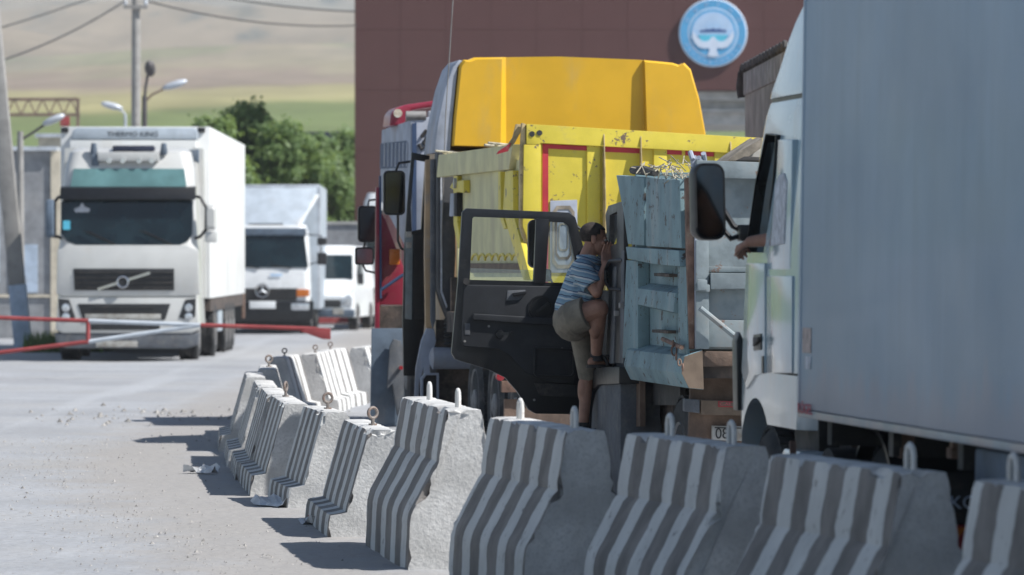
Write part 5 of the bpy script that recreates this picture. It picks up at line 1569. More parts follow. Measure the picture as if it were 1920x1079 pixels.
# ------------------------------------------------------------------ yellow tipper with orange cab
fy = Frame(0.093, 41.9, 8.0)
yel = thing("tipper_truck", "yellow tipper truck with red framed tailgate and orange high-roof cab", "truck", (0.093, 41.9, 0), R(8.0), "trucks queuing away from the camera")
def yellow_truck():
    p = yel
    Yr = lambda px, py, y=0.0: fy.rear(px, py, y)
    Ys = lambda px, py, x=0.0: fy.side(px, py, x)
    zb = Yr(1000, 560)[1]
    gate = MB().prism([Yr(*q) for q in ((1011, 255), (1530, 282), (1530, 600), (1011, 600))], 'y', .0, .04).obj("tailgate", M['yellow'], p)
    def pc(poly, y0, y1, name, m='yellow', par=gate, bev=.006):
        return MB().prism([Yr(*q) for q in poly], 'y', y0, y1).obj(name, M[m], par, bev=bev)
    pc([(986, 233), (1535, 266), (1535, 296), (1012, 269), (1012, 272), (986, 271)], -.045, .06, "top_rim")
    pc([(981, 272), (1013, 272), (1012, 600), (1010, 540), (1003, 525), (985, 440), (979, 425)], -.045, .06, "corner_post")
    MB().prism([Yr(*q) for q in ((978, 231), (985, 233), (981, 425), (988, 446), (1007, 528), (1009, 600), (1002, 600), (1001, 530), (981, 450), (974, 425), (975, 300))], 'y', -.02, .05).obj("corner_edge", M['yellow_edge'], p, bev=.004)
    pc([(1017, 270), (1101, 274), (1101, 283), (1028, 279), (1028, 600), (1016, 600)], -.008, -.001, "red_frame", 'red_band')
    for poly in ([(1131, 272), (1199, 276), (1199, 288), (1131, 285)], [(1228, 276), (1278, 279), (1278, 291), (1228, 289)], [(1285, 279), (1338, 282), (1338, 294), (1285, 292)], [(1372, 284), (1530, 292), (1530, 303), (1372, 297)]):
        pc(poly, -.008, -.001, "red_band", 'red_band', bev=0)
    for px_ in (1101, 1226, 1340, 1440):
        dy = (px_ - 980) * .06
        pc([(px_ - 1, 262 + dy * .4), (px_ + 24, 263 + dy * .4), (px_ + 24, 600), (px_ - 1, 600)], -.022, -.0, "gate_post")
    for px_ in (1131, 1200, 1368, 1466):
        x, zt = Yr(px_, 252 + (px_ - 1131) * .06)
        prof = [(-.046, zt), (-.052, zt - .02), (-.10, zt - .28), (-.15, zt - .75), (-.16, zb - .2), (-.001, zb - .2), (-.001, zt - .06)]
        MB().prism(prof, 'x', x - .005, x + .005).obj("gusset", M['yellow_edge'], gate, bev=.002)
    # mud-worn plate with ring-shaped grooves
    pl = pc([(1031, 377), (1082, 375), (1083, 512), (1031, 512)], -.014, -.001, "worn_plate", 'pale_panel')
    def ringplate(k, m, y0, y1):
        cx, cy = 1056, 445
        w, h = 22 * k, 62 * k
        o = [(cx - w, cy - h * .8), (cx - w * .6, cy - h), (cx + w * .6, cy - h), (cx + w, cy - h * .8), (cx + w, cy + h * .8), (cx + w * .6, cy + h), (cx - w * .6, cy + h), (cx - w, cy + h * .8)]
        i = [(cx + (a - cx) * .80, cy + (b - cy) * .88) for a, b in o]
        MB().frame([Yr(*q) for q in o], [Yr(*q) for q in i], 'y', y0, y1).obj("groove", M[m], pl)
    for k, m in ((.95, 'wood'), (.68, 'tan_board'), (.42, 'wood')):
        ringplate(k, m, -.019, -.0145)
    for q in ((996, 252), (1010, 250)):
        x, z = Yr(*q)
        MB().cyl((x, -.045, z), (x, -.052, z), .025, n=12).obj("dent", M['dark_metal'], gate)
    # side of the bed
    sp = MB().prism([Ys(*q) for q in ((968, 300), (850, 318), (850, 420), (860, 470), (884, 520), (990, 520), (968, 430))], 'x', .03, .07).obj("bed_side", M['yellow_dusty'], p)
    def ps(poly, x0, x1, name, m='yellow_dusty', bev=.006):
        return MB().prism([Ys(*q) for q in poly], 'x', x0, x1).obj(name, M[m], p, bev=bev)
    ps([(967, 271), (828, 291), (824, 333), (960, 318)], -.03, .05, "side_rim")
    ps([(966, 320), (951, 322), (947, 395), (956, 430), (985, 525), (999, 525), (966, 400)], -.02, .03, "rear_stay", 'yellow')
    ps([(860, 330), (853, 331), (853, 420), (861, 466), (868, 466), (860, 415)], -.015, .03, "side_rib", 'yellow')
    ps([(944, 322), (940, 322), (940, 400), (950, 430), (955, 428), (945, 395)], -.03, .03, "side_rib", 'yellow')
    ps([(876, 338), (856, 341), (850, 352), (862, 360), (876, 362)], -.035, .028, "latch_plate", 'yellow')
    y, z = Ys(862, 344)
    MB().cyl((-.035, y, z), (-.06, y, z), .05, n=14).obj("latch_bolt", M['plate'], p)
    ps([(856, 363), (850, 363), (848, 406), (856, 406)], -.03, .028, "slot_frame", 'pale_panel')
    ps([(862, 362), (857, 362), (857, 406), (862, 406)], -.028, .029, "slot", 'interior')
    for k in range(7):
        px_ = 886 + k * 12.5
        c = Ys(px_, 486)
        pts = []
        for j in range(9):
            a = math.pi * j / 8
            q = Ys(px_ + 6 * math.cos(a), 488 - 11 * math.sin(a))
            pts.append((.025, q[0], q[1]))
        MB().tube(pts, .012, 6).obj("rope_hook", M['yellow'], p)
    ps([(874, 494), (985, 494), (990, 512), (884, 512)], -.01, .028, "splash_band", 'tan_board')
    # front wall and inside of the bed
    yF = 5.75
    MB().box(.16, 2.5, yF - .08, yF, 1.36, 2.75).obj("front_board", M['yellow_dusty'], p)
    MB().box(2.5, 2.57, .04, yF, 1.3, 2.9).obj("far_side_board", M['yellow'], p)
    MB().box(.05, 2.55, .06, yF - .08, 1.15, 1.35).obj("bed_floor", M['chassis'], p)
    for q in ((832, 283), (925, 272), (932, 268)):
        x, z = fy.side(*q, .0)
        o = MB().tube([(.02 + .05 * j * (-1) ** j, x - .12 * j, z - .03 + .02 * (j % 2)) for j in range(4)], .012, 6).obj("rope_end", M['straw'], p)
    MB().prism([Yr(*q, .05) for q in ((968, 233), (984, 234), (966, 268), (950, 285), (944, 284), (962, 258))], 'y', .06, .10).obj("torn_corner", M['yellow_edge'], p, bev=.004)
    MB().prism([Yr(*q, .05) for q in ((958, 268), (952, 284), (930, 290), (934, 284))], 'y', .03, .055).obj("red_tag", M['red_lens'], p)
    # chassis
    MB().box(.8, 1.05, -.3, 8.3, .75, 1.05).box(1.55, 1.8, -.3, 8.3, .75, 1.05).obj("chassis_rail", M['chassis'], p)
    MB().box(.05, 2.5, -.1, .1, .85, 1.1).obj("rear_beam", M['chassis'], p, bev=.01)
    for yy in (.75, 2.1, 3.5):
        wheel(p, (.05, yy, .52), .52, .28)
        wheel(p, (2.5, yy, .52), .52, .28, 1)
        MB().cyl((.3, yy, .52), (2.3, yy, .52), .09, n=10).obj("axle", M['chassis'], p)
    wheel(p, (.05, 7.2, .52), .52, .3)
    wheel(p, (2.5, 7.2, .52), .52, .3, 1)
    x, z = Yr(936, 706, -.15)
    MB().lathe([(-.05, .035), (.0, .04), (.06, .035)], (x, -.2, z), 'y', 16).obj("tail_lamp", M['red_lens'], p)
    MB().box(x + .02, x + .35, -.18, -.1, z - .14, z - .04).obj("tail_bracket", M['rust'], p, bev=.006)
    MB().box(x + .19, x + .27, -.16, -.125, z - .2, z - .09).obj("tail_lamp", M['amber'], p, bev=.01)
    MB().box(x + .05, x + 2.3, -.12, -.06, z - .9, z - .2).obj("rear_flap", M['brown_mud'], p)
    # orange cab
    YC = 6.0
    C = lambda px, py: Yr(px, py, YC)
    rear = [C(*q) for q in ((848, 274), (852, 220), (862, 122), (870, 112), (880, 113), (890, 108), (1050, 106), (1200, 112), (1262, 118), (1274, 122), (1284, 118), (1296, 130), (1312, 185), (1324, 250), (1324, 262), (1100, 280))]
    cx, cz = sum(q[0] for q in rear) / len(rear), 3.2
    def sc(kx, kz, y, dz=0): return [(cx + (a - cx) * kx, y, cz + (b - cz) * kz + dz) for a, b in rear]
    df = MB().loft([sc(.985, .97, YC), sc(1.0, 1.0, YC + .03), sc(1.005, 1.0, YC + .25), sc(1.03, .97, YC + .8), sc(1.03, .80, YC + 1.5, -.05), sc(1.0, .5, YC + 2.1, -.15)]).obj("roof_deflector", M['orange'], p)
    zc0, zc1 = C(1000, 290)[1], C(1000, 60)[1]
    xa, xb, xc, xd = C(944, 110)[0], C(1206, 115)[0], C(942, 280)[0], C(1213, 262)[0]
    cutter = MB().loft([[(xa - .10, YC - .1, zc1), (xb + .02, YC - .1, zc1), (xd + .02, YC - .1, zc0), (xc - .10, YC - .1, zc0)], [(xa + .03, YC + .05, zc1), (xb - .0, YC + .05, zc1), (xd - .0, YC + .085, zc0), (xc + .05, YC + .085, zc0)]]).obj("cut", M['orange'])
    boolean(df, [cutter])
    MB().prism([C(*q) for q in ((815, 287), (822, 232), (836, 166), (850, 126), (862, 112), (868, 114), (859, 125), (850, 215), (845, 285))], 'y', YC + .04, YC + .9).obj("side_collar", M['pale_panel'], p, bev=.01)
    MB().loft([rrect(.10, 2.55, YC + .2, 8.3, 1.0, .1), rrect(.10, 2.55, YC + .2, 8.3, 2.3, .1), rrect(.12, 2.52, YC + .2, 8.1, 2.95, .1)]).obj("cab", M['tan_paint'], p)
    MB().prism([C(*q) for q in ((817, 285), (850, 283), (852, 480), (846, 590), (838, 600), (826, 570), (817, 540))], 'y', YC - .12, YC + .12).obj("air_intake", M['grey_plastic'], p, bev=.03, seg=3)
    MB().prism([C(*q) for q in ((823, 296), (826, 296), (826, 545), (836, 575), (834, 578), (823, 548))], 'y', YC - .13, YC - .119).obj("intake_seam", M['pale_sticker'], p)
    ti = lambda poly, y0, y1, name, m, bev=.006: MB().prism([Yr(*q, y0) for q in poly], 'y', y0, y1).obj(name, M[m], p, bev=bev)
    ti([(798, 300), (816, 298), (816, 600), (812, 618), (798, 614), (796, 480)], YC + .1, YC + .18, "cab_corner", 'tan_paint', .012)
    ti([(808, 300), (816, 298), (817, 600), (812, 618), (808, 600)], YC + .02, YC + .1, "corner_strip", 'dust_grey', .01)
    ti([(800, 616), (814, 616), (818, 640), (806, 680), (808, 745), (798, 745), (794, 690), (786, 720), (785, 760), (777, 760), (780, 690), (790, 640)], YC + .1, YC + .16, "step_panel", 'pale_panel', .008)
    for k in range(7):
        x, z = Yr(845, 600 + k * 7.5, YC)
        MB().lathe([(-.018, .055), (0, .075), (.018, .055)], (x, YC + .0, z), 'z', 16).obj("bellows_ring", M['rubber'], p)
    x, z = Yr(852, 672, YC)
    MB().lathe([(-.25, .05), (-.22, .11), (.2, .11), (.25, .06)], (x, YC, z), 'x', 18).obj("air_tank", M['pale_panel'], p)
    ti([(818, 600), (905, 600), (905, 860), (818, 860)], YC + .12, YC + .18, "cab_back_board", 'chassis')
    ti([(845, 520), (1000, 520), (1000, 610), (845, 610)], YC - .3, YC - .25, "subframe", 'chassis')
    x0, zt = Yr(789, 700, YC - .1); x1, zbm = Yr(822, 762, YC - .1)
    MB().frame([(x0, zt - .05), (x0 + .04, zt), (x1, zt), (x1, zbm), (x0, zbm)], [(x0 + .02, zt - .06), (x0 + .05, zt - .02), (x1 - .02, zt - .02), (x1 - .02, zbm + .02), (x0 + .02, zbm + .02)], 'y', YC - .14, YC - .06).obj("lamp_frame", M['pale_panel'], p)
    MB().box(x0 + .02, x1 - .02, YC - .1, YC - .06, zbm + .02, zt - .02).obj("lamp_back", M['interior'], p)
    # door ajar
    dY = 6.8
    E = lambda px, py: Yr(px, py, dY)
    dO = [E(*q) for q in ((772, 286), (806, 292), (803, 330), (797, 470), (797, 600), (786, 705), (757, 705), (755, 600), (758, 470), (764, 380))]
    dI = [(777, 300), (799, 304), (796, 340), (790, 430), (772, 434), (770, 390)]
    d = MB().prism(dO, 'y', dY, dY + .05).obj("door", M['black_plastic'], p, bev=.008)
    boolean(d, [MB().prism([E(*q) for q in dI], 'y', dY - .2, dY + .3).obj("cut", M['interior'])])
    MB().prism([E(*q) for q in ((760, 440), (774, 440), (772, 600), (759, 598))], 'y', dY - .012, dY - .001).obj("door_edge", M['grey_gate'], d, bev=.003)
    MB().prism([E(*q) for q in ((776, 440), (796, 438), (796, 600), (774, 600))], 'y', dY - .03, dY - .001).obj("door_lining", M['interior'], d, bev=.01)
    for py_ in (440, 460):
        x, z = E(766, py_)
        MB().box(x - .03, x + .03, dY - .02, dY - .011, z - .03, z + .03).obj("door_latch", M['plate'], d, bev=.004)
    x0, zt = Yr(719, 320, 7.2); x1, zb2 = Yr(760, 404, 7.2)
    mirror(p, x0, x1, zb2, zt, 7.2, .1, .05, 'mirror_dark')
    q = [Yr(*k, 7.25) for k in ((742, 322), (748, 306), (772, 303))]
    MB().tube([(a, 7.25, b) for a, b in q], .013, 8).obj("mirror_arm", M['black_plastic'], p)
    q = [Yr(*k, 7.25) for k in ((746, 400), (746, 452), (752, 466), (772, 476))]
    MB().tube([(a, 7.25, b) for a, b in q], .013, 8).obj("mirror_arm", M['black_plastic'], p)
    # whip aerial
    a, b = Yr(826, 470, 5.9), Yr(850, -30, 5.9)
    MB().tube([(a[0], 5.85, a[1]), ((a[0] + b[0]) / 2 - .02, 5.85, (a[1] + b[1]) / 2), (b[0], 5.85, b[1])], .006, 6).obj("aerial", M['rim'], p)
yellow_truck()

# ------------------------------------------------------------------ red truck ahead of it
fr = Frame(-1.12, 53.0, 8.0)
red = thing("red_truck", "dark red truck with weathered pale side fairing, seen past the yellow tipper", "truck", (-1.12, 53.0, 0), R(8.0), "trucks queuing away from the camera")
def red_truck():
    p = red
    Rr = lambda px, py, y=0.0: fr.rear(px, py, y)
    Rs = lambda px, py, x=0.0: fr.side(px, py, x)
    # fairing: side and rear faces
    fs = MB().prism([Rs(*q) for q in ((768, 226), (716, 244), (711, 372), (727, 400), (748, 440), (768, 480))], 'x', 0, .06).obj("side_fairing", M['pale_panel'], p, bev=.01)
    z0, z1 = Rs(735, 316)[1], Rs(735, 262)[1]
    MB().prism([Rs(*q) for q in ((763, 264), (714, 270), (713, 317), (763, 315))], 'x', -.006, -.001).obj("vent_recess", M['navy'], fs)
    for k in range(7):
        a = 722 + k * 7
        MB().prism([Rs(*q) for q in ((a, 268), (a + 1.5, 268), (a + .7, 313), (a - .8, 313))], 'x', -.012, -.007).obj("slat", M['pale_panel'], fs)
    MB().prism([Rr(*q) for q in ((769, 226), (830, 215), (830, 520), (769, 480))], 'y', -.03, .03).obj("rear_fairing", M['pale_panel'], p, bev=.01)
    rb = [Rr(*q, -.03) for q in ((790, 258), (798, 246), (806, 246), (808, 254), (798, 262), (794, 268), (798, 276), (790, 280), (785, 270))]
    MB().tube([(a, -.04, b) for a, b in rb], .02, 8).obj("hose", M['dark_metal'], p)
    MB().prism([Rr(*q) for q in ((772, 232), (780, 230), (780, 470), (772, 470))], 'y', -.05, -.031).obj("corner_strip", M['navy'], p)
    x, z = Rr(778, 218)
    MB().cyl((x - .1, 0, z), (x + .12, 0, z), .055, n=12).obj("horn", M['rim'], p)
    MB().box(x + .15, x + .45, 0, .1, z - .05, z + .06).obj("beacon_box", M['pale_panel'], p, bev=.02)
    # red roof spoiler
    pts = [Rr(*q, 1.2) for q in ((730, 236), (733, 214), (742, 203), (760, 197), (820, 188), (900, 184), (900, 196), (820, 199), (772, 207), (764, 216), (757, 236))]
    MB().prism(pts, 'y', 1.2, 1.9).obj("roof_spoiler", M['red_cab'], p, bev=.03, seg=3)
    x, z = Rr(745, 213, 1.2)
    MB().cyl((x, 1.19, z), (x, 1.15, z), .05, n=12).obj("marker_lamp", M['lamp_glass'], p)
    # cab
    cab = MB().loft([rrect(.03, 2.5, 1.0, 3.3, .95, .15), rrect(.03, 2.5, 1.0, 3.3, 2.2, .15), rrect(.06, 2.46, 1.0, 3.1, 3.15, .15)]).obj("cab", M['red_cab'], p)
    MB().prism([Rr(*q, .6) for q in ((709, 388), (723, 413), (756, 500), (770, 500), (770, 572), (709, 572))], 'y', .6, .66).obj("rear_panel", M['red_cab'], p, bev=.01)
    MB().prism([Rr(*q, .5) for q in ((705, 352), (711, 352), (712, 618), (703, 618))], 'y', .5, .56).obj("door_edge", M['red_cab'], p, bev=.006)
    MB().prism([Rr(*q, .48) for q in ((711.5, 330), (715, 330), (716, 560), (712.5, 560))], 'y', .48, .55).obj("door_seal", M['navy'], p)
    x, z = Rr(740, 482, .55)
    MB().box(x - .06, x + .06, .54, .59, z - .09, z + .09).obj("side_lamp", M['amber'], p, bev=.02)
    u, v = Rr(713, 545, .5), Rr(757, 515, .5)
    MB().cyl((u[0], .5, u[1]), (v[0], .5, v[1]), .018, n=8).obj("stay_rod", M['navy'], p)
    MB().prism([Rr(*q, .55) for q in ((711, 574), (775, 574), (775, 700), (711, 690))], 'y', .56, .62).obj("chassis_plate", M['chassis'], p)
    MB().box(.1, 2.4, 1.0, 3.2, .5, .94).obj("chassis", M['chassis'], p)
    fl = [Rr(*q, .2) for q in ((697, 616), (757, 616), (757, 800), (694, 792))]
    MB().prism(fl, 'y', .2, .23).obj("mudflap", M['flap'], p, bev=.006)
    MB().prism([Rr(*q, .1) for q in ((731, 650), (738, 636), (752, 640), (757, 660), (757, 780), (745, 780), (736, 720), (726, 730))], 'y', .1, .16).obj("flap_bracket", M['dust_grey'], p, bev=.01)
    x, z = Rr(752, 690, .05)
    MB().lathe([(-.02, .022), (.04, .022)], (x, .05, z), 'y', 14).obj("tail_lamp", M['red_lens'], p)
    wheel(p, (.06, .8, .52), .52, .3)
    wheel(p, (2.5, .8, .52), .52, .3, 1)
    wheel(p, (.06, 2.9, .52), .52, .3)
    MB().box(.3, 2.4, -.02, 1.0, .85, 1.1).obj("rear_frame", M['chassis'], p)
    # mirrors
    x0, zt = Rr(671, 386, 3.0); x1, zb = Rr(708, 455, 3.0)
    mirror(p, x0, x1, zb, zt, 3.0, .1, .05, 'mirror_dark')
    x0, zt = Rr(666, 464, 3.0); x1, zb = Rr(701, 497, 3.0)
    mirror(p, x0, x1, zb, zt, 3.0, .1, .03, 'mirror')
    q = [Rr(*k, 3.05) for k in ((690, 386), (692, 376), (712, 374))]
    MB().tube([(a, 3.05, b) for a, b in q], .013, 8).obj("mirror_arm", M['black_plastic'], p)
    q = [Rr(*k, 3.05) for k in ((684, 455), (682, 466))]
    MB().tube([(a, 3.05, b) for a, b in q], .013, 8).obj("mirror_arm", M['black_plastic'], p)
    q = [Rr(*k, 3.05) for k in ((680, 496), (686, 508), (712, 514))]
    MB().tube([(a, 3.05, b) for a, b in q], .013, 8).obj("mirror_arm", M['black_plastic'], p)
red_truck()

def hidden_trucks():
    # white cab peeping out past the red truck
    Y = 139.0
    f = Frame(at(680, 0, Y).x, Y, 2.0)
    p = thing("white_truck", "white truck cab barely peeping out behind the red truck's mirrors and the van", "truck", (f.X0, Y, 0), R(2.0))
    zt = f.rear(700, 362, 0)[1]
    MB().loft([rrect(0, 2.4, 0, 2, .9, .1), rrect(0, 2.4, 0, 2, zt - .9, .15), rrect(.05, 2.35, 0, 1.9, zt - .25, .2), rrect(.15, 2.25, .1, 1.7, zt, .3)]).obj("cab", M['white_paint'], p)
    MB().box(.1, 2.3, -6, -.1, .8, 1.1).obj("chassis", M['chassis'], p)
    for y in (.9, -4):
        wheel(p, (.05, y, .5), .5, .3); wheel(p, (2.35, y, .5), .5, .3, 1)
    MB().box(.12, 2.2, -.03, -.003, 1.9, zt - .5).obj("rear_window", M['glass_dark'], p)
    # tarpaulin trailer beyond the white truck
    Y = 56.0
    f = Frame(at(1400, 0, Y).x, Y, 2.0)
    # near end is hidden; the far end shows first
    p = thing("covered_trailer", "trailer under a grey-brown tarpaulin between brown building and white truck", "trailer", (f.X0 + .15, Y - 6, 0), R(1.5))
    zt = EYE + (HY - 132) / (F / (Y + 0.2))
    MB().box(0, 2.5, 0, 6.2, 1.1, zt - .28).obj("tarpaulin", M['tarp'], p, bev=.03)
    MB().box(-.02, 2.52, -.02, 6.22, zt - .30, zt - .02).obj("cover_band", M['tarp_dark2'], p, bev=.03)
    for k in range(14):
        y = .2 + k * .45
        MB().tube([(-.03, y - .16, zt - .02), (-.03, y - .12, zt + .03), (-.03, y, zt + .045), (-.03, y + .12, zt + .03), (-.03, y + .16, zt - .02)], .035, 6).obj("cover_scallop", M['tarp_dark'], p)
    MB().tube([(-.03, 6.22, zt - .02), (-.05, 6.26, zt - .2), (-.03, 6.26, zt - .32)], .05, 8).obj("cover_roll", M['tarp_dark'], p)
    MB().box(.1, 2.4, 0, 6, .8, 1.1).obj("chassis", M['chassis'], p)
    for y in (1.0, 2.3, 5.0):
        wheel(p, (.03, y, .5), .5, .3); wheel(p, (2.47, y, .5), .5, .3, 1)
M['tarp_dark2'] = mat("grey_cover_band", (0.27, 0.255, 0.24), 0.8, var=0.25, vscale=3, dirt=(0.25, 0.2, 0.16), damt=0.5, dscale=4)
hidden_trucks()

# ------------------------------------------------------------------ oncoming white articulated truck
class Front:
    """vehicle facing the camera: x across, y away, z up; pixel centre column and scale at its front"""
    def __init__(s, px0, Y):
        s.px0, s.Y, s.k = px0, Y, F / Y
        s.X = (px0 - 960) / s.k
    def __call__(s, px, py, y=0.0):
        k = F / (s.Y + y)
        return ((px - 960) / k - s.X, EYE - (py - HY) / k)

def star(mb, c, r, y):
    for k in range(3):
        a = R(90 + 120 * k)
        t = (c[0] + r * math.cos(a), y, c[1] + r * math.sin(a))
        s = [(c[0] + r * .16 * math.cos(a + g), y, c[1] + r * .16 * math.sin(a + g)) for g in (R(60), R(-60))]
        mb.add([t, s[0], s[1], (c[0], y - .02, c[1])], [(0, 1, 3), (0, 3, 2), (1, 2, 3), (0, 2, 1)])

def volvo():
    f = Front(239, 88.6)
    p = thing("articulated_truck", "oncoming cream white articulated truck with a tall cab waiting at the boom", "truck", (f.X, f.Y, 0), R(0.5), "oncoming vehicles")
    def fp(poly, y0, y1, name, m, par=p, bev=.008):
        return MB().prism([f(*q) for q in poly], 'y', y0, y1).obj(name, M[m], par, bev=bev)
    W = 1.30
    # cab shell lofted upward; front face leans back above the bonnet
    zs = lambda py: f(239, py)[1]
    cab = MB().loft([rrect(-W * 1.02, W * 1.02, .02, 2.2, zs(612), .18), rrect(-W * 1.0, W * 1.0, .0, 2.2, zs(560), .2), rrect(-W, W, .02, 2.2, zs(470), .2), rrect(-W * .98, W * .98, .07, 2.2, zs(455), .22),
                     rrect(-W * .955, W * .955, .22, 2.2, zs(372), .24), rrect(-W * .945, W * .945, .30, 2.2, zs(346), .24), rrect(-W * .92, W * .92, .42, 2.2, zs(312), .25), rrect(-W * .87, W * .87, .58, 2.2, zs(284), .25), rrect(-W * .80, W * .80, .80, 2.2, zs(276), .25)]).obj("cab", M['volvo'], p)
    def onf(poly, ys, d, name, m, par=cab, bev=0.0):
        """plate following the leaning front: ys gives y at top and bottom of the plate"""
        zt = max(f(*q)[1] for q in poly); zb = min(f(*q)[1] for q in poly)
        A = []
        for q in poly:
            x, z = f(*q)
            u = (z - zb) / max(1e-6, zt - zb)
            A.append((x, ys[1] + (ys[0] - ys[1]) * u, z))
        return MB().loft([[(x, y - d, z) for x, y, z in A], [(x, y + .04, z) for x, y, z in A]]).obj(name, M[m], par, bev=bev)
    ws = onf([(118, 374), (356, 374), (360, 380), (360, 440), (352, 452), (335, 461), (240, 464), (145, 461), (124, 452), (113, 438), (113, 380)], (.20, .055), .012, "windscreen", 'glass_dark')
    onf([(135, 316), (343, 316), (348, 350), (130, 350)], (.40, .28), .02, "upper_window", 'glass_teal')
    vz0, vz1 = zs(349), zs(375)
    MB().loft([[(x, y, z) for y, z in ((.30, vz0), (.12, vz0 - .03), (.02, vz1 + .02), (.02, vz1), (.24, vz1 + .04))] for x in (-1.25, 1.25)]).obj("sun_visor", M['black_plastic'], cab, bev=.02)
    for x0, x1, y0 in ((165, 215, 458), (270, 322, 458)):
        a, b = f(x0, 434), f(x1, 458)
        MB().beam((a[0], .02, a[1]), (b[0], -.005, b[1]), .03, .03).beam((a[0] - .1, .04, a[1] + .02), (b[0], .0, b[1] - .01), .02, .02).obj("wiper", M['black_plastic'], cab)
    a, b = f(118, 414), f(131, 431)
    MB().box(a[0], b[0], .05, .065, b[1], a[1]).obj("screen_sticker", M['badge_teal'], ws)
    sg = [f(*q) for q in ((138, 392), (148, 388), (153, 380), (158, 388), (168, 392), (166, 398), (140, 398))]
    MB().loft([[(x, .125, z) for x, z in sg], [(x, .15, z) for x, z in sg]]).obj("screen_ornament", M['pale_sticker'], ws)
    fp([(128, 460), (350, 460), (372, 470), (375, 552), (362, 556), (120, 556), (106, 552), (108, 470)], -.05, .08, "bonnet", 'volvo', cab, .03)
    g = fp([(138, 504), (327, 504), (327, 545), (140, 545)], -.062, -.045, "grille", 'grille', cab, .01)
    for k in range(4):
        py_ = 510 + k * 9.6
        fp([(140, py_), (326, py_), (326, py_ + 2.4), (140, py_ + 2.4)], -.085, -.063, "grille_bar", 'dark_metal', g, .004)
    u, v = f(184, 543), f(282, 512)
    MB().beam((u[0], -.095, u[1]), (v[0], -.095, v[1]), .02, .05).obj("diagonal_bar", M['chrome'], g)
    c = f(231, 529)
    MB().tube([(c[0] + .10 * math.cos(a), -.11, c[1] + .10 * math.sin(a)) for a in [2 * math.pi * k / 24 for k in range(24)]], .022, 8, closed=True).obj("badge_ring", M['chrome'], g)
    MB().lathe([(-.11, .075), (-.10, .08)], (c[0], 0, c[1]), 'y', 24).obj("badge_disc", M['grille'], g)
    fp([(110, 558), (368, 558), (374, 618), (360, 625), (118, 625), (104, 618)], -.04, .2, "bumper", 'volvo', p, .03)
    fp([(146, 570), (320, 570), (310, 600), (156, 600)], -.055, -.035, "lower_grille", 'grille', p, .01)
    for k in range(3):
        py_ = 576 + k * 7
        fp([(175, py_), (290, py_), (290, py_ + 2), (175, py_ + 2)], -.07, -.056, "grille_bar", 'dark_metal', p, .003)
    fp([(160, 589), (302, 589), (302, 599), (160, 599)], -.075, -.056, "number_plate", 'plate', p, .004)
    fp([(170, 608), (300, 608), (300, 619), (170, 619)], -.055, -.036, "air_slot", 'grille', p, .006)
    for poly in ([(110, 560), (130, 562), (142, 596), (126, 600), (112, 594)], [(368, 560), (348, 562), (336, 596), (352, 600), (366, 594)]):
        h = fp(poly, -.055, -.03, "headlight", 'grille', p, .01)
        cc = f(sum(q[0] for q in poly) / 5, sum(q[1] for q in poly) / 5 + 3)
        for dz in (-.09, .08):
            MB().lathe([(-.062, .055), (-.056, .075)], (cc[0], 0, cc[1] + dz), 'y', 16).obj("headlight_lens", M['lamp_glass'], h)
    fp([(102, 624), (374, 624), (370, 648), (350, 654), (125, 654), (106, 648)], -.02, .4, "lower_bumper", 'dust_grey', p, .04)
    fp([(180, 640), (258, 640), (258, 651), (180, 651)], -.035, -.021, "tow_cover", 'plate', p, .004)
    # roof equipment
    rl = MB().box(*[f(180, 300)[0], f(296, 300)[0]], .35, .62, zs(302), zs(284)).obj("roof_light_box", M['volvo'], p, bev=.03)
    for px_ in (202, 228, 258, 282):
        x, z = f(px_, 303)
        MB().lathe([(.32, .05), (.36, .055)], (x, 0, z + .02), 'y', 12).obj("roof_lamp", M['lamp_glass'], rl)
    MB().box(f(207, 0)[0], f(286, 0)[0], .5, .75, zs(283), zs(272)).obj("roof_hatch_deflector", M['navy_cloth'], p, bev=.03)
    for px_ in (172, 304):
        x, z = f(px_, 280)
        MB().lathe([(.0, .05), (.06, .07), (.22, .045)], (x, .5, zs(290)), 'z', 12).obj("beacon", M['flap'], p)
        a, b = f(px_ - 8, 300)[0], f(px_ + 6, 300)[0]
    MB().box(f(168, 0)[0], f(182, 0)[0], .42, .6, zs(312), zs(288)).obj("lamp_bracket", M['flap'], p, bev=.02)
    xx = f(355, 0)[0]
    MB().prism([(xx - .25, zs(280)), (xx + .12, zs(278)), (xx + .12, zs(305)), (xx + .02, zs(300))], 'y', .9, 1.1).obj("air_fairing", M['flap'], p, bev=.02)
    for sg_ in (-1, 1):
        MB().prism([(sg_ * 1.28, zs(560)), (sg_ * 1.34, zs(560)), (sg_ * 1.3, zs(275)), (sg_ * 1.1, zs(272))], 'y', 1.7, 2.25).obj("side_fairing", M['volvo'], p)
    # mirrors
    for sgn in (-1, 1):
        xa = sgn * 1.46
        if sgn < 0:
            x0, zt = f(85, 374); x1, zb = f(101, 446)
        else:
            x0, zt = f(386, 384); x1, zb = f(404, 432)
        lp = lambda k, y: [(q[0], y, q[1]) for q in rr2(x0 + (x1 - x0) * (.5 - k / 2), x0 + (x1 - x0) * (.5 + k / 2), zb + (zt - zb) * (.5 - k / 2), zb + (zt - zb) * (.5 + k / 2), .05)]
        mm = MB().loft([lp(.7, .0), lp(.95, .04), lp(1, .10), lp(1, .2)]).obj("mirror", M['flap' if sgn < 0 else 'volvo'], p)
        MB().loft([lp(.9, .2), lp(.9, .206)]).obj("glass", M['mirror_dark'], mm, smooth=False)
        xe = (x1 if sgn < 0 else x0)
        xi = sgn * 1.22
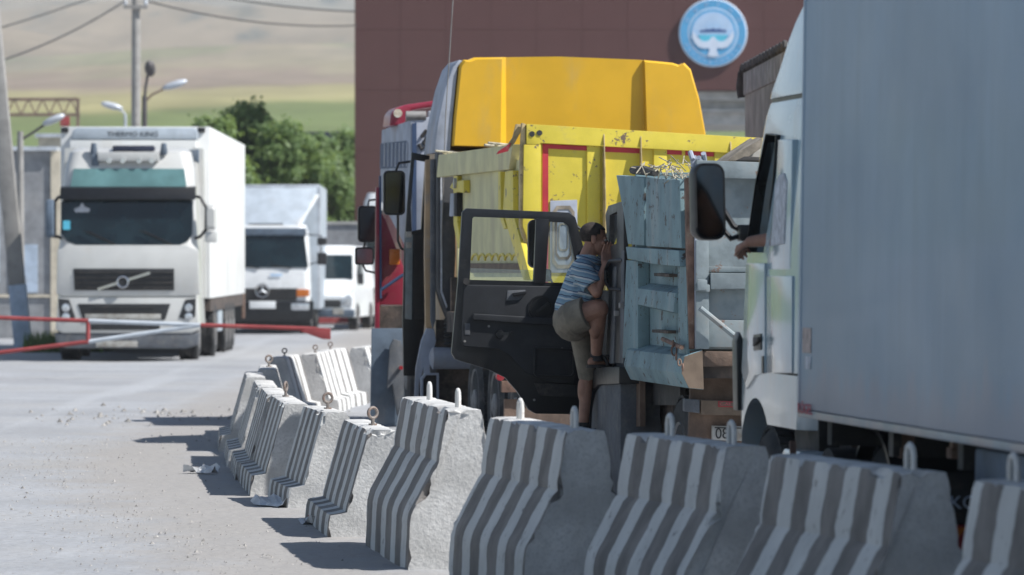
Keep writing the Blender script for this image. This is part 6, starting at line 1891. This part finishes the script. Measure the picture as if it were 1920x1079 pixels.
        MB().tube([(xi, .3, zs(368)), ((xe + xi) / 2, .2, zs(370)), (xe, .12, zt - .05)], .03, 8).tube([(xi, .2, zs(448)), ((xe + xi) / 2, .15, zs(444)), (xe, .12, zb + .02)], .03, 8).tube([(xe, .12, zt - .02), (xe, .12, zb)], .035, 8).obj("mirror_arm", M['black_plastic'], p)
    x0, zt = f(383, 434); x1, zb = f(406, 455)
    MB().box(x0, x1, .1, .3, zb, zt).obj("kerb_mirror", M['volvo'], p, bev=.04)
    # trailer
    TY = 2.75
    xl, xr = f(116, 0, TY)[0], f(396, 0, TY)[0]
    zt, zbm = f(0, 238, TY)[1], f(0, 560, TY)[1]
    tb = MB().box(xl, xr, TY, TY + 14.2, zbm, zt).obj("trailer_box", M['reefer'], p, bev=.02)
    n = 11
    for k in range(1, n):
        y = TY + 14.2 * k / n
        MB().box(xr + .001, xr + .012, y - .02, y + .02, zbm + .1, zt - .1).obj("side_seam", M['reefer'], tb)
    cu = MB().prism([f(*q, TY - .35) for q in ((136, 262), (372, 262), (372, 246), (366, 240), (146, 240), (138, 246))], 'y', TY - .35, TY - .003).obj("cooling_unit", M['grey_box'], p, bev=.03)
    u, v = f(203, 256, TY - .36), f(298, 247, TY - .36)
    text("unit_lettering", "THERMO KING", M['ink'], cu, (u[0], TY - .355, u[1]), (1, 0, 0), (0, 0, 1), v[0] - u[0], v[1] - u[1])
    MB().box(f(136, 0, TY)[0], f(372, 0, TY)[0], TY - .34, TY - .004, zs(400), f(0, 263, TY)[1]).obj("cooling_cabinet", M['reefer'], p, bev=.03)
    for px_ in (124, 380):
        x, z = f(px_, 243, TY)
        MB().box(x - .07, x + .07, TY - .04, TY - .002, z - .06, z + .04).obj("marker_lamp", M['grille'], p, bev=.01)
    MB().box(xl + .05, xr - .02, TY + .5, TY + 14.1, zbm - .25, zbm - .004).obj("trailer_frame", M['chassis'], p)
    MB().box(-.5, .5, .6, 6, .6, 1.0).obj("tractor_frame", M['chassis'], p)
    for (y, xo) in ((1.45, 0), (5.0, .02), (9.2, .04), (10.6, .04), (12.0, .04)):
        xw = xr - .02 if y > 3 else f(374, 0, y)[0]
        wheel(p, (xw, y, .53), .53, .36, 1)
        wheel(p, (-xw + (xl + xr), y, .53), .53, .36)
    # landing gear and a locker under the trailer side
    MB().box(xr - .25, xr - .05, TY + 4.1, TY + 5.6, .45, zbm - .26).obj("side_locker", M['grey_box'], p, bev=.02)
    MB().box(xr - .2, xr - .08, TY + 3.2, TY + 3.35, .25, zbm - .25).obj("landing_leg", M['dark_metal'], p)
    MB().box(xr - .05, xr + .0, TY + 13.8, TY + 14.18, .6, zbm).obj("corner_buffer", M['rust'], p)
    MB().box(-.9, .9, .1, .6, .28, .6).obj("sump_guard", M['interior'], p)
volvo()

def box_truck():
    f = Front(492, 121.6)
    p = thing("box_truck", "oncoming light blue-grey box truck with black grille behind the cream white one", "truck", (f.X, f.Y, 0), R(0.9), "oncoming vehicles")
    zs = lambda py: f(492, py)[1]
    def fp(poly, y0, y1, name, m, par=p, bev=.008):
        return MB().prism([f(*q) for q in poly], 'y', y0, y1).obj(name, M[m], par, bev=bev)
    W = 1.2
    cab = MB().loft([rrect(-W, W, .0, 1.7, zs(585), .15), rrect(-W, W, -.02, 1.7, zs(540), .18), rrect(-W * .99, W * .99, .02, 1.7, zs(506), .18), rrect(-W * .95, W * .95, .22, 1.7, zs(440), .18), rrect(-W * .9, W * .9, .32, 1.7, zs(422), .2)]).obj("cab", M['white_paint'], p)
    A = [f(*q) for q in ((412, 440), (570, 440), (578, 502), (406, 502))]
    ys = (.19, .19, .015, .015)
    MB().loft([[(x, y - .012, z) for (x, z), y in zip(A, ys)], [(x, y + .05, z) for (x, z), y in zip(A, ys)]]).obj("windscreen", M['glass_dark'], cab)
    fp([(410, 428), (573, 428), (575, 442), (408, 442)], .10, .26, "sun_visor", 'flap', cab, .02)
    g = fp([(405, 541), (558, 541), (556, 564), (407, 564)], -.045, -.02, "grille", 'grille', cab, .008)
    for k in range(3):
        fp([(407, 545 + 6 * k), (556, 545 + 6 * k), (556, 547 + 6 * k), (407, 547 + 6 * k)], -.06, -.046, "grille_bar", 'dark_metal', g, .003)
    c = f(492, 545)
    MB().tube([(c[0] + .17 * math.cos(a), -.075, c[1] + .17 * math.sin(a)) for a in [2 * math.pi * k / 28 for k in range(28)]], .016, 8, closed=True).obj("badge_ring", M['chrome'], g)
    sm = MB(); star(sm, c, .15, -.075); sm.obj("badge_star", M['lamp_grey'], g, smooth=False)
    MB().lathe([(-.052, .13), (-.046, .135)], (c[0], 0, c[1]), 'y', 24).obj("badge_disc", M['grille'], g)
    for poly in ([(556, 543), (580, 543), (580, 556), (556, 557)], [(404, 543), (428, 543), (428, 557), (404, 556)]):
        fp(poly, -.05, -.02, "indicator_lamp", 'amber', cab, .01)
    b = fp([(399, 565), (588, 565), (588, 597), (580, 604), (404, 604), (399, 597)], -.08, .15, "bumper", 'black_plastic', p, .03)
    for poly in ([(546, 569), (580, 569), (580, 582), (546, 582)], [(404, 569), (438, 569), (438, 582), (404, 582)]):
        fp(poly, -.095, -.075, "headlight", 'lamp_glass', b, .02)
    fp([(468, 565), (517, 565), (517, 579), (468, 579)], -.10, -.081, "number_plate", 'white_paint', b, .004)
    fp([(402, 599), (582, 599), (575, 612), (408, 612)], .0, .3, "apron", 'interior', p, .02)
    u, v = f(505, 516), f(558, 510)
    MB().box(f(507, 0)[0], f(529, 0)[0], -.028, -.018, zs(518), zs(514)).obj("faded_lettering", M['badge_sky'], cab)
    a = f(470, 491)
    MB().box(a[0], a[0] + .5, .05, .07, a[1] - .05, a[1] + .03).obj("dash_papers", M['pale_sticker'], cab)
    for x0, x1 in ((450, 486), (510, 546)):
        u, v = f(x0, 497), f(x1, 503)
        MB().beam((u[0], .01, u[1]), (v[0], -.01, v[1]), .03, .03).obj("wiper", M['black_plastic'], cab)
    BY = 1.9
    xl, xr = f(398, 0, BY)[0], f(603, 0, BY)[0]
    zt, zb = f(0, 347, BY)[1], f(0, 580, BY)[1]
    bx = MB().box(xl, xr, BY, BY + 7, zb, zt).obj("box_body", M['grey_box'], p, bev=.04)
    MB().box(xr - .06, xr + .006, BY - .006, BY + .08, zb, zt - .02).obj("corner_rail", M['lamp_grey'], bx)
    MB().box(xl + .02, xr - .02, BY - .012, BY + .04, zt - .09, zt + .008).obj("top_rail", M['lamp_grey'], bx, bev=.01)
    df = [f(*q, BY - .3) for q in ((415, 424), (560, 424), (598, 362), (596, 352), (430, 352))]
    MB().loft([[(f(566, 0)[0], .75, zs(424)), (f(418, 0)[0], .75, zs(424)), (f(418, 0)[0], .8, zs(418)), (f(566, 0)[0], .8, zs(418))], [(f(597, 0, BY)[0], BY - .02, f(0, 364, BY)[1]), (f(400, 0, BY)[0], BY - .02, f(0, 364, BY)[1]), (f(400, 0, BY)[0], BY - .02, f(0, 352, BY)[1]), (f(597, 0, BY)[0], BY - .02, f(0, 352, BY)[1])]]).obj("roof_deflector", M['grey_box'], p, bev=.03)
    u, v = f(556, 422), f(596, 366, BY - .1)
    MB().beam((u[0], .72, u[1]), (v[0], BY - .1, v[1]), .14, .05).obj("deflector_edge", M['white_paint'], p, bev=.02)
    MB().prism([f(*q) for q in ((463, 423), (530, 423), (528, 419), (465, 419))], 'y', .5, .8).obj("roof_hatch", M['dark_metal'], p)
    for sgn in (1,):
        a, b = f(594, 446), f(612, 497)
        MB().box(a[0], b[0], .25, .4, b[1], f(0, 474)[1]).obj("mirror", M['grille'], p, bev=.03)
        MB().box(a[0], b[0], .25, .4, f(0, 460)[1], f(0, 446)[1]).obj("mirror", M['grille'], p, bev=.03)
        MB().tube([(1.1, .4, f(0, 440)[1]), (a[0] + .1, .35, f(0, 442)[1]), (a[0] + .1, .35, f(0, 490)[1]), (1.1, .4, f(0, 498)[1])], .02, 6).obj("mirror_arm", M['grille'], p)
    for y in (.95, 6.0):
        wheel(p, (1.22, y, .46), .46, .3, 1); wheel(p, (-1.22, y, .46), .46, .3)
    MB().box(-1.0, 1.0, .4, 8.4, .5, zb - .01).obj("chassis", M['chassis'], p)
    MB().box(.9, 1.25, 2.6, 3.8, .4, zb - .02).obj("side_locker", M['dark_metal'], p, bev=.02)
box_truck()

def van():
    f = Front(604, 128.0)
    p = thing("van", "white high-roof van behind the box truck's mirror", "van", (f.X, f.Y, 0), R(-4.5), "oncoming vehicles")
    k = f.k
    W = .84
    z = lambda py: f(604, py)[1]
    body = MB()
    sec = lambda y, w, zt, zb=.35: [(-w, y, zb), (w, y, zb), (w * 1.0, y, zb + .5), (w * .97, y, min(zt, 1.3)), (w * .86, y, zt - .06), (w * .6, y, zt), (-w * .6, y, zt), (-w * .86, y, zt - .06), (-w * .97, y, min(zt, 1.3)), (-w, y, zb + .5)]
    body.loft([sec(0, W * .93, .92), sec(.12, W, 1.05), sec(.75, W, 1.22), sec(.95, W, 1.42), sec(1.55, W * .97, 2.05), sec(1.9, W, z(460)), sec(5.4, W, z(460) - .02)])
    b = body.obj("body", M['white_paint'], p, angle=25)
    A = [(-.72, .90, 1.38), (.72, .90, 1.38), (.64, 1.52, 2.0), (-.64, 1.52, 2.0)]
    MB().loft([[(x, y - .02, q + .02) for x, y, q in A], [(x, y + .05, q - .03) for x, y, q in A]]).obj("windscreen", M['glass_dark'], p)
    MB().box(-.5, .5, -.03, .05, .62, .82).obj("grille", M['grille'], p, bev=.02)
    MB().box(-.86, .86, -.06, .2, .36, .56).obj("bumper", M['flap'], p, bev=.04)
    for s in (-1, 1):
        MB().prism([(s * .48, .70), (s * .80, .66), (s * .81, .88), (s * .70, .97), (s * .52, .86)], 'y', -.02, .1).obj("headlight", M['lamp_glass'], p, bev=.02)
        MB().prism([(1.2, 1.32), (2.3, 1.32), (2.25, 1.85), (1.75, 1.85)], 'x', s * .845 - .01, s * .845 + .01).obj("door_window", M['glass_dark'], p)
        MB().box(s * .9 - .08, s * .9 + .08, 1.15, 1.25, 1.22, 1.52).obj("mirror", M['grille'], p, bev=.03)
        for y in (.95, 4.2):
            wheel(p, (s * .86, y, .36), .36, .24, s)
    MB().prism([f(*q) for q in ((625, 578), (645, 578), (645, 590), (625, 590))], 'y', -.075, -.061).obj("number_plate", M['plate'], p)
van()

# ------------------------------------------------------------------ lifting boom
def boom():
    Y = 75.0
    P = lambda px, py: at(px, py, Y)
    o0 = P(-120, 0)
    p = thing("boom_gate", "red and white braced tube boom lowered across the lane", "boom gate", (o0.x, Y, 0))
    def L(px, py):
        v = P(px, py); return Vector((v.x - o0.x, 0, v.z))
    r = .034
    def seg(a, b, m, w=r):
        return MB().cyl(L(*a), L(*b), w, n=10).obj("tube", M[m], p)
    seg((-120, 592), (166, 602), 'red_tube')
    seg((166, 602), (376, 610), 'white_tube')
    seg((376, 610), (592, 617), 'red_tube')
    seg((-120, 676), (166, 641), 'red_tube')
    seg((166, 641), (376, 610), 'white_tube')
    seg((165, 600), (165, 644), 'red_tube')
    MB().prism([(L(586, 614).x, L(586, 614).z), (L(620, 616).x, L(620, 616).z), (L(620, 637).x, L(620, 637).z), (L(604, 636).x, L(604, 636).z), (L(562, 621).x, L(562, 621).z)], 'y', -.04, .04).obj("end_plate", M['red_tube'], p, bev=.008)
    a = L(-105, 600)
    MB().box(a.x - .2, a.x + .12, .06, .4, 0, 1.15).obj("pivot_cabinet", M['red_tube'], p, bev=.02)
    MB().cyl((a.x, -.06, a.z), (a.x, .1, a.z), .07).obj("pivot", M['dark_metal'], p)
    seg((-104, 592), (-104, 674), 'red_tube')
boom()

# ------------------------------------------------------------------ people
def shirt_mat():
    m = mat("striped_polo", (0.15, 0.24, 0.31), 0.9, var=0.1, vscale=6, bump=0.022, bscale=10)
    nt = m.node_tree; N, Lk = nt.nodes, nt.links
    b = N["Principled BSDF"]
    tc = N.new("ShaderNodeTexCoord"); sp = N.new("ShaderNodeSeparateXYZ"); Lk.new(tc.outputs["Object"], sp.inputs[0])
    nz = N.new("ShaderNodeTexNoise"); nz.inputs["Scale"].default_value = 5; Lk.new(tc.outputs["Object"], nz.inputs["Vector"])
    # stripes run across the torso, which leans forward
    q1 = N.new("ShaderNodeVectorMath"); q1.operation = 'DOT_PRODUCT'; Lk.new(tc.outputs["Object"], q1.inputs[0]); q1.inputs[1].default_value = (0.26, 0.1, 0.96)
    q2 = N.new("ShaderNodeMath"); q2.operation = 'MULTIPLY_ADD'; Lk.new(nz.outputs[0], q2.inputs[0]); q2.inputs[1].default_value = 0.05; Lk.new(q1.outputs["Value"], q2.inputs[2])
    q3 = N.new("ShaderNodeMath"); q3.operation = 'MULTIPLY'; Lk.new(q2.outputs[0], q3.inputs[0]); q3.inputs[1].default_value = 1 / 0.105
    q4 = N.new("ShaderNodeMath"); q4.operation = 'FRACT'; Lk.new(q3.outputs[0], q4.inputs[0])
    cr = N.new("ShaderNodeValToRGB"); cr.color_ramp.interpolation = 'CONSTANT'
    cols = [(0, (.16, .26, .35)), (.16, (.45, .50, .52)), (.27, (.16, .26, .35)), (.38, (.06, .09, .15)), (.46, (.23, .35, .43)), (.66, (.52, .55, .56)), (.78, (.08, .12, .2)), (.86, (.20, .31, .39))]
    el = cr.color_ramp.elements
    el[0].position = 0; el[0].color = (*cols[0][1], 1)
    el[1].position = cols[-1][0]; el[1].color = (*cols[-1][1], 1)
    for pos, c in cols[1:-1]:
        e = el.new(pos); e.color = (*c, 1)
    Lk.new(q4.outputs[0], cr.inputs[0])
    Lk.new(cr.outputs[0], b.inputs["Base Color"])
    return m
M['shirt'] = shirt_mat()

def hand(mb, wrist, d, up, s=1.0, curl=0.5, side=1):
    """palm and five fingers; d points along the hand, up is the back of the hand"""
    d, up = Vector(d).normalized(), Vector(up).normalized()
    w = d.cross(up).normalized() * side
    up = w.cross(d).normalized() * (1 if side > 0 else 1)
    wrist = Vector(wrist)
    pb = wrist + d * .03 * s
    for k in range(4):
        o = (k - 1.5) * .021 * s
        k0 = wrist + w * o * .7
        k1 = wrist + d * .088 * s + w * o
        mb.cap(k0, k1, .017 * s, .0125 * s, 8)
        L = (.040, .046, .043, .034)[k] * s
        a = curl * (0.6 + 0.12 * k)
        dd = (d * math.cos(a) - up * math.sin(a)).normalized()
        p1 = k1 + dd * L
        a2 = a + curl * 0.9
        dd2 = (d * math.cos(a2) - up * math.sin(a2)).normalized()
        p2 = p1 + dd2 * L * .72
        a3 = a2 + curl * .6
        p3 = p2 + (d * math.cos(a3) - up * math.sin(a3)).normalized() * L * .5
        mb.cap(k1, p1, .0108 * s, .0098 * s, 8).cap(p1, p2, .0098 * s, .009 * s, 8).cap(p2, p3, .009 * s, .0075 * s, 8)
    t0 = wrist + d * .02 * s - w * .024 * s
    t1 = t0 + (d * .7 - w * .6 - up * .25).normalized() * .045 * s
    t2 = t1 + (d * .9 - w * .2 - up * .35).normalized() * .034 * s
    t3 = t2 + (d * .95 - up * .35).normalized() * .026 * s
    mb.cap(t0, t1, .0165 * s, .013 * s, 8).cap(t1, t2, .0125 * s, .011 * s, 8).cap(t2, t3, .011 * s, .0085 * s, 8)

def head_shape(mb, c, fwd, up, s=1.0):
    """skull, jaw, nose, brow, lips, ears; c is the middle of the head"""
    f = Vector(fwd).normalized(); u = Vector(up).normalized()
    r = f.cross(u).normalized(); u = r.cross(f).normalized()
    rot = Matrix((r, f, u)).transposed()
    P = lambda x, y, z: Vector(c) + rot @ Vector((x, y, z)) * s
    E = lambda x, y, z, rx, ry, rz: mb.ell(P(x, y, z), (rx * s, ry * s, rz * s), rot, 18, 12)
    E(0, -.012, .035, .076, .098, .083)
    E(0, .035, -.035, .060, .062, .078)
    E(0, .058, -.085, .036, .036, .032)
    E(0, .074, .018, .052, .022, .016)           # brow
    E(.036, .066, -.02, .026, .022, .02); E(-.036, .066, -.02, .026, .022, .02)
    mb.cap(P(0, .088, .005), P(0, .115, -.030), .010 * s, .017 * s, 10)
    E(.013, .102, -.034, .010, .012, .008); E(-.013, .102, -.034, .010, .012, .008)
    E(0, .092, -.058, .024, .012, .0065); E(0, .089, -.070, .021, .012, .007)
    for sx in (1, -1):
        E(sx * .079, -.01, -.008, .011, .022, .034)
        E(sx * .082, -.016, .006, .012, .020, .020)
    mb.cap(P(0, -.02, -.06), P(0, -.045, -.15), .054 * s, .058 * s, 14)
    return P, rot

def eyes_hair(person, c, fwd, up, s, hairmat, cut=0.02):
    f = Vector(fwd).normalized(); u = Vector(up).normalized()
    r = f.cross(u).normalized(); u = r.cross(f).normalized()
    rot = Matrix((r, f, u)).transposed()
    P = lambda x, y, z: Vector(c) + rot @ Vector((x, y, z)) * s
    for sx in (1, -1):
        MB().ell(P(sx * .031, .080, .0), .0125 * s, rot, 12, 8).obj("eye", M['plate'], person)
        MB().ell(P(sx * .031, .0895, .0), (.0055 * s, .005 * s, .0055 * s), rot, 10, 6).obj("iris", M['ink'], person)
        MB().cap(P(sx * .016, .094, .019), P(sx * .048, .084, .020), .004 * s, .003 * s, 8).obj("eyebrow", M['hair'], person)
    if hairmat:
        h = MB().ell(P(0, -.014, .038), (.0782 * s, .1008 * s, .0862 * s), rot, 28, 20)
        keep = []
        o = h.obj("hair", M['hair'], person)
        bm = bmesh.new(); bm.from_mesh(o.data)
        inv = rot.transposed()
        dele = []
        for v in bm.verts:
            q = inv @ (v.co - Vector(c)) / s
            lim = .058 if q.y > .035 else (.022 if q.y > -.02 else -.03)
            if q.z < lim + max(0, q.y) * .15:
                dele.append(v)
        bmesh.ops.delete(bm, geom=dele, context='VERTS')
        bmesh.ops.solidify(bm, geom=bm.faces[:], thickness=-.004)
        bm.to_mesh(o.data); bm.free()
        o.data.polygons.foreach_set('use_smooth', [True] * len(o.data.polygons))

def man():
    """leaning into the cab from the step: facing the cab and a little away from the camera"""
    Y0 = 36.2
    base = at(1095, 690, Y0)
    root = thing("person", "man in blue striped polo and khaki shorts at the open cab door, hand to mouth", "person", (base.x, Y0, 0), 0)
    def V(px, py, dy=0.0):
        w = at(px, py, Y0 + dy)
        return Vector((w.x - base.x, dy, w.z))
    hd = V(1114, 449, .05)
    fwd = Vector((.96, .12, -.12)); up = Vector((.16, .05, 1))
    neck = V(1101, 486, .04)
    shR, shL = V(1090, 505, -.12), V(1110, 498, .22)     # near and far shoulder
    chest = V(1098, 522, .06); belly = V(1083, 560, .04)
    hipR, hipL = V(1071, 598, -.06), V(1084, 594, .18)
    kneR = V(1122, 580, -.16); ankR = V(1118, 668, -.02)
    kneL = V(1101, 700, .34); ankL = V(1093, 806, .30)
    elbR = V(1119, 549, -.20); wrR = V(1136, 494, -.10)
    b = MB()
    head_shape(b, hd, fwd, up)
    b.cap(neck, hd + Vector((-.02, 0, -.06)), .062, .055)
    b.cap(chest, neck, .115, .07).cap(belly, chest, .125, .125).cap((hipR + hipL) / 2, belly, .13, .12)
    b.cap(shR, shL, .062, .062)
    b.cap(hipR, kneR, .105, .078).cap(kneR, ankR, .070, .040).ell(kneR + Vector((.014, -.01, .0)), (.064, .064, .072))
    b.ell(kneR.lerp(ankR, .3) + Vector((-.02, -.006, 0)), (.056, .058, .12))
    b.cap(hipL, kneL, .09, .06).cap(kneL, ankL, .054, .037).ell(kneL.lerp(ankL, .3) + Vector((-.02, 0, 0)), (.045, .05, .11))
    toeR = ankR + Vector((.10, .08, -.045)); toeL = ankL + Vector((.12, .06, -.045))
    b.cap(ankR + Vector((-.03, -.015, -.045)), toeR, .038, .030).cap(ankL + Vector((-.03, -.01, -.045)), toeL, .038, .030)
    b.cap(shR, elbR, .055, .042).cap(elbR, wrR, .043, .027)
    # far arm reaching for the wheel
    elbL = V(1140, 528, .34); wrL = V(1162, 520, .55)
    b.cap(shL, elbL, .05, .04).cap(elbL, wrL, .04, .027)
    hand(b, wrR, (hd + Vector((.098, -.02, -.03))) - wrR, (.25, -1, .1), 1.0, .45, -1)
    hand(b, wrL, (.6, .7, 0), (0, 0, 1), 1.0, .9, 1)
    fuse(b, "body", M['skin'], root, .0052, 3)
    eyes_hair(root, hd, fwd, up, 1.0, True)
    s = MB()
    s.cap(chest, neck + Vector((0, 0, -.025)), .142, .085).cap(belly, chest, .147, .150)
    s.cap((hipR + hipL) / 2 + Vector((0, 0, .06)), belly, .158, .147)
    s.cap(shR, shL, .083, .083)
    u = (elbR - shR)
    s.tube([shR, shR + u * .35, shR + u * .72], [.083, .082, .079], 18)
    u = (elbL - shL)
    s.tube([shL, shL + u * .35, shL + u * .72], [.083, .08, .077], 18)
    for k in range(9):
        a = V(1078 + k * 4, 520 + (k * 37) % 60, -.05)
        s.cap(a + Vector((-.03, -.07, .01)), a + Vector((.06, -.06, -.03)), .018, .014)
    fuse(s, "polo_shirt", M['shirt'], root, .0065, 3)
    c = MB()
    ring = [neck + Vector((.012, 0, -.005)) + Vector((.080 * math.cos(a), .076 * math.sin(a), .022 * math.cos(a) * -1)) for a in [2 * math.pi * k / 20 for k in range(20)]]
    c.tube(ring, .017, 8, closed=True)
    c.obj("collar", M['shirt'], root)
    q = MB()
    mid = (hipR + hipL) / 2
    q.cap(mid + Vector((-.01, 0, -.02)), mid + Vector((.01, 0, .09)), .163, .150)
    q.cap(hipR, hipL, .125, .12)
    u = kneR - hipR
    q.tube([hipR, hipR + u * .35, hipR + u * .62], [.132, .130, .130], 20)
    u = kneL - hipL
    q.tube([hipL, hipL + u * .5, hipL + u * 1.08], [.10, .083, .072], 20)
    fuse(q, "shorts", M['shorts'], root, .0065, 3)
    for ank, toe in ((ankR, toeR), (ankL, toeL)):
        sh = MB()
        d = (toe - ank); d.z = 0; d.normalize()
        w = Vector((-d.y, d.x, 0))
        c0 = ank + Vector((0, 0, -.088)) + d * .05
        outl = [c0 + d * (.145 * math.cos(a)) + w * (.046 * math.sin(a)) for a in [2 * math.pi * k / 22 for k in range(22)]]
        sh.loft([[v for v in outl], [v + Vector((0, 0, .024)) for v in outl]])
        for t in (.075, .02):
            cc = c0 + d * t
            sh.tube([cc + w * (.050 * math.cos(a)) + Vector((0, 0, .02 + .066 * math.sin(a))) + d * -.02 * math.sin(a) for a in [math.pi * k / 10 for k in range(11)]], .013, 6)
        sh.tube([ank + d * (.045 * math.cos(a)) + w * (.045 * math.sin(a)) + Vector((0, 0, -.03)) for a in [2 * math.pi * k / 16 for k in range(16)]], .012, 6, closed=True)
        sh.obj("sandal", M['shoe'], root)
        MB().tube([ank + Vector((0, 0, -.035)), ank + Vector((0, 0, .01)), ank + Vector((0, 0, .055))], [.047, .044, .045], 14).obj("sock", M['sock'], root)
man()

def driver():
    """driver of the nearest truck: only the forearm shows, and a dim face in the mirror"""
    Mw = Matrix.Translation((1.413, 24.0, 0)) @ Matrix.Rotation(R(7.84), 4, 'Z') @ Matrix.Rotation(R(.9), 4, 'Y')
    root = thing("person", "driver in a dark shirt inside the nearest truck, one forearm resting out of its window", "person", (0, 0, 0))
    root.matrix_world = Mw
    b = MB()
    hd = Vector((.42, 1.34, 2.28)); fwd = Vector((-.25, 1, -.02)); up = Vector((0, 0, 1))
    head_shape(b, hd, fwd, up)
    pel = Vector((.60, 1.02, 1.62)); ch = Vector((.54, 1.16, 1.96)); nk = Vector((.46, 1.26, 2.12))
    sl, sr = Vector((.34, 1.20, 2.05)), Vector((.72, 1.20, 2.05))
    b.cap(pel, ch, .15, .15).cap(ch, nk, .14, .07).cap(nk, hd - Vector((0, .03, .06)), .06, .055).cap(sl, sr, .07, .07)
    ey, ez = fw.side(1437, 447, .13)
    wy, wz = fw.side(1396, 455, .03)
    elb = Vector((.16, ey - .02, ez + .0)); wr = Vector((.03, wy, wz + .005))
    b.cap(sl, elb, .055, .045).cap(elb, wr, .043, .029)
    hy, hz = fw.side(1376, 462, .0)
    hand(b, wr, Vector((-.02, hy, hz)) - wr, (-.45, -.2, .9), 1.0, .75, 1)
    b.cap(sr, Vector((.86, 1.25, 1.85)), .055, .045).cap(Vector((.86, 1.25, 1.85)), Vector((.80, 1.47, 1.93)), .042, .03)
    hand(b, Vector((.80, 1.47, 1.93)), (-.1, 1, 0), (0, 0, 1), 1.0, .9, 1)
    b.cap(pel + Vector((-.1, 0, -.02)), Vector((.54, 1.32, 1.62)), .08, .06).cap(Vector((.54, 1.32, 1.62)), Vector((.54, 1.5, 1.4)), .055, .045)
    b.cap(pel + Vector((.1, 0, -.02)), Vector((.78, 1.32, 1.62)), .08, .06).cap(Vector((.78, 1.32, 1.62)), Vector((.78, 1.5, 1.4)), .055, .045)
    fuse(b, "body", M['skin'], root, .0055, 3)
    eyes_hair(root, hd, fwd, up, 1.0, False)
    s = MB()
    s.cap(pel, ch, .17, .165).cap(ch, nk - Vector((0, 0, .02)), .16, .085).cap(sl, sr, .088, .088)
    u = elb - sl
    s.tube([sl, sl + u * .5, sl + u * .96], [.085, .075, .066], 16)
    e2 = elb + (wr - elb) * .16
    s.tube([sl + u * .9, elb, e2], [.066, .062, .058], 16)
    s.tube([sr, Vector((.85, 1.2, 1.9))], [.085, .075], 16)
    fuse(s, "shirt", M['navy_cloth'], root, .008, 3)
driver()
